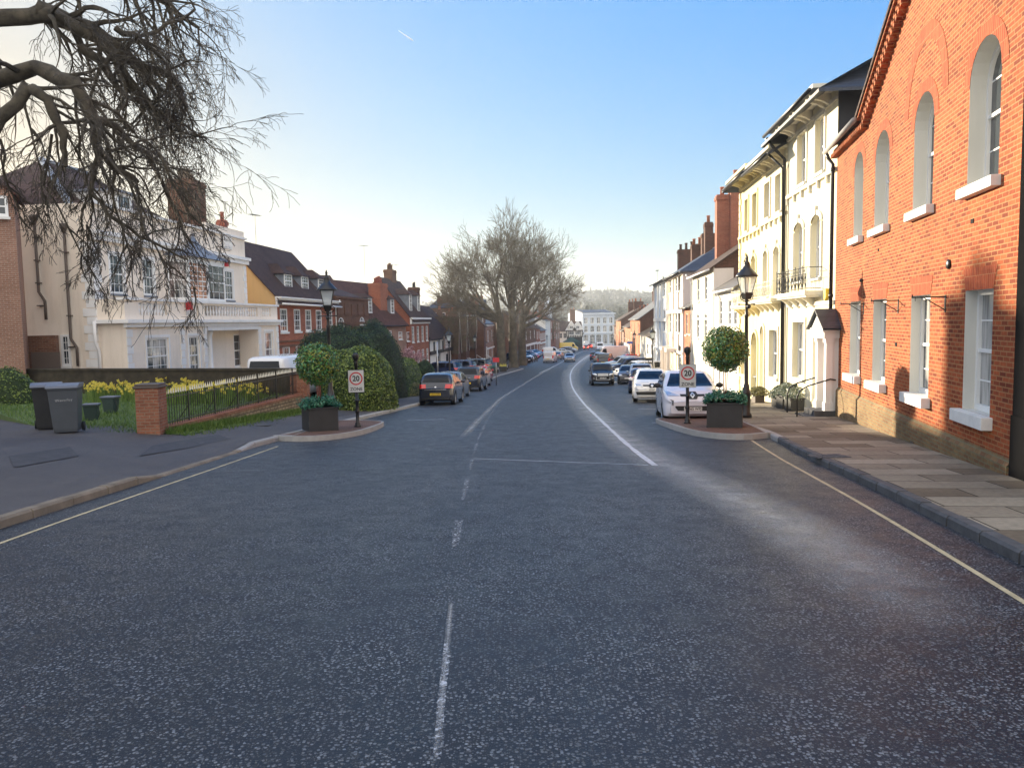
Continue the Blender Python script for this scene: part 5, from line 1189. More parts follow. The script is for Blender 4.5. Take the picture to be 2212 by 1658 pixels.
class CarKit:
    def __init__(s, kind):
        s.p = PROF[kind]; s.kind = kind; s.b = car_body(kind)
        s.bvh = BVHTree.FromPolygons([Vector(v) for v in s.b.v], [list(f) for f in s.b.f])
    def decal(s, b, poly, d, off=.008, nu=10, nv=6):
        """patch of the body surface under a 2-D outline, seen from direction d: 'f','r' use (y,z), 'l','R' use (x,z), 't' uses (x,y)"""
        zs = [q[1] for q in poly]; z0, z1 = min(zs), max(zs); grid = []
        def span(z):
            xs = []
            for i in range(len(poly)):
                (x0, a), (x1, c) = poly[i], poly[(i+1) % len(poly)]
                if (a <= z <= c or c <= z <= a) and abs(c-a) > 1e-9: xs.append(x0+(x1-x0)*(z-a)/(c-a))
            if not xs: xs = [q[0] for q in poly if abs(q[1]-z) < 1e-6]
            return (min(xs), max(xs)) if xs else None
        dirs = {'f': (-1, 0, 0), 'r': (1, 0, 0), 'l': (0, -1, 0), 'R': (0, 1, 0), 't': (0, 0, -1)}; dv = Vector(dirs[d])
        for j in range(nv+1):
            z = z0+(z1-z0)*j/nv; z_ = min(max(z, z0+1e-5), z1-1e-5); sp = span(z_)
            if not sp: grid.append(None); continue
            row = []
            for i in range(nu+1):
                u = sp[0]+(sp[1]-sp[0])*i/nu
                o = {'f': (9, u, z), 'r': (-9, u, z), 'l': (u, 9, z), 'R': (u, -9, z), 't': (u, z, 9)}[d]
                hit = s.bvh.ray_cast(Vector(o), dv)
                if hit[0] is None: row.append(None)
                else: q = hit[0]-dv*off+hit[1]*off*.6*(1 if hit[1].dot(dv) < 0 else -1); row.append(b.pt(q))
            grid.append(row)
        sm0 = b.smooth; b.smooth = True
        for A, B in zip(grid, grid[1:]):
            if not A or not B: continue
            for k in range(nu):
                q = (A[k], A[k+1], B[k+1], B[k])
                if None in q: continue
                b.face(q if d in ('f', 'R', 't') else q[::-1])
        b.smooth = sm0
def make_car(kind, paintm, name, label, cat, plate=None, front='generic', rear='generic', tailm='tail', group=None, lite=False, badge=None):
    kt = CarKit(kind); p = kt.p; L, W, H, r = p['L'], p['W'], p['H'], p['r']
    root = thing(name, label, cat, group=group); body = kt.b.build('body', paintm, root)
    hw = W/2; van = kind in ('van', 'bigvan')
    X = lambda t: L*(t-.5)
    def mk(nm, mat, items, parent=root):
        if nm in ('headlight', 'fog_lamp', 'side_window', 'daytime_lamp', 'bull_trim', 'grille_bar') and len(items) > 1:
            for it in items: mk(nm, mat, [it], parent)
            return
        b = MB()
        for poly, d, *o in items: kt.decal(b, poly, d, *o)
        return b.build(nm, mat, parent) if b.f else None
    sc = lambda P: [(y*hw, z*H) for y, z in P]
    # windscreen and rear window
    ws = {'hatch': ((.80, .685), (.60, .93)), 'suv': ((.78, .665), (.66, .93)), 'saloon': ((.78, .70), (.60, .94)), 'van': ((.82, .60), (.70, .94)), 'bigvan': ((.80, .58), (.72, .86))}[kind]
    mk('windscreen', 'glass_car', [(sc([(-ws[0][0], ws[0][1]), (ws[0][0], ws[0][1]), (ws[1][0], ws[1][1]), (-ws[1][0], ws[1][1])]), 'f', .008, 14, 8)])
    if not van or name == 'van_windows':
        mk('rear_window', 'glass_car', [(sc([(-.74, .70), (.74, .70), (.62, .92), (-.62, .92)]), 'r', .008, 12, 6)])
    # side windows
    bel = .645 if kind == 'hatch' else (.62 if kind == 'suv' else (.67 if kind == 'saloon' else (.54 if kind == 'van' else .50)))
    tp = .93
    if kind == 'hatch': sw = [[(X(.15), bel+.03), (X(.36), bel+.015), (X(.36), tp), (X(.20), tp-.01)], [(X(.38), bel+.015), (X(.52), bel), (X(.52), tp), (X(.38), tp)], [(X(.54), bel), (X(.735), bel-.0), (X(.60), tp-.03), (X(.54), tp)]]
    elif kind == 'suv': sw = [[(X(.08), bel+.02), (X(.27), bel+.01), (X(.27), tp), (X(.11), tp)], [(X(.29), bel+.01), (X(.47), bel), (X(.47), tp), (X(.29), tp)], [(X(.49), bel), (X(.71), bel), (X(.635), tp-.02), (X(.49), tp)]]
    elif kind == 'saloon': sw = [[(X(.27), bel+.03), (X(.45), bel+.01), (X(.45), tp), (X(.36), tp-.02)], [(X(.47), bel+.01), (X(.69), bel-.0), (X(.58), tp-.02), (X(.47), tp)]]
    elif kind == 'van': sw = [[(X(.58), bel), (X(.79), bel), (X(.69), .90), (X(.60), .92)]]
    else: sw = [[(X(.68), bel), (X(.84), bel), (X(.79), .82), (X(.70), .84)]]
    if name == 'van_windows': pass
    its = []
    for q in sw:
        q = [(x, z*H) for x, z in q]; its += [(q, 'l', .006, 8, 6), (q, 'R', .006, 8, 6)]
    mk('side_window', 'glass_car', its)
    # wheels
    for t in p['wh']:
        for sg in (-1, 1):
            b = MB(); y0 = sg*(hw-.21); c = (X(t), y0, r); q = sg
            b.lathe([(r*.6, 0), (r*.93, 0), (r, .03*q), (r, .17*q), (r*.93, .205*q), (r*.68, .205*q)], 22, c, 'y', False)
            wh = b.build('wheel', 'tyre', root)
            b = MB(); b.lathe([(r*.68, .2*q), (r*.62, .17*q), (r*.6, .13*q)], 22, c, 'y', False)
            for k in range(5):
                a = 2*PI*k/5+.3; b.T = Matrix.Translation(c) @ Matrix.Rotation(a, 4, 'Y'); b.box(.03, r*.64, min(.15*q, .19*q), max(.15*q, .19*q), -.035, .035)
            b.T = None; b.lathe([(.0, .2*q), (.07, .2*q), (.08, .15*q)], 10, c, 'y', False)
            b.build('rim', 'rim', wh)
            b = MB(); b.lathe([(0.001, .1*q), (r*.62, .1*q)], 16, c, 'y', False); b.build('hub', 'tyre', wh)
    # mirrors
    for sg in (-1, 1):
        tm = {'hatch': .68, 'suv': .66, 'saloon': .66, 'van': .76, 'bigvan': .81}[kind]
        b = MB(); b.ball((X(tm), sg*(hw+.09), bel*H+.08), .1, 10, 6, (.8, 1.15, .8 if not van else 1.3)); b.box(X(tm)-.03, X(tm)+.04, min(sg*(hw-.06), sg*(hw+.06)), max(sg*(hw-.06), sg*(hw+.06)), bel*H+.02, bel*H+.06); b.build('mirror', 'trim' if front in ('zoe', 'hatchdark') else paintm, root)
    # front details
    if front == 'zoe':
        mk('headlight', 'headlight', [([(s*.86*hw, .60*H) if 0 else (s*.42*hw, .515*H), (s*.46*hw, .56*H) if 0 else (s*.84*hw, .515*H), (s*.93*hw, .62*H), (s*.55*hw, .545*H)], 'f', .010, 8, 4) for s in (-1, 1)])
        mk('grille', 'trim', [([(-.40*hw, .505*H), (.40*hw, .505*H), (.42*hw, .545*H), (-.42*hw, .545*H)], 'f', .009, 12, 3), ([(-.14*hw, .455*H), (.14*hw, .455*H), (.2*hw, .52*H), (.12*hw, .59*H), (-.12*hw, .59*H), (-.2*hw, .52*H)], 'f', .014, 8, 6)])
        mk('air_intake', 'trim', [([(-.50*hw, .235*H), (.50*hw, .235*H), (.60*hw, .30*H), (.58*hw, .325*H), (-.58*hw, .325*H), (-.60*hw, .30*H)], 'f', .010, 12, 4)])
        mk('daytime_lamp', 'p_charcoal', [([(s*.66*hw, .33*H), (s*.71*hw, .34*H), (s*.70*hw, .42*H), (s*.80*hw, .455*H), (s*.64*hw, .43*H)], 'f', .01, 5, 5) for s in (-1, 1)])
        dia = lambda a, c, o: ([(0, (.523-c)*H), (a*hw, .523*H), (0, (.523+c)*H), (-a*hw, .523*H)], 'f', o, 6, 6)
        bg = mk('badge', 'chrome', [dia(.085, .058, .022)]); mk('badge_centre', 'p_grey', [dia(.04, .028, .03)], bg)
        pz, pw = .27, .26
    elif front == 'megane':
        mk('headlight', 'headlight', [([(s*.46*hw, .475*H), (s*.80*hw, .48*H), (s*.90*hw, .565*H), (s*.60*hw, .545*H)], 'f', .010, 8, 4) for s in (-1, 1)])
        mk('grille', 'trim', [([(-.46*hw, .49*H), (.46*hw, .49*H), (.50*hw, .53*H), (-.50*hw, .53*H)], 'f', .010, 12, 3), ([(-.13*hw, .44*H), (.13*hw, .44*H), (.18*hw, .51*H), (.1*hw, .57*H), (-.1*hw, .57*H), (-.18*hw, .51*H)], 'f', .014, 8, 6)])
        mk('air_intake', 'trim', [([(-.86*hw, .25*H), (.86*hw, .25*H), (.88*hw, .34*H), (.60*hw, .34*H), (.5*hw, .30*H), (-.5*hw, .30*H), (-.60*hw, .34*H), (-.88*hw, .34*H)][:4] if 0 else [(-.80*hw, .22*H), (.80*hw, .22*H), (.86*hw, .33*H), (-.86*hw, .33*H)], 'f', .010, 14, 4)])
        mk('bumper_lip', 'chrome', [([(-.80*hw, .215*H), (.80*hw, .215*H), (.82*hw, .232*H), (-.82*hw, .232*H)], 'f', .018, 12, 2)])
        dia = lambda a, c, o: ([(0, (.505-c)*H), (a*hw, .505*H), (0, (.505+c)*H), (-a*hw, .505*H)], 'f', o, 6, 6)
        mk('badge', 'chrome', [dia(.08, .055, .024)]); pz, pw = .385, .26
    elif front == 'suv4':
        mk('headlight', 'headlight', [([(s*.50*hw, .46*H), (s*.84*hw, .47*H), (s*.93*hw, .58*H), (s*.56*hw, .54*H)], 'f', .010, 8, 4) for s in (-1, 1)])
        g_ = mk('grille', 'trim', [([(-.44*hw, .42*H), (.44*hw, .42*H), (.46*hw, .55*H), (-.46*hw, .55*H)], 'f', .010, 12, 4)])
        mk('grille_bar', 'chrome', [([(-.44*hw, z*H), (.44*hw, z*H), (.44*hw, (z+.018)*H), (-.44*hw, (z+.018)*H)], 'f', .02, 10, 1) for z in (.44, .48, .52)], g_)
        mk('bumper', 'p_black', [([(-.92*hw, .18*H), (.92*hw, .18*H), (.94*hw, .30*H), (-.94*hw, .30*H)], 'f', .02, 14, 4)])
        mk('bull_trim', 'p_silver', [([(-.62*hw, .26*H), (.62*hw, .26*H), (.60*hw, .285*H), (-.60*hw, .285*H)], 'f', .035, 12, 2), ([(-.62*hw, .26*H), (-.55*hw, .26*H), (-.55*hw, .40*H), (-.6*hw, .42*H)], 'f', .03, 2, 6), ([(.62*hw, .26*H), (.55*hw, .26*H), (.55*hw, .40*H), (.6*hw, .42*H)], 'f', .03, 2, 6)])
        mk('fog_lamp', 'headlight', [([(s*.70*hw, .30*H), (s*.86*hw, .30*H), (s*.86*hw, .35*H), (s*.70*hw, .35*H)], 'f', .022, 4, 3) for s in (-1, 1)]); pz, pw = .345, .26
    else:
        zz = {'van': (.40, .47), 'bigvan': (.33, .40)}.get(kind, (.46, .54))
        mk('headlight', 'headlight', [([(s*.58*hw, zz[0]*H), (s*.84*hw, zz[0]*H), (s*.92*hw, zz[1]*H+.05), (s*.60*hw, zz[1]*H)], 'f', .010, 6, 4) for s in (-1, 1)])
        mk('grille', 'trim', [([(-.5*hw, zz[0]*H), (.5*hw, zz[0]*H), (.52*hw, zz[1]*H), (-.52*hw, zz[1]*H)], 'f', .010, 10, 3)])
        mk('air_intake', 'trim', [([(-.60*hw, .20*H), (.60*hw, .20*H), (.66*hw, .28*H), (-.66*hw, .28*H)], 'f', .010, 10, 3)]); pz, pw = .32, .26
    plf = mk('number_plate', 'plate_w', [([(-pw, pz*H-.055), (pw, pz*H-.055), (pw, pz*H+.055), (-pw, pz*H+.055)], 'f', .03, 6, 2)])
    # rear
    tz = {'van': (.40, .66), 'bigvan': (.33, .46)}.get(kind, (.52, .64)); tin = .72 if van else .52
    for s, dd in ((-1, 'R'), (1, 'l')):
        mk('tail_light', tailm, [([(s*tin*hw, tz[0]*H), (s*.93*hw, tz[0]*H), (s*.93*hw, tz[1]*H), (s*(tin+.03)*hw, tz[1]*H)], 'r', .012, 6, 5), ([(X(.0), tz[0]*H), (X(.05), tz[0]*H+.03), (X(.04), tz[1]*H), (X(.0), tz[1]*H)], dd, .008, 4, 4)])
    rz = .34; plr = mk('number_plate', 'plate_y', [([(-pw, rz*H-.055), (pw, rz*H-.055), (pw, rz*H+.055), (-pw, rz*H+.055)], 'r', .03, 6, 2)])
    mk('rear_bumper', 'trim', [([(-.85*hw, .18*H), (.85*hw, .18*H), (.88*hw, .235*H), (-.88*hw, .235*H)], 'r', .012, 10, 2)])
    if rear == 'strip': mk('chrome_strip', 'chrome', [([(-.60*hw, .475*H), (.60*hw, .475*H), (.60*hw, .487*H), (-.60*hw, .487*H)], 'r', .014, 10, 1)]); mk('badge', 'chrome', [([(-.07*hw, .54*H+dz_), (0, .565*H+dz_), (.07*hw, .54*H+dz_), (0, .553*H+dz_)], 'r', .014, 6, 2) for dz_ in (0, .03)])
    if plate:
        f_or_r, s = plate
        if f_or_r == 'f': q = kt.bvh.ray_cast(Vector((9, 0, pz*H)), Vector((-1, 0, 0)))[0]; text_mesh('plate_text', s, .105, 'sign_black', plf, (q.x+.052, 0, pz*H), (PI/2, 0, PI/2), .001, .002)
        else: q = kt.bvh.ray_cast(Vector((-9, 0, rz*H)), Vector((1, 0, 0)))[0]; text_mesh('plate_text', s, .105, 'sign_black', plr, (q.x-.052, 0, rz*H), (PI/2, 0, -PI/2), .001, .002)
    return root
def recolor(root, mat, old):
    for o in [root]+list(root.children_recursive):
        if o.type == 'MESH':
            for i, sl_ in enumerate(o.material_slots):
                if sl_.material and sl_.material.name == old: sl_.link = 'OBJECT'; sl_.material = M[mat]
def place_car(root, u, v, hd, off=0.0, end=None):
    """(u,v): where the near bumper's middle meets the road; hd: heading of the car's front, degrees from +Y towards +X"""
    g = G(u, v, road); a = math.radians(90-hd); fx = Vector((math.cos(a), math.sin(a)))
    L = root['_L']; s = -1 if fx.y < -.0 else 1   # near end: front when facing us
    c = Vector((g.x, g.y))+(fx*L/2 if s > 0 else -fx*L/2)
    if end == 'mid': c = Vector((g.x, g.y))
    z0, z1 = gz(c.y-fx.y*1.3), gz(c.y+fx.y*1.3)
    root.location = (c.x, c.y, gz(c.y)); root.rotation_mode = 'XYZ'; root.rotation_euler = (0, math.atan2(-(z1-z0), 2.6), a)
CARS = {}
def car(kind, col, u, v, hd, label, cat='car', group=None, end=None, name='parked_car', **k):
    key = (kind, str(sorted(k.items())))
    if key not in CARS:
        r_ = make_car(kind, 'p_'+col, name, label, cat, **k); CARS[key] = (r_, col); r_['_L'] = PROF[kind]['L']
    else:
        src, c0 = CARS[key]; r_ = copy_tree(src); r_['label'] = label; r_['category'] = cat; r_.name = name
        if group: r_['group'] = group
        if c0 != col: recolor(r_, 'p_'+col, 'p_'+c0)
    if group: r_['group'] = group
    elif 'group' in r_: del r_['group']
    place_car(r_, u, v, hd, end=end); return r_
GR = 'cars parked on the right of the road'; GLn = 'cars parked on the left of the road'
car('hatch', 'zoe', 1497, 913, 187, 'white electric hatchback facing the camera behind the right 20 zone sign', group=GR, front='zoe', plate=('f', 'NG65 WPJ'))
car('hatch', 'white', 1409, 869, 188, 'white hatchback with black grille and plate HY64, second in the right hand line', group=GR, front='megane', plate=('f', 'HY64 '))
car('hatch', 'charcoal', 941, 875, 4, 'dark grey hatchback with yellow plate LG16 KFE, nearest car on the left', group=GLn, rear='strip', plate=('r', 'LG16 KFE'))
car('suv', 'black', 1303, 832, 183, 'black four by four with silver bumper bar facing the camera beside the parking line', group=GR, front='suv4', plate=('f', 'HY63 VHX'))
car('hatch', 'navy', 1388, 849, 10, 'dark blue hatchback seen from behind between two white cars on the right', group=GR)
car('suv', 'silver', 1387, 838, 188, 'silver sport utility car facing the camera in the right hand line', group=GR)
car('hatch', 'grey', 1356, 829, 190, 'grey hatchback squeezed between the white car and the silver sport utility car', group=GR)
car('suv', 'white', 1331, 821, 256, 'white car seen from its side, parked across behind the black four by four', group=GR)
car('suv', 'navy', 1316, 808, 256, 'dark blue estate parked behind the white car on the right', group=GR)
car('suv', 'silver', 1308, 801, 256, 'silver estate in the second row of angled cars on the right', group=GR)
car('saloon', 'bluegrey', 1313, 794, 256, 'blue grey saloon in the angled row near the blue street sign', group=GR)
car('hatch', 'red', 1325, 788, 256, 'red car mostly hidden among the angled cars on the right', group=GR)
car('van', 'black', 1303, 792, 15, 'black van with pale rear windows parked behind the black four by four', 'van', group=GR)
car('hatch', 'silver', 1292, 782, 20, 'silver hatchback left of the black van', group=GR)
car('hatch', 'navy', 1283, 778, 20, 'dark hatchback with rear towards the road, leftmost of the right hand rows', group=GR)
car('hatch', 'charcoal', 1292, 769, 20, 'small dark hatchback beside the pale pink van', group=GR)
car('bigvan', 'pink', 1322, 777, 268, 'long pale pinkish white van parked across the bays on the right', 'van', group=GR, end='mid')
car('bigvan', 'white', 1297, 757.5, 182, 'white van with windscreen facing the camera in front of the town building', 'van', name='van')
car('saloon', 'silver', 1230, 781, 186, 'silver saloon driving towards the camera in the middle of the road', name='moving_car')
# left near group
car('hatch', 'grey', 966, 860, 4, 'grey hatchback parked just ahead of the dark grey one on the left', group=GLn)
car('suv', 'charcoal', 1010, 845, 5, 'dark sport utility car with yellow plate, middle of the left line', group=GLn)
car('hatch', 'silver', 1026, 836, 6, 'silver hatchback ahead of the dark sport utility car', group=GLn)
car('hatch', 'red', 1034, 826, 6, 'red hatchback at the end of the left line by the planter', group=GLn)
car('suv', 'navy', 952, 816, 290, 'dark blue estate parked sideways behind the left line of cars', group=GLn, end='mid')
car('suv', 'navy', 985, 810, 285, 'navy car behind the street lamp on the left', group=GLn, end='mid')
car('suv', 'black', 1018, 806, 285, 'black sport utility car in the angled row by the almshouses', group=GLn, end='mid')
# beyond the trees
GB = 'cars parked beyond the plane trees'
for i, (kd, col, u, v, lab) in enumerate((('suv', 'charcoal', 1143, 784, 'dark grey hatchback nearest to the plane trees beyond them'), ('hatch', 'white', 1149, 780.5, 'white hatchback second from the plane trees'), ('suv', 'black', 1155, 778, 'black car third from the plane trees'), ('hatch', 'red', 1160, 776, 'dark red car fourth from the plane trees, behind the white van'), ('hatch', 'silver', 1166, 771, 'silver car in the row beyond the trees'), ('hatch', 'navy', 1170, 768.5, 'navy car in the row beyond the trees'))):
    car(kd, col, u, v, 135, lab, group=GB)
car('van', 'white', 1184, 783, 12, 'small white van seen from behind, parked beyond the plane trees', 'van', group=GB)
car('saloon', 'tan', 1201, 776, 14, 'pale silver saloon ahead of the small white van', group=GB)
car('van', 'white', 1192, 765, 100, 'white van standing side on behind the pale saloon', 'van', end='mid', group=GB)
car('saloon', 'silver', 1216, 765, 100, 'silver saloon seen from the side beyond the white van', end='mid', group=GB)
car('hatch', 'navy', 1226, 762, 100, 'dark blue car parked between silver cars near the half-timbered house', end='mid', group=GB)
car('hatch', 'silver', 1231, 760, 100, 'grey people carrier next to the yellow van', end='mid', group=GB)
car('bigvan', 'yellow', 1229, 756.5, 100, 'yellow van parked by the green market tent', 'van', end='mid', name='van')
car('hatch', 'grey', 1266, 755, 8, 'dark car with lit red brake lights leaving towards the town building', tailm='tail_lit', name='moving_car')
car('hatch', 'red', 1274, 752, 8, 'second car with lit red brake lights in front of the town building', tailm='tail_lit', name='moving_car')
car('bigvan', 'white', 1267, 751, 8, 'white van stopped in front of the town building, seen from behind', 'van', name='van')
car('hatch', 'silver', 1327, 756, 182, 'silver car parked at the far right end near the town building', group=GR)
# white people carrier behind the railing
g_ = at(612, 800, 31.5); c_ = car('van', 'white', 605, 860, 12, 'white people carrier with dark rear window parked behind the spiked railing', 'van', name='van', end='mid')
c_.location = (g_.x, g_.y+1, at(612, 775, 31).z-1.7); c_.rotation_euler = (0, 0, math.radians(80))
b = MB(); KV = CarKit('van'); hw = .915; KV.decal(b, [(-.78*hw, 1.02), (.78*hw, 1.02), (.66*hw, 1.66), (-.66*hw, 1.66)], 'r', .01, 10, 5); b.build('rear_window', 'glass_car', c_)
for o in list(bpy.data.objects):
    if '_L' in o: del o['_L']
# ---------------------------------------------------------------- street furniture
def make_lamp(label):
    t = thing('street_lamp', label, 'street lamp', group='black cast iron street lamps')
    b = MB(); b.lathe([(.19, 0), (.19, .12), (.15, .16), (.14, .75), (.17, .8), (.12, .86), (.10, 1.05), (.075, 1.1), (.065, 2.0), (.055, 3.2), (.075, 3.25), (.05, 3.32), (.042, 3.7), (.07, 3.74), (.05, 3.78)], 14)
    b.tube([(-.28, 0, 3.62), (.28, 0, 3.62)], .016, 6)
    for s in (-1, 1): b.tube([(s*.035, 0, 3.7), (s*.2, 0, 3.78), (s*.24, 0, 3.9), (s*.13, 0, 3.98)], .014, 5)
    b.ball((-.28, 0, 3.62), .03, 8, 5); b.ball((.28, 0, 3.62), .03, 8, 5); b.ball((.0, -.12, 3.55), .07, 8, 6)
    b.build('post', 'black_paint', t)
    b = MB(); q = PI/4; w0, w1, z0, z1 = .17, .31, 3.98, 4.5
    b.lathe([(.13, 3.78), (w0+.03, z0-.02), (w0+.03, z0)], 4, a0=q)
    for k in range(4):
        a = q+k*PI/2; c, s = math.cos(a), math.sin(a); b.tube([(c*w0, s*w0, z0), (c*w1, s*w1, z1)], .013, 4)
        a2 = a+PI/2; b.tube([(c*w1, s*w1, z1), (math.cos(a2)*w1, math.sin(a2)*w1, z1)], .016, 4); b.tube([(c*w0, s*w0, z0), (math.cos(a2)*w0, math.sin(a2)*w0, z0)], .016, 4)
    b.lathe([(w1+.05, z1), (w1+.03, z1+.04), (.16, z1+.24), (.13, z1+.26), (.09, z1+.40), (.10, z1+.42), (.05, z1+.47), (.035, z1+.55), (.05, z1+.58), (.01, z1+.70)], 4 if 0 else 12)
    l = b.build('lantern', 'black_paint', t)
    b = MB(); P = lambda k, w, z: (math.cos(q+k*PI/2)*w, math.sin(q+k*PI/2)*w, z)
    for k in range(4): b.poly([P(k, w0-.01, z0+.01), P(k+1, w0-.01, z0+.01), P(k+1, w1-.01, z1-.01), P(k, w1-.01, z1-.01)])
    b.build('glass_pane', 'lamp_glass', l); b = MB(); b.lathe([(.03, z0), (.035, z0+.2), (.02, z0+.3)], 8); b.build('bulb', 'white_paint', l)
    return t
LP = make_lamp('black Victorian street lamp with glass lantern on the right pavement beside the round topiary tree')
def put(o, x, y, rz=0, z=None): o.location = (x, y, ground(x, y) if z is None else z); o.rotation_euler = (0, 0, rz)
p = G(1611, 901); put(LP, p.x, p.y, .3); LP.scale = (.93, .93, .93)
for (x, y, lab, rz) in ((None, (709, 24.8), 'black Victorian street lamp rising behind the left topiary tree and hedge', .2), (None, (969, 62), 'black street lamp beside the parked cars in front of the white pub', 0), (None, (1025, 104), 'street lamp in front of the pointed almshouse gables', 0),
    (None, (1409.5, 68), 'street lamp in front of the low white cottage on the right', 0), (None, (1370, 108), 'street lamp in front of the red orange brick house on the right', 0), (None, (1322.5, 160), 'distant street lamp at the right edge of the town building', 0), (None, (1332, 190), 'farthest street lamp on the right, before the end house', 0), (None, (1181, 205), 'distant street lamp before the lower left row of houses', 0)):
    u, Y = y; q = at(u, 700, Y); o = copy_tree(LP); o['label'] = lab; put(o, q.x, Y, rz)
# 20 zone signs on cast posts
def zone_sign(label, u, v, rz):
    t = thing('zone_sign', label, 'road sign', group='20 zone signs on black cast posts'); p = G(u, v, lambda x, y: gz(y)+.13); t.location = p; t.rotation_euler = (0, 0, rz)
    b = MB(); b.lathe([(.10, 0), (.10, .04), (.07, .06), (.085, .10), (.05, .13), (.045, .40), (.06, .43), (.06, .46), (.045, .5), (.045, .74), (.075, .75), (.075, .77), (.045, .78), (.045, 1.72), (.06, 1.74), (.045, 1.78), (.065, 1.80), (.04, 1.84), (.07, 1.93), (.10, 1.98), (.085, 2.02), (.095, 2.04), (.06, 2.09), (.0, 2.11)], 14)
    b.build('post', 'iron', t)
    w, h0, h1 = .215, 1.0, 1.62; b = MB(); b.box(-w-.006, w+.006, -.075, -.062, h0-.006, h1+.006); b.box(-.03, .03, -.062, -.03, h0+.1, h0+.15); b.box(-.03, .03, -.062, -.03, h1-.15, h1-.1)
    pl = b.build('sign_plate', 'black_paint', t)
    b = MB(); b.box(-w, w, -.079, -.0755, h0, h1); b.build('sign_face', 'sign_face', pl)
    b = MB(); cz = h1-.235; n = 40
    for k in range(n):
        a0, a1 = 2*PI*k/n, 2*PI*(k+1)/n; f = lambda a, r: (math.cos(a)*r, -.0805, cz+math.sin(a)*r)
        b.poly([f(a0, .148), f(a0, .185), f(a1, .185), f(a1, .148)][::-1])
    b.build('red_ring', 'sign_red', pl)
    text_mesh('speed_number', '20', .215, 'sign_black', pl, (0, -.082, cz-.005), (PI/2, 0, 0), .001, .006, sx=.92)
    text_mesh('zone_text', 'ZONE', .125, 'sign_black', pl, (0, -.082, h0+.085), (PI/2, 0, 0), .001, .002)
    return t
zone_sign('20 zone road sign on a black post on the left island', 773, 921, .12); zone_sign('20 zone road sign on a black post in front of the white electric hatchback', 1485, 914, -.12)
# topiary planters
def leafcards(b, pts, size, rr, up=0, asp=.5):
    for p, nrm in pts:
        s = size*rr.uniform(.6, 1.25); n = (nrm+Vector((rr.gauss(0, .5), rr.gauss(0, .5), rr.gauss(0, .5)))); n.normalize()
        t = n.cross(Vector((rr.gauss(0, 1), rr.gauss(0, 1), rr.gauss(0, 1)))); t.normalize(); w = n.cross(t)
        b.poly([p-t*s*.5, p+w*s*asp*.5, p+t*s*.5, p-w*s*asp*.5])
def planter(label, u, v, rz, ballr, gz_top, s=.44):
    rr = random.Random(int(u)); t = thing('topiary_planter', label, 'planter', group='square dark planters with clipped ball trees on the islands'); p = G(u, v, lambda x, y: gz(y)+.13); t.location = p; t.rotation_euler = (0, 0, rz)
    b = MB(); hh = .66; b.box(-s, s, -s, s, 0, hh); bx = b.build('box', 'planter', t, bevel=.015)
    b = MB(); b.box(-s-.02, s+.02, -s-.02, s+.02, hh-.05, hh+.0); b.build('rim', 'planter', bx, bevel=.008)
    b = MB(); pts = []
    for _ in range(1700):
        x, y = rr.uniform(-s-.1, s+.1), rr.uniform(-s-.1, s+.1); z = hh+.02+abs(rr.gauss(0, .08))+.08*math.cos(x*3)
        if abs(x) > s or abs(y) > s: z -= rr.uniform(0, .1)
        pts.append((Vector((x, y, z)), Vector((0, 0, 1))))
    leafcards(b, pts, .085, rr, asp=.6); b.build('underplanting', 'leaf_fill', t, rnd=True)
    b = MB(); cz = gz_top
    for dx, dy in ((0, 0), (.03, .02), (-.03, .01)): b.tube([(dx, dy, hh-.05), (dx*1.6, dy, (hh+cz)/2), (dx, dy, cz)], .014, 6)
    b.build('stem', 'rust', t)
    b = MB(); pts = []
    for _ in range(5200):
        d = Vector((rr.gauss(0, 1), rr.gauss(0, 1), rr.gauss(0, 1))); d.normalize()
        lump = 1+.06*math.sin(d.x*5+1)*math.sin(d.z*6)+.04*math.sin(d.y*9+d.z*7); pts.append((d*ballr*lump*(rr.uniform(.72, 1.0)+(.08*rr.random() if rr.random() < .12 else 0))+Vector((0, 0, cz)), d))
    leafcards(b, pts, .085, rr, asp=.5); c = b.build('crown', 'leaf_topiary', t, rnd=True)
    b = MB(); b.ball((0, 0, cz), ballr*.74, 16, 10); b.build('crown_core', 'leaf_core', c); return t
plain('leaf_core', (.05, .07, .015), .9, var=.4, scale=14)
planter('dark square planter with clipped ball tree on the left island', 692, 928, .5, .60, 1.80, .40)
planter('dark square planter with clipped ball tree on the right island by the street lamp', 1566, 920, -.3, .60, 2.0, .44)
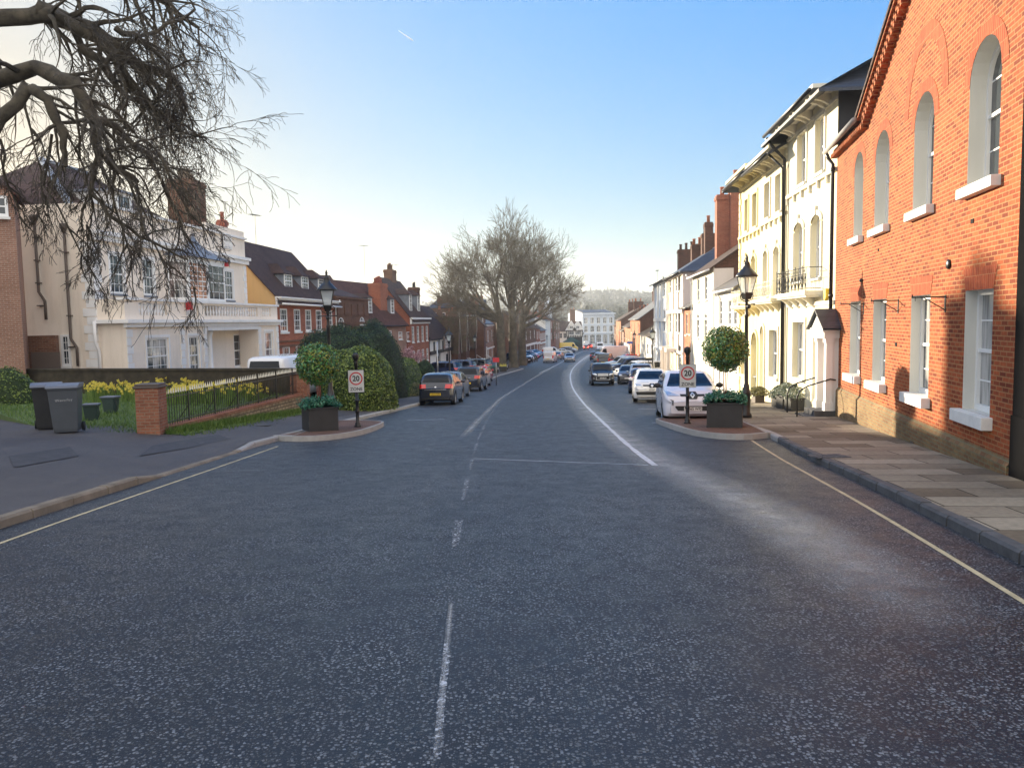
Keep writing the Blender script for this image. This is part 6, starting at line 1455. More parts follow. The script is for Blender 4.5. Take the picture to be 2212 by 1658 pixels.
# wheelie bins
def wheelie(label, x, y, rz, text=None, s=1.0, mat='grey_plastic', z=None):
    t = thing('wheelie_bin', label, 'bin', group='grey wheelie bins'); t.location = (x, y, ground(x, y) if z is None else z); t.rotation_euler = (0, 0, rz); t.scale = (s, s, s)
    b = MB(); P = []
    for w, d0, d1, z in ((.22, -.2, .26, .03), (.235, -.22, .28, .1), (.285, -.34, .33, .95), (.30, -.36, .345, .96), (.30, -.36, .345, 1.0)):
        P.append([b.pt(q) for q in ((-w, d0, z), (w, d0, z), (w, d1, z), (-w, d1, z))])
    for A, B in zip(P, P[1:]):
        for k in range(4): b.face((A[k], A[(k+1) % 4], B[(k+1) % 4], B[k]))
    b.face(P[0][::-1]); b.face(P[-1]); body = b.build('body', mat, t, bevel=.02)
    b = MB(); b.prism([(-.41, 1.0), (-.38, 1.05), (-.1, 1.09), (.34, 1.07), (.38, 1.0)], 'x', -.31, .31); b.tube([(-.24, .40, 1.03), (.24, .40, 1.03)], .02, 8); b.build('lid', 'grey_lid', t, bevel=.015)
    for sg in (-1, 1): b = MB(); b.lathe([(.05, 0), (.1, 0), (.1, .05), (.05, .05)], 14, (sg*.27-.025, .27, .1), 'x'); b.build('wheel', 'tyre', t)
    if text: text_mesh('lettering', text, .085, 'white_paint', body, (0.02, -.345, .74), (PI/2+.13, -.05, 0), .001, -.002)
    return t
q = G(128, 936); wheelie('grey wheelie bin with white lettering on its front, nearest of the two on the left', q.x, q.y+.35, .35, 'Waverley', 1.08)
q = G(88, 930); wheelie('darker grey wheelie bin half hidden behind the lettered bin', q.x-.12, q.y+.55, .5, None, 1.08, 'planter')
q = G(1640, 862); wheelie('grey wheelie bin on the right pavement against the cream townhouse', q.x+.25, q.y, -1.35, None, 1.0)
def caddy(label, u, v, rz, s):
    t = thing('food_caddy', label, 'bin', group='small food waste caddies on the grass'); q = G(u, v); t.location = (q.x, q.y, max(q.z, LAWN)); t.rotation_euler = (0, 0, rz)
    b = MB(); P = [[b.pt((sx*w, sy*w*.8, z)) for sx, sy in ((-1, -1), (1, -1), (1, 1), (-1, 1))] for w, z in ((.13*s, 0), (.17*s, .38*s), (.19*s, .38*s), (.19*s, .41*s))]
    for A, B in zip(P, P[1:]):
        for k in range(4): b.face((A[k], A[(k+1) % 4], B[(k+1) % 4], B[k]))
    b.face(P[-1]); b.build('body', 'green_plastic', t, bevel=.01); b = MB(); b.box(-.2*s, .2*s, -.16*s, .16*s, .412*s, .445*s); b.build('lid', 'grey_lid', t, bevel=.01)
    b = MB(); b.tube([(.19*s, -.1, .36*s), (.24*s, -.12, .2*s), (.2*s, -.13, .08*s)], .012, 5); b.build('handle', 'black_paint', t)
caddy('dark food waste caddy with pale lid next to the wheelie bins', 199, 911, .2, 1.05); caddy('green food waste caddy nearer to the brick pillar', 241, 902, -.1, 1.15)
# pillars, stone wall with spiked railing
pA = G(318, 937); pB = G(645, 888)
def pillar(label, q, ztop, w):
    t = thing('brick_pillar', label, 'pillar'); t.location = (q.x, q.y, q.z-.3); t.rotation_euler = (0, 0, .08); hh = ztop-q.z+.3
    b = MB(); b.box(-w, w, -w, w, 0, hh-.09); b.build('shaft', 'brick_pillar', t); b = MB(); b.box(-w-.04, w+.04, -w-.04, w+.04, hh-.088, hh-.03); b.box(-w-.01, w+.01, -w-.01, w+.01, hh-.03, hh+.02); b.build('cap', 'trim_brown', t, bevel=.02)
pA.y += .3; pB.y += .3
zA = at(318, 829, pA.y).z; zB = at(645, 802, pB.y).z
pillar('short red brick pillar with flat cap at the near end of the spiked railing', pA, zA, .27); pillar('red brick pillar at the far end of the railing behind the left topiary tree', pB, zB, .30)
d = Vector((pB.x-pA.x, pB.y-pA.y)); LW = d.length; rz = math.atan2(d.y, d.x)
t = thing('stone_wall', 'low rubble stone wall with brick coping under the spiked iron railing', 'wall', (pA.x, pA.y, 0), rz)
b = MB(); N = 30; zc0 = LAWN+.06; zc1 = at(636, 848, pB.y).z
def wtop(s): return zc0+(zc1-zc0)*s
def seg(b, a0, a1, y0, y1, f0, f1):
    for k in range(N):
        s0, s1 = k/N, (k+1)/N; x0, x1 = a0+(a1-a0)*s0, a0+(a1-a0)*s1
        P = [(x0, y0, f0(s0)), (x1, y0, f0(s1)), (x1, y1, f0(s1)), (x0, y1, f0(s0)), (x0, y0, f1(s0)), (x1, y0, f1(s1)), (x1, y1, f1(s1)), (x0, y1, f1(s0))]
        i = [b.pt(p) for p in P]
        for q in ((4, 5, 6, 7), (0, 1, 5, 4), (2, 3, 7, 6)): b.face([i[j] for j in q])
        if k == 0: b.face([i[3], i[0], i[4], i[7]])
seg(b, .25, LW-.3, -.16, .16, lambda s: gz(pA.y+(pB.y-pA.y)*s)-.3, lambda s: wtop(s)-.08); b.build('stonework', 'rubble', t)
b = MB(); seg(b, .25, LW-.3, -.19, .19, lambda s: wtop(s)-.079, wtop); b.build('coping', 'brick_pillar', t)
t = thing('iron_railing', 'black iron railing with white tipped spikes between the two brick pillars', 'railing', (pA.x, pA.y, 0), rz)
b = MB(); tips = MB(); bh = .88; n = int((LW-.6)/.115)
for k in range(n+1):
    s = k/n; x = .3+(LW-.6)*s; z = wtop(s)-(.1 if k % 12 == 0 else 0)
    if k % 12 == 0: b.box(x-.018, x+.018, -.018, .018, z, z+bh+.02); b.tube([(x, .02, z+.5), (x, .45, z-.05)], .012, 4)
    else:
        b.tube([(x, 0, z+.0), (x, 0, z+bh-.08)], .011, 4, False)
        tips.lathe([(.014, 0), (.024, .02), (.0, .16)], 5, (x, 0, z+bh-.08))
for hh in (.08, .70): b.prism([(-.02, 0), (.02, 0)], 'x', 0, 1) if 0 else [b.box(.3+(LW-.6)*k/12, .3+(LW-.6)*(k+1)/12, -.018, .018, wtop((k+.5)/12)+hh, wtop((k+.5)/12)+hh+.02) for k in range(12)]
b.build('bars', 'black_paint', t); tips.build('spikes', 'ivory', t)
# dark wall behind the lawn
qa, qb = at(60, 792, 31.0), at(640, 799, 28.0); d2 = Vector((qb.x-qa.x, qb.y-qa.y)); t = thing('garden_wall', 'long low dark brick wall closing the daffodil lawn in front of the mansion', 'wall', (qa.x, qa.y, 0), math.atan2(d2.y, d2.x))
b = MB(); zt = (qa.z+qb.z)/2; b.box(-3, d2.length, 0, .25, gz(34), zt-.08); plain('mossy_wall', (.055, .045, .03), .95, var=.5, scale=3, bmp=.6); b.build('brickwork', 'mossy_wall', t); b = MB(); b.box(-3.02, d2.length, -.05, .3, zt-.079, zt); b.build('coping', 'mossy_wall', t)
# lawn
b = MB(); front = [G(-60, 893), G(0, 905), G(90, 922), G(170, 933), G(290, 935)]
poly = [Vector((-30, 24, 0))]+front+[Vector((pA.x, pA.y-.2, 0)), Vector((pA.x-.1, pA.y+.3, 0)), Vector((pB.x-.2, pB.y, 0)), Vector((qa.x, qa.y, 0)), Vector((-32, qa.y, 0))]
lp = [Vector((p.x, p.y)) for p in poly]
def inpoly(x, y):
    c = False
    for i in range(len(lp)):
        a, d = lp[i], lp[(i+1) % len(lp)]
        if (a.y > y) != (d.y > y) and x < (d.x-a.x)*(y-a.y)/(d.y-a.y)+a.x: c = not c
    return c
b.poly([(p.x, p.y, LAWN) for p in lp]); n = len(lp)
for k in range(n): a, d = lp[k], lp[(k+1) % n]; b.poly([(a.x, a.y, LAWN), (a.x, a.y, ground(a.x, a.y)-.1), (d.x, d.y, ground(d.x, d.y)-.1), (d.x, d.y, LAWN)])
tag(b.build('lawn', 'lawn'), kind='structure')
b = MB(); rr = random.Random(11)
def blade(x, y, z, s):
    a = rr.uniform(0, 2*PI); w = .012; lx, ly = rr.gauss(0, .35)*s, rr.gauss(0, .35)*s
    b.poly([(x-w*math.cos(a), y-w*math.sin(a), z-.01), (x+w*math.cos(a), y+w*math.sin(a), z-.01), (x+lx, y+ly, z+s)])
for _ in range(34000):
    x, y = rr.uniform(-22, -7.5), 17+15*rr.random()**1.3
    if inpoly(x, y): blade(x, y, LAWN, rr.uniform(.04, .11)*(1.6 if math.sin(x*1.7+y)+math.sin(y*2.3) > .9 else 1))
for _ in range(9000):
    s = rr.random(); off = abs(rr.gauss(0, .28))*(1.2-.6*s); nx, ny = math.sin(rz), -math.cos(rz)
    x, y = pA.x+d.x*0+(pB.x-pA.x)*s+nx*(.16+off), pA.y+(pB.y-pA.y)*s+ny*(.16+off)
    blade(x, y, ground(x, y), rr.uniform(.05, .22)*(1 if off < .4 else .5))
tag(b.build('grass', 'grass', rnd=True), kind='stuff', label='green grass of the daffodil lawn and verge')
# verge soil strip
b = MB(); N = 24
for k in range(N):
    s0, s1 = k/N, (k+1)/N; f = lambda s, o: (pA.x+(pB.x-pA.x)*s+math.sin(rz)*o, pA.y+(pB.y-pA.y)*s-math.cos(rz)*o)
    q = [f(s0, .1), f(s0, .65+.15*math.sin(k)), f(s1, .65+.15*math.sin(k+1)), f(s1, .1)]; b.poly([(x, y, ground(x, y)+.02) for x, y in q])
tag(b.build('verge', 'lawn'), kind='structure')
# daffodils in clumps
def daff(seed):
    rr = random.Random(seed); t = thing('daffodil_clump', 'clump of yellow daffodils growing on the lawn behind the bins and railing', 'daffodils', group='yellow daffodil clumps on the lawn'); b = MB(); f = MB(); st = MB()
    for _ in range(26):
        a, r_ = rr.uniform(0, 2*PI), rr.random()*.22; x, y = math.cos(a)*r_, math.sin(a)*r_; hh = rr.uniform(.22, .38); l = rr.gauss(0, .06)
        b.poly([(x-.009, y, 0), (x+.009, y, 0), (x+l+.006, y, hh), (x+l-.006, y, hh)])
    for _ in range(9):
        x, y, z = rr.gauss(0, .17), rr.gauss(0, .17), rr.uniform(.3, .48); st.tube([(x*.7, y*.7, 0), (x, y, z)], .004, 3, False); cdir = rr.uniform(-2.4, -.6)
        T_ = Matrix.Translation((x, y, z)) @ Matrix.Rotation(cdir, 4, 'Z') @ Matrix.Rotation(PI/2+rr.uniform(-.3, .2), 4, 'Y'); f.T = T_
        for k in range(6): a = k*PI/3; f.poly([(0, 0, 0), (math.cos(a-.4)*.035, math.sin(a-.4)*.035, .005), (math.cos(a)*.058, math.sin(a)*.058, 0), (math.cos(a+.4)*.035, math.sin(a+.4)*.035, .005)])
        f.lathe([(.014, 0), (.016, .03), (.022, .038)], 7, cap=False); f.T = None
    b.build('leaves', 'grass', t, rnd=True); st.build('stems', 'grass', t, rnd=True); f.build('flowers', 'daff', t, rnd=True); return t
D_ = [daff(k) for k in range(3)]; rr = random.Random(4); spots = []
for (u0, u1, v0, v1, n) in ((0, 65, 800, 845, 24), (105, 180, 800, 820, 14), (175, 310, 802, 860, 58), (310, 560, 808, 866, 62)):
    for _ in range(n):
        u, v = rr.uniform(u0, u1), rr.uniform(v0, v1)+9; r_ = ray(u, v); t_ = (LAWN-EYE)/r_[2]; x, y = r_[0]*t_, r_[1]*t_
        if t_ > 0 and inpoly(x, y) and y < 31: spots.append((x, y))
for i, (x, y) in enumerate(spots):
    o = D_[i] if i < 3 else copy_tree(D_[i % 3]); o.location = (x, y, LAWN); o.rotation_euler = (0, 0, rr.uniform(-.5, .5)); s = rr.uniform(.9, 1.35); o.scale = (s, s, s)
# tar patches on the left footway and drive
plain('tar_patch', (.058, .054, .056), .75, var=.3, scale=5, bmp=.3)
for pts in (((700, 905), (760, 893), (820, 883), (800, 872), (735, 882)), ((300, 985), (420, 965), (500, 948), (470, 938), (330, 962)), ((30, 1010), (170, 985), (150, 965), (20, 985))):
    b = MB(); b.poly([tuple(G(u, v)+Vector((0, 0, .012))) for u, v in pts]); tag(b.build('tar_patch', 'tar_patch'), kind='structure')
for i, (u, v) in enumerate(((560, 918), (1790, 985))):
    q = G(u, v); b = MB(); b.box(-.3, .3, -.22, .22, 0, .012)
    for k in range(5): b.box(-.26+k*.11, -.2+k*.11, -.18, .18, .012, .018)
    o = tag(b.build('drain_cover', 'kerb_dark'), ('flat iron inspection cover in the left footway', 'flat iron inspection cover in the right hand paving slabs')[i], 'drain cover'); o.location = q; o.rotation_euler = (math.atan(-.04), 0, .1)
# plant pots in front of cream townhouse
def potplant(label, x, y, s, mat, leaf, tall=.5, n=500, spread=1.0, seed=1):
    rr = random.Random(seed); t = thing('potted_plant', label, 'potted plant'); t.location = (x, y, ground(x, y)); t.rotation_euler = (0, 0, .1); b = MB()
    b.box(-s, s, -s, s, 0, s*1.7); b.box(-s-.03, s+.03, -s-.03, s+.03, s*1.7, s*1.85); b.build('pot', mat, t, bevel=.01); b = MB(); pts = []
    for _ in range(n):
        d = Vector((rr.gauss(0, 1), rr.gauss(0, 1), abs(rr.gauss(0, 1)))); d.normalize(); pts.append((Vector((d.x*s*1.4*spread, d.y*s*1.4*spread, s*1.8+d.z*tall))*1.0-Vector((0, 0, .05)), d))
    leafcards(b, [(Vector((p.x*rr.uniform(.3, 1), p.y*rr.uniform(.3, 1), p.z)), d) for p, d in pts], .11, rr, asp=.45); b.build('foliage', leaf, t, rnd=True); return t
fw = lambda u, o: (lambda q: (q.x-o, q.y))(TL(u))
x, y = fw(1716, .5); potplant('pale leafed plant in a dark tub below the ground floor window of the cream townhouse', x, y, .22, 'planter', 'leaf_grey', .45, 700, 1.3, 1)
x, y = fw(1735, .55); potplant('white flowering plant in a dark square pot left of the front steps', x, y, .26, 'planter', 'leaf_grey', .5, 600, 1.2, 2)
x, y = fw(1757, .6); potplant('grey leafed plant in a pot tight against the handrail of the front steps', x, y, .24, 'planter', 'leaf_grey', .5, 500, 1.2, 3)
x, y = fw(1665, .5); potplant('low spreading olive coloured shrub by the wall behind the street lamp', x, y, .2, 'trim_brown', 'leaf_warm', .35, 700, 1.9, 4)
for i, (u, o) in enumerate(((1419, .8), (1413, .8), (1403, 1.0))):
    q = TL(u); potplant(('small conical shrub in a pot by the pale houses, nearest of three', 'middle potted shrub of three by the pale houses', 'potted shrub of three nearest the low white cottage')[i], q.x-o, q.y, .3, 'trim_brown', 'leaf_yew', .9, 400, .8, 5+i)
# small street signs
def simple_sign(label, u, Y, z0, w, hgt, mat, text=None, pole=True, tsz=.1, arrow=False):
    q = at(u, 700, Y); t = thing('street_sign', label, 'sign', (q.x, Y, ground(q.x, Y))); b = MB()
    if pole: b.tube([(0, 0, 0), (0, 0, z0+hgt)], .04, 6); b.build('pole', 'rim' if mat != 'sign_black' else 'black_paint', t)
    b = MB(); P = [(-w/2, z0), (w/2, z0), (w/2, z0+hgt), (-w/2, z0+hgt)]
    if arrow: P = [(-w/2, z0), (w/2, z0), (w/2+hgt*.5, z0+hgt/2), (w/2, z0+hgt), (-w/2, z0+hgt)]
    b.prism(P, 'y', -.08, -.05); s = b.build('panel', mat, t)
    if text: text_mesh('lettering', text, tsz, 'white_paint', s, (0, -.085, z0+hgt/2), (PI/2, 0, 0))
    return t
simple_sign('small red notice board on a white post in front of the plane trees', 1070, 66, 2.0, .55, .38, 'sign_red')
simple_sign('blue sign by the sunlit brick house on the right', 1360, 105, 3.0, .75, .3, 'sign_blue', pole=True)
simple_sign('black finger sign with white border near the low white cottage', 1400, 70, 1.7, .6, .26, 'sign_black', arrow=True)
q = at(943, 700, 58); b = MB(); b.lathe([(.06, 0), (.05, 3.6)], 8); o = tag(b.build('grey_post', 'rim'), 'tall plain grey post between the round bush and the parked cars', 'post'); o.location = (q.x, 58, ground(q.x, 58))
# distant island planters and bollards by the trees
for i, (u, v, lab) in enumerate(((1067, 807, 'black square planter with pale flowers at the corner of the tree island'), (1087, 804, 'dark planter with yellow flowers beside the plane tree trunk'))):
    q = G(u, v, road); s = .42; t = thing('flower_planter', lab, 'planter', q); b = MB(); b.box(-s, s, -s, s, 0, .75); b.build('box', 'planter', t, bevel=.02); rr = random.Random(i); b = MB()
    leafcards(b, [(Vector((rr.uniform(-s, s), rr.uniform(-s, s), .78+abs(rr.gauss(0, .12)))), Vector((0, 0, 1))) for _ in range(260)], .12, rr); b.build('flowers', 'leaf_fill' if i == 0 else 'daff', t, rnd=True)
for i, (u, v) in enumerate(((1076, 806), (1092, 801), (1096, 800))):
    q = G(u, v, road); t = thing('bollard', 'black bollard with white band at the corner of the tree island', 'bollard', q, group='black bollards by the planters'); b = MB(); b.lathe([(.1, 0), (.08, .1), (.07, .8), (.1, .84), (.06, .95), (.0, 1.0)], 10); b.build('post', 'iron', t); b = MB(); b.lathe([(.075, .5), (.075, .58)], 10); b.lathe([(.075, .68), (.075, .74)], 10); b.build('white_band', 'white_paint', t)
# timber fence round the trees
t = thing('timber_fence', 'dark timber knee fence round the foot of the plane trees', 'fence'); b = MB()
for u0, v0, u1, v1 in ((1085, 801, 1128, 788), (1128, 788, 1160, 780)):
    a, c = G(u0, v0), G(u1, v1)
    for k in range(7): p = a.lerp(c, k/6); b.box(p.x-.09, p.x+.09, p.y-.09, p.y+.09, gz(p.y), gz(p.y)+1.0)
b.build('posts', 'trim_brown', t)
# green market tent
a, c = at(1219, 700, 240), at(1253, 700, 240); t = thing('market_tent', 'dark green market tent at the bottom of the street', 'tent', (a.x, 240, gz(240))); W_ = c.x-a.x; b = MB(); zt = at(1235, 738, 240).z-gz(240); za = at(1235, 727, 240).z-gz(240)
b.box(0, W_, 0, 5, zt-.8, zt); b.poly([(-.2, -.2, zt), (W_+.2, -.2, zt), (W_/2, 2.5, za)]); b.poly([(W_+.2, -.2, zt), (W_+.2, 5.2, zt), (W_/2, 2.5, za)]); b.poly([(-.2, 5.2, zt), (-.2, -.2, zt), (W_/2, 2.5, za)]); b.poly([(W_+.2, 5.2, zt), (-.2, 5.2, zt), (W_/2, 2.5, za)]); b.build('canopy', 'fabric_green', t)
b = MB()
for x in (.1, W_-.1):
    for y in (.1, 4.9): b.tube([(x, y, 0), (x, y, zt)], .06, 5)
b.box(.1, W_-.1, 4.8, 4.9, 0, zt-.8); b.build('frame', 'fabric_green', t)
# ---------------------------------------------------------------- trees
def rnd_dir(rr): 
    d = Vector((rr.gauss(0, 1), rr.gauss(0, 1), rr.gauss(0, 1))); d.normalize(); return d
def branch(out, rr, p, d, L, r, lvl, maxl, gnarl, droop, nch, lenf, tipr, curl=0, uplim=None):
    n = max(3, int(L/.0+1) if 0 else (6 if lvl < 2 else (5 if lvl < maxl-1 else 4))); pts = [p.copy()]; rad = [r]; q = p.copy(); dd = d.copy(); kids = []
    for i in range(n):
        t = (i+1)/n; dd = (dd+rnd_dir(rr)*gnarl+Vector((0, 0, droop*(1 if not curl else (1-2.2*t)))))
        dd.normalize(); q = q+dd*(L/n); pts.append(q.copy()); rad.append(max(tipr, r*(1-.6*t))); kids.append((q.copy(), dd.copy(), rad[-1]))
    out.append((pts, rad, lvl))
    if lvl < maxl:
        m = nch[lvl]
        for k in range(m):
            i = n-1 if k == 0 else min(n-1, int(rr.uniform(.15, 1)*n)); q, dd, rr_ = kids[i]
            ax = dd.cross(rnd_dir(rr)); ax.normalize(); ang = rr.uniform(.25, .95) if k else rr.uniform(.1, .35)
            nd_ = (dd*math.cos(ang)+ax*math.sin(ang)); branch(out, rr, q, nd_, L*lenf*rr.uniform(.7, 1.15), max(tipr, rr_*(.85 if k == 0 else .62)), lvl+1, maxl, gnarl, droop, nch, lenf, tipr, curl)
def tree_mesh(paths, sel, sides):
    b = MB()
    for pts, rad, lvl in paths:
        if sel(lvl): b.tube(pts, rad, sides[min(lvl, len(sides)-1)], cap=False)
    return b
# big near tree, trunk just outside the left edge, boughs drooping into the picture
rr = random.Random(21); Y0 = 15.0
t = thing('bare_tree', 'large bare tree with drooping gnarled boughs hanging into the top left corner', 'tree', (0, 0, 0))
tx, ty = -15.2, 14.0; paths = []; base = Vector((tx, ty, ground(tx, ty)-.2))
trunk = [base, base+Vector((.1, .1, 3)), base+Vector((0, .3, 6)), base+Vector((.4, .5, 8.5))]; paths.append((trunk, [.62, .5, .45, .4], 0))
def bough(pix, Ys, r0, r1, sub, L=1.9, droop=-.10, dens=1.0):
    P = [at(u-(max(0, u)*.14), v, y) for (u, v), y in zip(pix, Ys)]; P = [Vector(p) for p in smooth([tuple(p) for p in P], 2)] if 0 else P
    Q = [P[0]]
    for a, c in zip(P, P[1:]): Q += [a.lerp(c, .33)+rnd_dir(rr)*.05, a.lerp(c, .67)+rnd_dir(rr)*.05, c]
    n = len(Q); rad = [(r0+(r1-r0)*k/(n-1))*rr.uniform(.86, 1.14) for k in range(n)]; paths.append((Q, rad, 0))
    for _ in range(int(sub*dens*.74)):
        s = rr.random()**.8*(n-1.01); i = int(s); q = Q[i].lerp(Q[i+1], s-i); dd = (Q[i+1]-Q[i]).normalized()
        ax = dd.cross(rnd_dir(rr)).normalized(); nd_ = dd*.45+ax*.8+Vector((.15, 0, -.25)); nd_.normalize()
        branch(paths, rr, q, nd_, L*.82*rr.uniform(.5, 1.15), max(.02, rad[i]*.38), 1, 4, .30, droop, (0, 3, 4, 4), .62, .0045, 0)
ytr = 14.
bough([(-340, -60), (-60, 40), (130, 30), (260, 90), (330, 190), (410, 260)], (14, 14, 14, 14.2, 14.5, 15), .2, .03, 30, 1.7)
bough([(-260, 320), (-40, 190), (90, 145), (190, 180), (235, 260), (250, 330), (300, 370), (345, 395)], (14, 13.5, 13.2, 13, 13, 13, 13.2, 13.4), .17, .04, 34, 1.5)
bough([(90, 20), (230, 60), (330, 130), (430, 165), (470, 240)], (14, 14.5, 14.8, 15, 15), .17, .03, 28, 1.3)
bough([(-100, -120), (150, -60), (300, -30), (420, 5), (500, 60)], (15, 15, 15.3, 15.5, 15.6), .2, .03, 34, 1.4)
bough([(-200, 420), (-20, 290), (70, 185), (120, 215), (160, 290), (165, 360)], (12, 12.2, 12.3, 12.3, 12.4, 12.4), .13, .035, 14, 1.1)
bough([(235, 260), (300, 280), (370, 330), (420, 420), (460, 500)], (13, 13.5, 13.8, 14, 14), .07, .02, 22, 1.1)
bough([(250, 330), (230, 420), (300, 480), (380, 520), (470, 560)], (13, 13, 13.2, 13.4, 13.5), .05, .015, 16, .95)
bough([(200, 100), (260, 140), (320, 210), (400, 240), (450, 300)], (14, 14.2, 14.6, 15, 15.2), .09, .02, 26, 1.1)
bough([(290, 60), (360, 90), (410, 130), (440, 200)], (14, 14.2, 14.6, 15), .06, .02, 20, 1.0)
bough([(260, 140), (330, 90), (420, 50), (490, 20)], (14, 14.2, 14.6, 15), .05, .02, 18, .9)
for bp in ([(130, 290), (110, 400), (200, 540), (270, 640)], [(320, 380), (360, 500), (430, 590), (500, 630)], [(60, 190), (90, 330), (110, 450)], [(240, 330), (290, 450), (330, 560), (340, 640)], [(0, 300), (20, 400), (60, 500)], [(400, 330), (450, 420), (500, 480), (530, 540)], [(190, 200), (200, 340), (230, 430), (220, 520)]):
    bough(bp, (13, 13.2, 13.4, 13.5), .025, .006, 8, .7, -.14)
bough([(-400, 500), (-260, 320)], (14, 14), .42, .3, 0); 
tree_mesh(paths, lambda l: l == 0, (9,)).build('trunk', 'bark', t)
tree_mesh(paths, lambda l: l in (1, 2), (6, 5, 4)).build('bough', 'bark', t)
tree_mesh(paths, lambda l: l >= 3, (3, 3, 3, 3, 3)).build('twigs', 'twig', t)
# street plane trees
def plane_tree(label, u, v, seed, H, spread, lean, boughs):
    rr = random.Random(seed); g = G(u, v); t = thing('plane_tree', label, 'tree', (g.x, g.y, gz(g.y)), group='three tall bare plane trees on the island')
    P = []; th = H*.36; b0 = Vector((0, 0, -.2)); top = Vector((lean*.15, 0, th)); P.append(([b0, Vector((.02, 0, 1)), Vector((lean*.05, 0, th*.5)), top], [.82, .64, .56, .5], 0))
    for dx, dy, dz, LL in boughs:
        LL *= .87 if dz > 1 else .78
        st = top+Vector((0, 0, -rr.uniform(0, th*.25))); d = Vector((dx, dy, dz)).normalized()
        branch(P, rr, st, d, LL, .33, 1, 6, .13, .035, (0, 5, 4, 4, 4, 4), .70, .015)
    for _ in range(70):  # epicormic shoots on the trunk
        z = rr.uniform(th*.5, th*1.05); a = rr.uniform(0, 2*PI); branch(P, rr, Vector((math.cos(a)*.3, math.sin(a)*.3, z)), Vector((math.cos(a), math.sin(a), .3)).normalized(), rr.uniform(.5, 1.3), .03, 4, 6, .35, -.05, (0, 0, 0, 0, 3, 2), .7, .012)
    tree_mesh(P, lambda l: l == 0, (12,)).build('trunk', 'bark_pale', t)
    tree_mesh(P, lambda l: l in (1, 2), (7, 6, 5)).build('bough', 'bark_pale', t)
    tree_mesh(P, lambda l: l >= 3, (4, 4, 4, 3, 3, 3, 3)).build('twigs', 'twig_pale', t)
    return t
plane_tree('left bare plane tree of three, leaning boughs spreading over the almshouses', 1084, 795, 5, 21, 8, -1, [(-1.0, .2, .55, 5.8), (-.8, -.3, 1.0, 6.2), (-.35, .2, 1.3, 6.2), (-.1, -.4, 1.4, 6), (-1.2, 0, .25, 6.4), (-.9, .3, .75, 6)])
plane_tree('middle bare plane tree of three on the island', 1109, 793, 8, 22, 8, 0, [(-.5, .2, 1.2, 6.2), (.0, -.3, 1.4, 6.4), (.35, .3, 1.3, 6.4), (.1, .1, 1.3, 6.6), (-.25, 0, 1.4, 6.5)])
plane_tree('right bare plane tree of three, crown reaching over the road', 1128, 788, 17, 21, 8, 1, [(1.0, .1, .6, 5.4), (.8, -.3, 1.0, 6), (.4, .2, 1.3, 6), (.1, -.2, 1.4, 5.8), (1.1, .2, .3, 4.6), (.7, .3, 1.2, 6)])
# hedges and clipped yews
def hedge_blob(name, label, ctr, rad, mat, core, n, size, p=2.6, cat='hedge', group=None, noise_=.05, zcut=None):
    rr = random.Random(int(abs(ctr[0]*10)+n)); t = thing(name, label, cat, (ctr[0], ctr[1], ctr[2]), group=group); b = MB(); pts = []
    def surf(d, k=1.0):
        s = (abs(d.x)**p+abs(d.y)**p+abs(d.z)**p)**(-1/p)*k*(1+noise_*math.sin(d.x*7+1)*math.sin(d.y*6+d.z*8)); return Vector((d.x*s*rad[0], d.y*s*rad[1], d.z*s*rad[2]))
    b.smooth = True; rings = []
    for j in range(0, 13):
        th = PI/2*j/12; rings.append([b.pt(surf(Vector((math.cos(th)*math.cos(2*PI*k/28), math.cos(th)*math.sin(2*PI*k/28), math.sin(th)+1e-4)), .97)) for k in range(28)])
    for A, B in zip(rings, rings[1:]):
        for k in range(28): b.face((A[k], A[(k+1) % 28], B[(k+1) % 28], B[k]))
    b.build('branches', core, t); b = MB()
    for _ in range(n):
        d = rnd_dir(rr); d.z = abs(d.z); q = surf(d, rr.uniform(.955, 1.025)); pts.append((q, Vector((d.x/rad[0], d.y/rad[1], d.z/rad[2])).normalized()))
    leafcards(b, pts, size, rr); b.build('foliage', mat, t, rnd=True); return t
def lowz(x, y): return ground(x, y)
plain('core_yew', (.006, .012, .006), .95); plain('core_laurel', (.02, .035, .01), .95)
def HB(name, label, u, vtop, Y, rx, ry, mat, core, n, size, p=2.6, **k):
    q = at(u, vtop, Y); z0 = lowz(q.x, Y)-.1; return hedge_blob(name, label, (q.x, Y, z0), (rx, ry, q.z-z0), mat, core, n, size, p, **k)
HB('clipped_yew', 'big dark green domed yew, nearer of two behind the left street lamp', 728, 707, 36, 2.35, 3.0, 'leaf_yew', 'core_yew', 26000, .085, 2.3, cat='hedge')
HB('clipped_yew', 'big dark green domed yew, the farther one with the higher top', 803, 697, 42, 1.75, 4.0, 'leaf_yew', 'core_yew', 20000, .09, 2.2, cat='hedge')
HB('laurel_hedge', 'light green leafy hedge in front of the yews along the pavement', 774, 752, 31.8, 1.45, 2.2, 'leaf_laurel', 'core_laurel', 18000, .11, 2.6, cat='hedge', noise_=.04)
HB('laurel_hedge', 'light green hedge end right of the yews, near the parked cars', 871, 776, 47, .8, 5, 'leaf_laurel', 'core_laurel', 8000, .11, 3.2, cat='hedge')
HB('round_bush', 'low dark rounded bush beside the parked dark grey hatchback', 916, 779, 53, .95, 1.2, 'leaf_yew', 'core_yew', 6000, .09, 2.2, cat='bush')
HB('garden_bush', 'small green bush at the left edge behind the daffodils', 10, 795, 27, 1.2, 1.0, 'leaf_laurel', 'core_laurel', 3000, .09, 2.2, cat='bush')
HB('garden_shrub', 'brownish low shrub between the hedge and the dark grey hatchback', 884, 822, 46, .7, 2.0, 'leaf_warm', 'core_laurel', 3000, .09, 2.4, cat='bush')
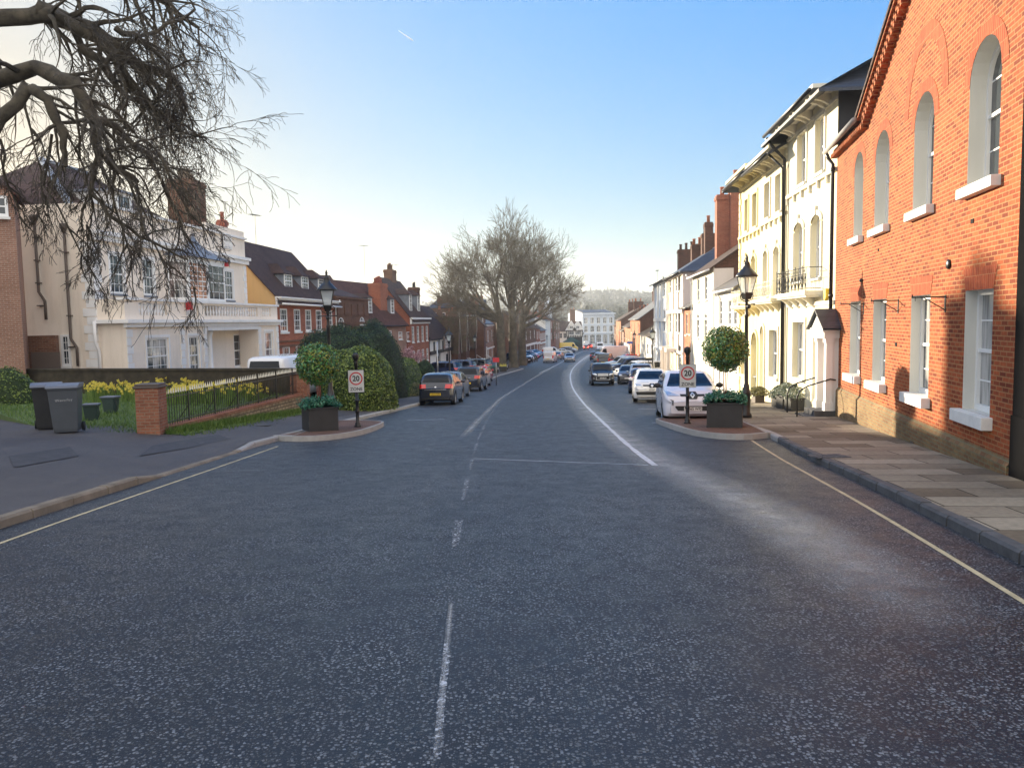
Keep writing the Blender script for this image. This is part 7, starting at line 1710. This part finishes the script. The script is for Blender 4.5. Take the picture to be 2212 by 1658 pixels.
# stone kerb wall in front of hedge
a, c = G(655, 870), G(870, 852); t = thing('hedge_wall', 'low stone retaining wall at the foot of the hedges', 'wall'); b = MB()
for k in range(12): p, q = a.lerp(c, k/12), a.lerp(c, (k+1)/12); z = ground(p.x, p.y); b.prism([(p.x-.2, p.y), (p.x+.0, p.y-.05), (q.x+.0, q.y-.05), (q.x-.2, q.y)], 'z', z-.3, z+.38)
b.build('stonework', 'rubble', t)
# pink blossom tree
rr = random.Random(3); q = at(862, 700, 68); t = thing('blossom_tree', 'small cherry tree with pink blossom in front of the red brick houses', 'tree', (q.x, 68, gz(68))); P = []
branch(P, rr, Vector((0, 0, -.1)), Vector((-.12, 0, 1)).normalized(), 1.6, .14, 0, 4, .12, 0, (4, 4, 4, 3), .72, .012)
tree_mesh(P, lambda l: l < 2, (8, 6)).build('trunk', 'bark', t); tree_mesh(P, lambda l: l >= 2, (4, 4, 4)).build('twigs', 'bark', t); b = MB()
leafcards(b, [(rr.choice(p_)+rnd_dir(rr)*rr.uniform(0, .45), rnd_dir(rr)) for p_, r_, l_ in [rr.choice([x for x in P if x[2] >= 2]) for _ in range(5200)]], .10, rr, asp=.8); b.build('blossom', 'blossom', t, rnd=True)
# bare trees behind the red house and behind roofs
for i, (u, Y, H, lab) in enumerate(((690, 88, 8.5, 'bare tree tops rising behind the red brick Georgian house'), (1012, 175, 12, 'bare tree behind the old brick houses left of the plane trees'), (1190, 235, 13, 'bare tree behind the lower left row of houses'))):
    rr = random.Random(30+i); q = at(u, 700, Y); t = thing('bare_tree', lab, 'tree', (q.x, Y, gz(Y))); P = []; branch(P, rr, Vector((0, 0, 0)), Vector((0, 0, 1)), H*.36, .3, 0, 5, .14, .04, (5, 4, 4, 4, 3), .72, .02)
    tree_mesh(P, lambda l: l < 2, (7, 5)).build('trunk', 'bark_pale', t); tree_mesh(P, lambda l: l >= 2, (3,)).build('twigs', 'twig_pale', t)
# far wooded hill: countable trees near, one mass beyond
def far_tree(seed, kind):
    rr = random.Random(seed); t = thing('hill_tree', '', 'tree'); b = MB(); b.tube([(0, 0, 0), (0, 0, 6)], [.5, .25], 5); b.build('trunk', 'bark', t); b = MB(); pts = []
    for _ in range(420):
        d = rnd_dir(rr)
        if kind == 'con': z = rr.random(); p = Vector((d.x*(1-z)*3.2, d.y*(1-z)*3.2, 3+z*13))
        else: p = Vector((d.x*5*rr.uniform(.6, 1), d.y*5*rr.uniform(.6, 1), 8.5+d.z*5*rr.uniform(.5, 1)))*(1+.1*math.sin(d.x*6))
        pts.append((p, d))
    leafcards(b, pts, 1.5, rr, asp=.9); b.build('crown', 'far_leaf', t, rnd=True); return t
ft = [far_tree(1, 'dec'), far_tree(2, 'con'), far_tree(3, 'dec')]; rr = random.Random(9); n = 0
for i in range(240):
    y = rr.uniform(340, 1350); ctr_ = y*(.09+.0); x = ctr_+rr.uniform(-.28, .30)*y; k = i % 3 if rr.random() < .6 else 0
    o = ft[i] if i < 3 else copy_tree(ft[k]); s = rr.uniform(.7, 1.25); o.location = (x, y, hill(x, y)-1); o.scale = (s, s, s*rr.uniform(.85, 1.1)); o.rotation_euler = (0, 0, rr.uniform(0, 6))
    o['label'] = ('conifer among the hazy trees on the hill beyond the town' if (i == 1 or (i > 2 and k == 1)) else 'round crowned tree among the hazy trees on the hill beyond the town'); o['group'] = 'trees on the far hill'
b = MB(); pts = []
for _ in range(42000):
    y = rr.uniform(420, 1900); x = y*.09+rr.uniform(-.42, .42)*y; pts.append((Vector((x, y, hill(x, y)+rr.random()**.7*(9+5*math.sin(x*.03)*math.sin(y*.021)))), rnd_dir(rr)))
leafcards(b, pts, 4.2, rr, asp=.9); tag(b.build('distant_wood', 'far_leaf', rnd=True), kind='stuff', label='hazy woodland covering the far hillside')
for i, (u, v, Y) in enumerate(((1330, 662, 900), (1352, 672, 820), (1316, 672, 780))):
    q = at(u, v, Y); h = House('hill_house', ('large pale roofed building on the far wooded hill, highest', 'pale house on the far hill, right of the highest building', 'pale house on the far hill, lowest of three')[i], at(u-12, v, Y)[:2], at(u+12, v, Y)[:2], 12, 'house', 'cream', z=q.z-9)
    finish(h, 8, 4, 'slate_grey', ops=[dict(x0=h.W*(k+.5)/4-1, x1=h.W*(k+.5)/4+1, z0=4, z1=6, rec=.1, bars=(2, 2)) for k in range(4)], oh=.5, gutter=None)
# contrail
m_ = plain('contrail', (.9, .9, .9), 1); b = MB(); p0, p1 = at(861, 66, 3200), at(893, 88, 3200)
b.tube([p0.lerp(p1, k/6) for k in range(7)], [.8, 1, 1.4, 1.8, 2.1, 2.3, 1.6], 6); tag(b.build('contrail', 'contrail'), 'short white contrail streak high in the blue sky', 'contrail')
m_ = bpy.data.materials.new('haze'); m_.use_nodes = True; nt = m_.node_tree; nt.nodes.remove(nt.nodes['Principled BSDF']); pv = nt.nodes.new('ShaderNodeVolumePrincipled'); pv.inputs['Density'].default_value = HAZE
pv.inputs['Color'].default_value = (.86, .92, 1, 1); pv.inputs['Anisotropy'].default_value = .3
nt.links.new(pv.outputs[0], nt.nodes['Material Output'].inputs['Volume']); M['haze'] = m_
b = MB(); b.box(-1500, 1900, -60, 2450, -14, 112); tag(b.build('haze', 'haze'), kind='stuff', label='thin pale haze over the town and far hill')
# ---------------------------------------------------------------- world, sun, camera
SUN_AZ = math.radians(37); SUN_EL = math.radians(11.0)
w = bpy.data.worlds.new('World'); bpy.context.scene.world = w; w.use_nodes = True
nt = w.node_tree; sky = nt.nodes.new('ShaderNodeTexSky'); sky.sky_type = 'NISHITA'; sky.sun_disc = False
sky.sun_elevation = SUN_EL; sky.sun_rotation = -SUN_AZ; sky.air_density = 1.0; sky.dust_density = .6; sky.ozone_density = 2.0
bw_ = nt.nodes.new('ShaderNodeRGBToBW'); nt.links.new(sky.outputs[0], bw_.inputs[0])
dv = mathn(nt, 'DIVIDE', 1.85, mathn(nt, 'ADD', 1.0, mathn(nt, 'DIVIDE', bw_.outputs[0], .5)))
vm = nt.nodes.new('ShaderNodeVectorMath'); vm.operation = 'SCALE'; nt.links.new(sky.outputs[0], vm.inputs[0]); nt.links.new(dv, vm.inputs['Scale'])
vt = nt.nodes.new('ShaderNodeVectorMath'); vt.operation = 'MULTIPLY'; nt.links.new(vm.outputs[0], vt.inputs[0]); tt = mathn(nt, 'DIVIDE', bw_.outputs[0], mathn(nt, 'ADD', bw_.outputs[0], 2.5)); nt.links.new(ramp(nt, tt, [(.34, (.47, .76, 1.08)), (.64, (.78, .94, 1.08)), (.88, (1., .985, .975))]), vt.inputs[1])
hs = nt.nodes.new('ShaderNodeHueSaturation'); hs.inputs['Saturation'].default_value = 1.2; hs.inputs['Hue'].default_value = .5; nt.links.new(vt.outputs[0], hs.inputs['Color'])
tc = nt.nodes.new('ShaderNodeTexCoord'); sx = nt.nodes.new('ShaderNodeSeparateXYZ'); nt.links.new(tc.outputs['Generated'], sx.inputs[0])
bk = ramp(nt, mathn(nt, 'ADD', mathn(nt, 'MULTIPLY', sx.outputs[1], -.7), mathn(nt, 'MULTIPLY', sx.outputs[2], .45)), [(.12, 0.), (.6, 1.)])   # unseen bright cloud added high up and behind the viewer to fill the shade
cl = noise(nt, tc.outputs['Generated'], 3.5, 5, .6)
bk = mathn(nt, 'MULTIPLY', bk, ramp(nt, cl, [(.3, .75), (.6, 1.)]))
nt.links.new(mixc(nt, bk, hs.outputs[0], (2.45, 2.35, 2.2)), nt.nodes['Background'].inputs[0]); nt.nodes['Background'].inputs[1].default_value = .15
sl = bpy.data.lights.new('sun', 'SUN'); sl.energy = 3.1; sl.angle = math.radians(.5); sl.color = (1, .85, .62)
so = bpy.data.objects.new('sun', sl); C.objects.link(so)
sd = Vector((-math.sin(SUN_AZ)*math.cos(SUN_EL), math.cos(SUN_AZ)*math.cos(SUN_EL), math.sin(SUN_EL)))
so.rotation_euler = sd.to_track_quat('Z', 'Y').to_euler(); so.location = (-20, 20, 30)
cam = bpy.data.cameras.new('camera'); co = bpy.data.objects.new('camera', cam); C.objects.link(co)
cam.sensor_width = 36; cam.lens = 36*F/1024; cam.clip_end = 6000; cam.clip_start = .05
r0 = Vector((1, 0, 0)); f0 = Vector((0, math.cos(PIT), -math.sin(PIT))); u0 = r0.cross(f0)
c_, s_ = math.cos(ROLL), math.sin(ROLL)
rr = r0*c_-u0*s_*1; uu = r0*s_+u0*c_
co.matrix_world = Matrix(((rr.x, uu.x, -f0.x, 0), (rr.y, uu.y, -f0.y, 0), (rr.z, uu.z, -f0.z, EYE), (0, 0, 0, 1)))
sc = bpy.context.scene; sc.camera = co
sc.view_settings.view_transform = 'Standard'; sc.view_settings.look = 'None'; sc.view_settings.exposure = EXPO; sc.view_settings.gamma = 1
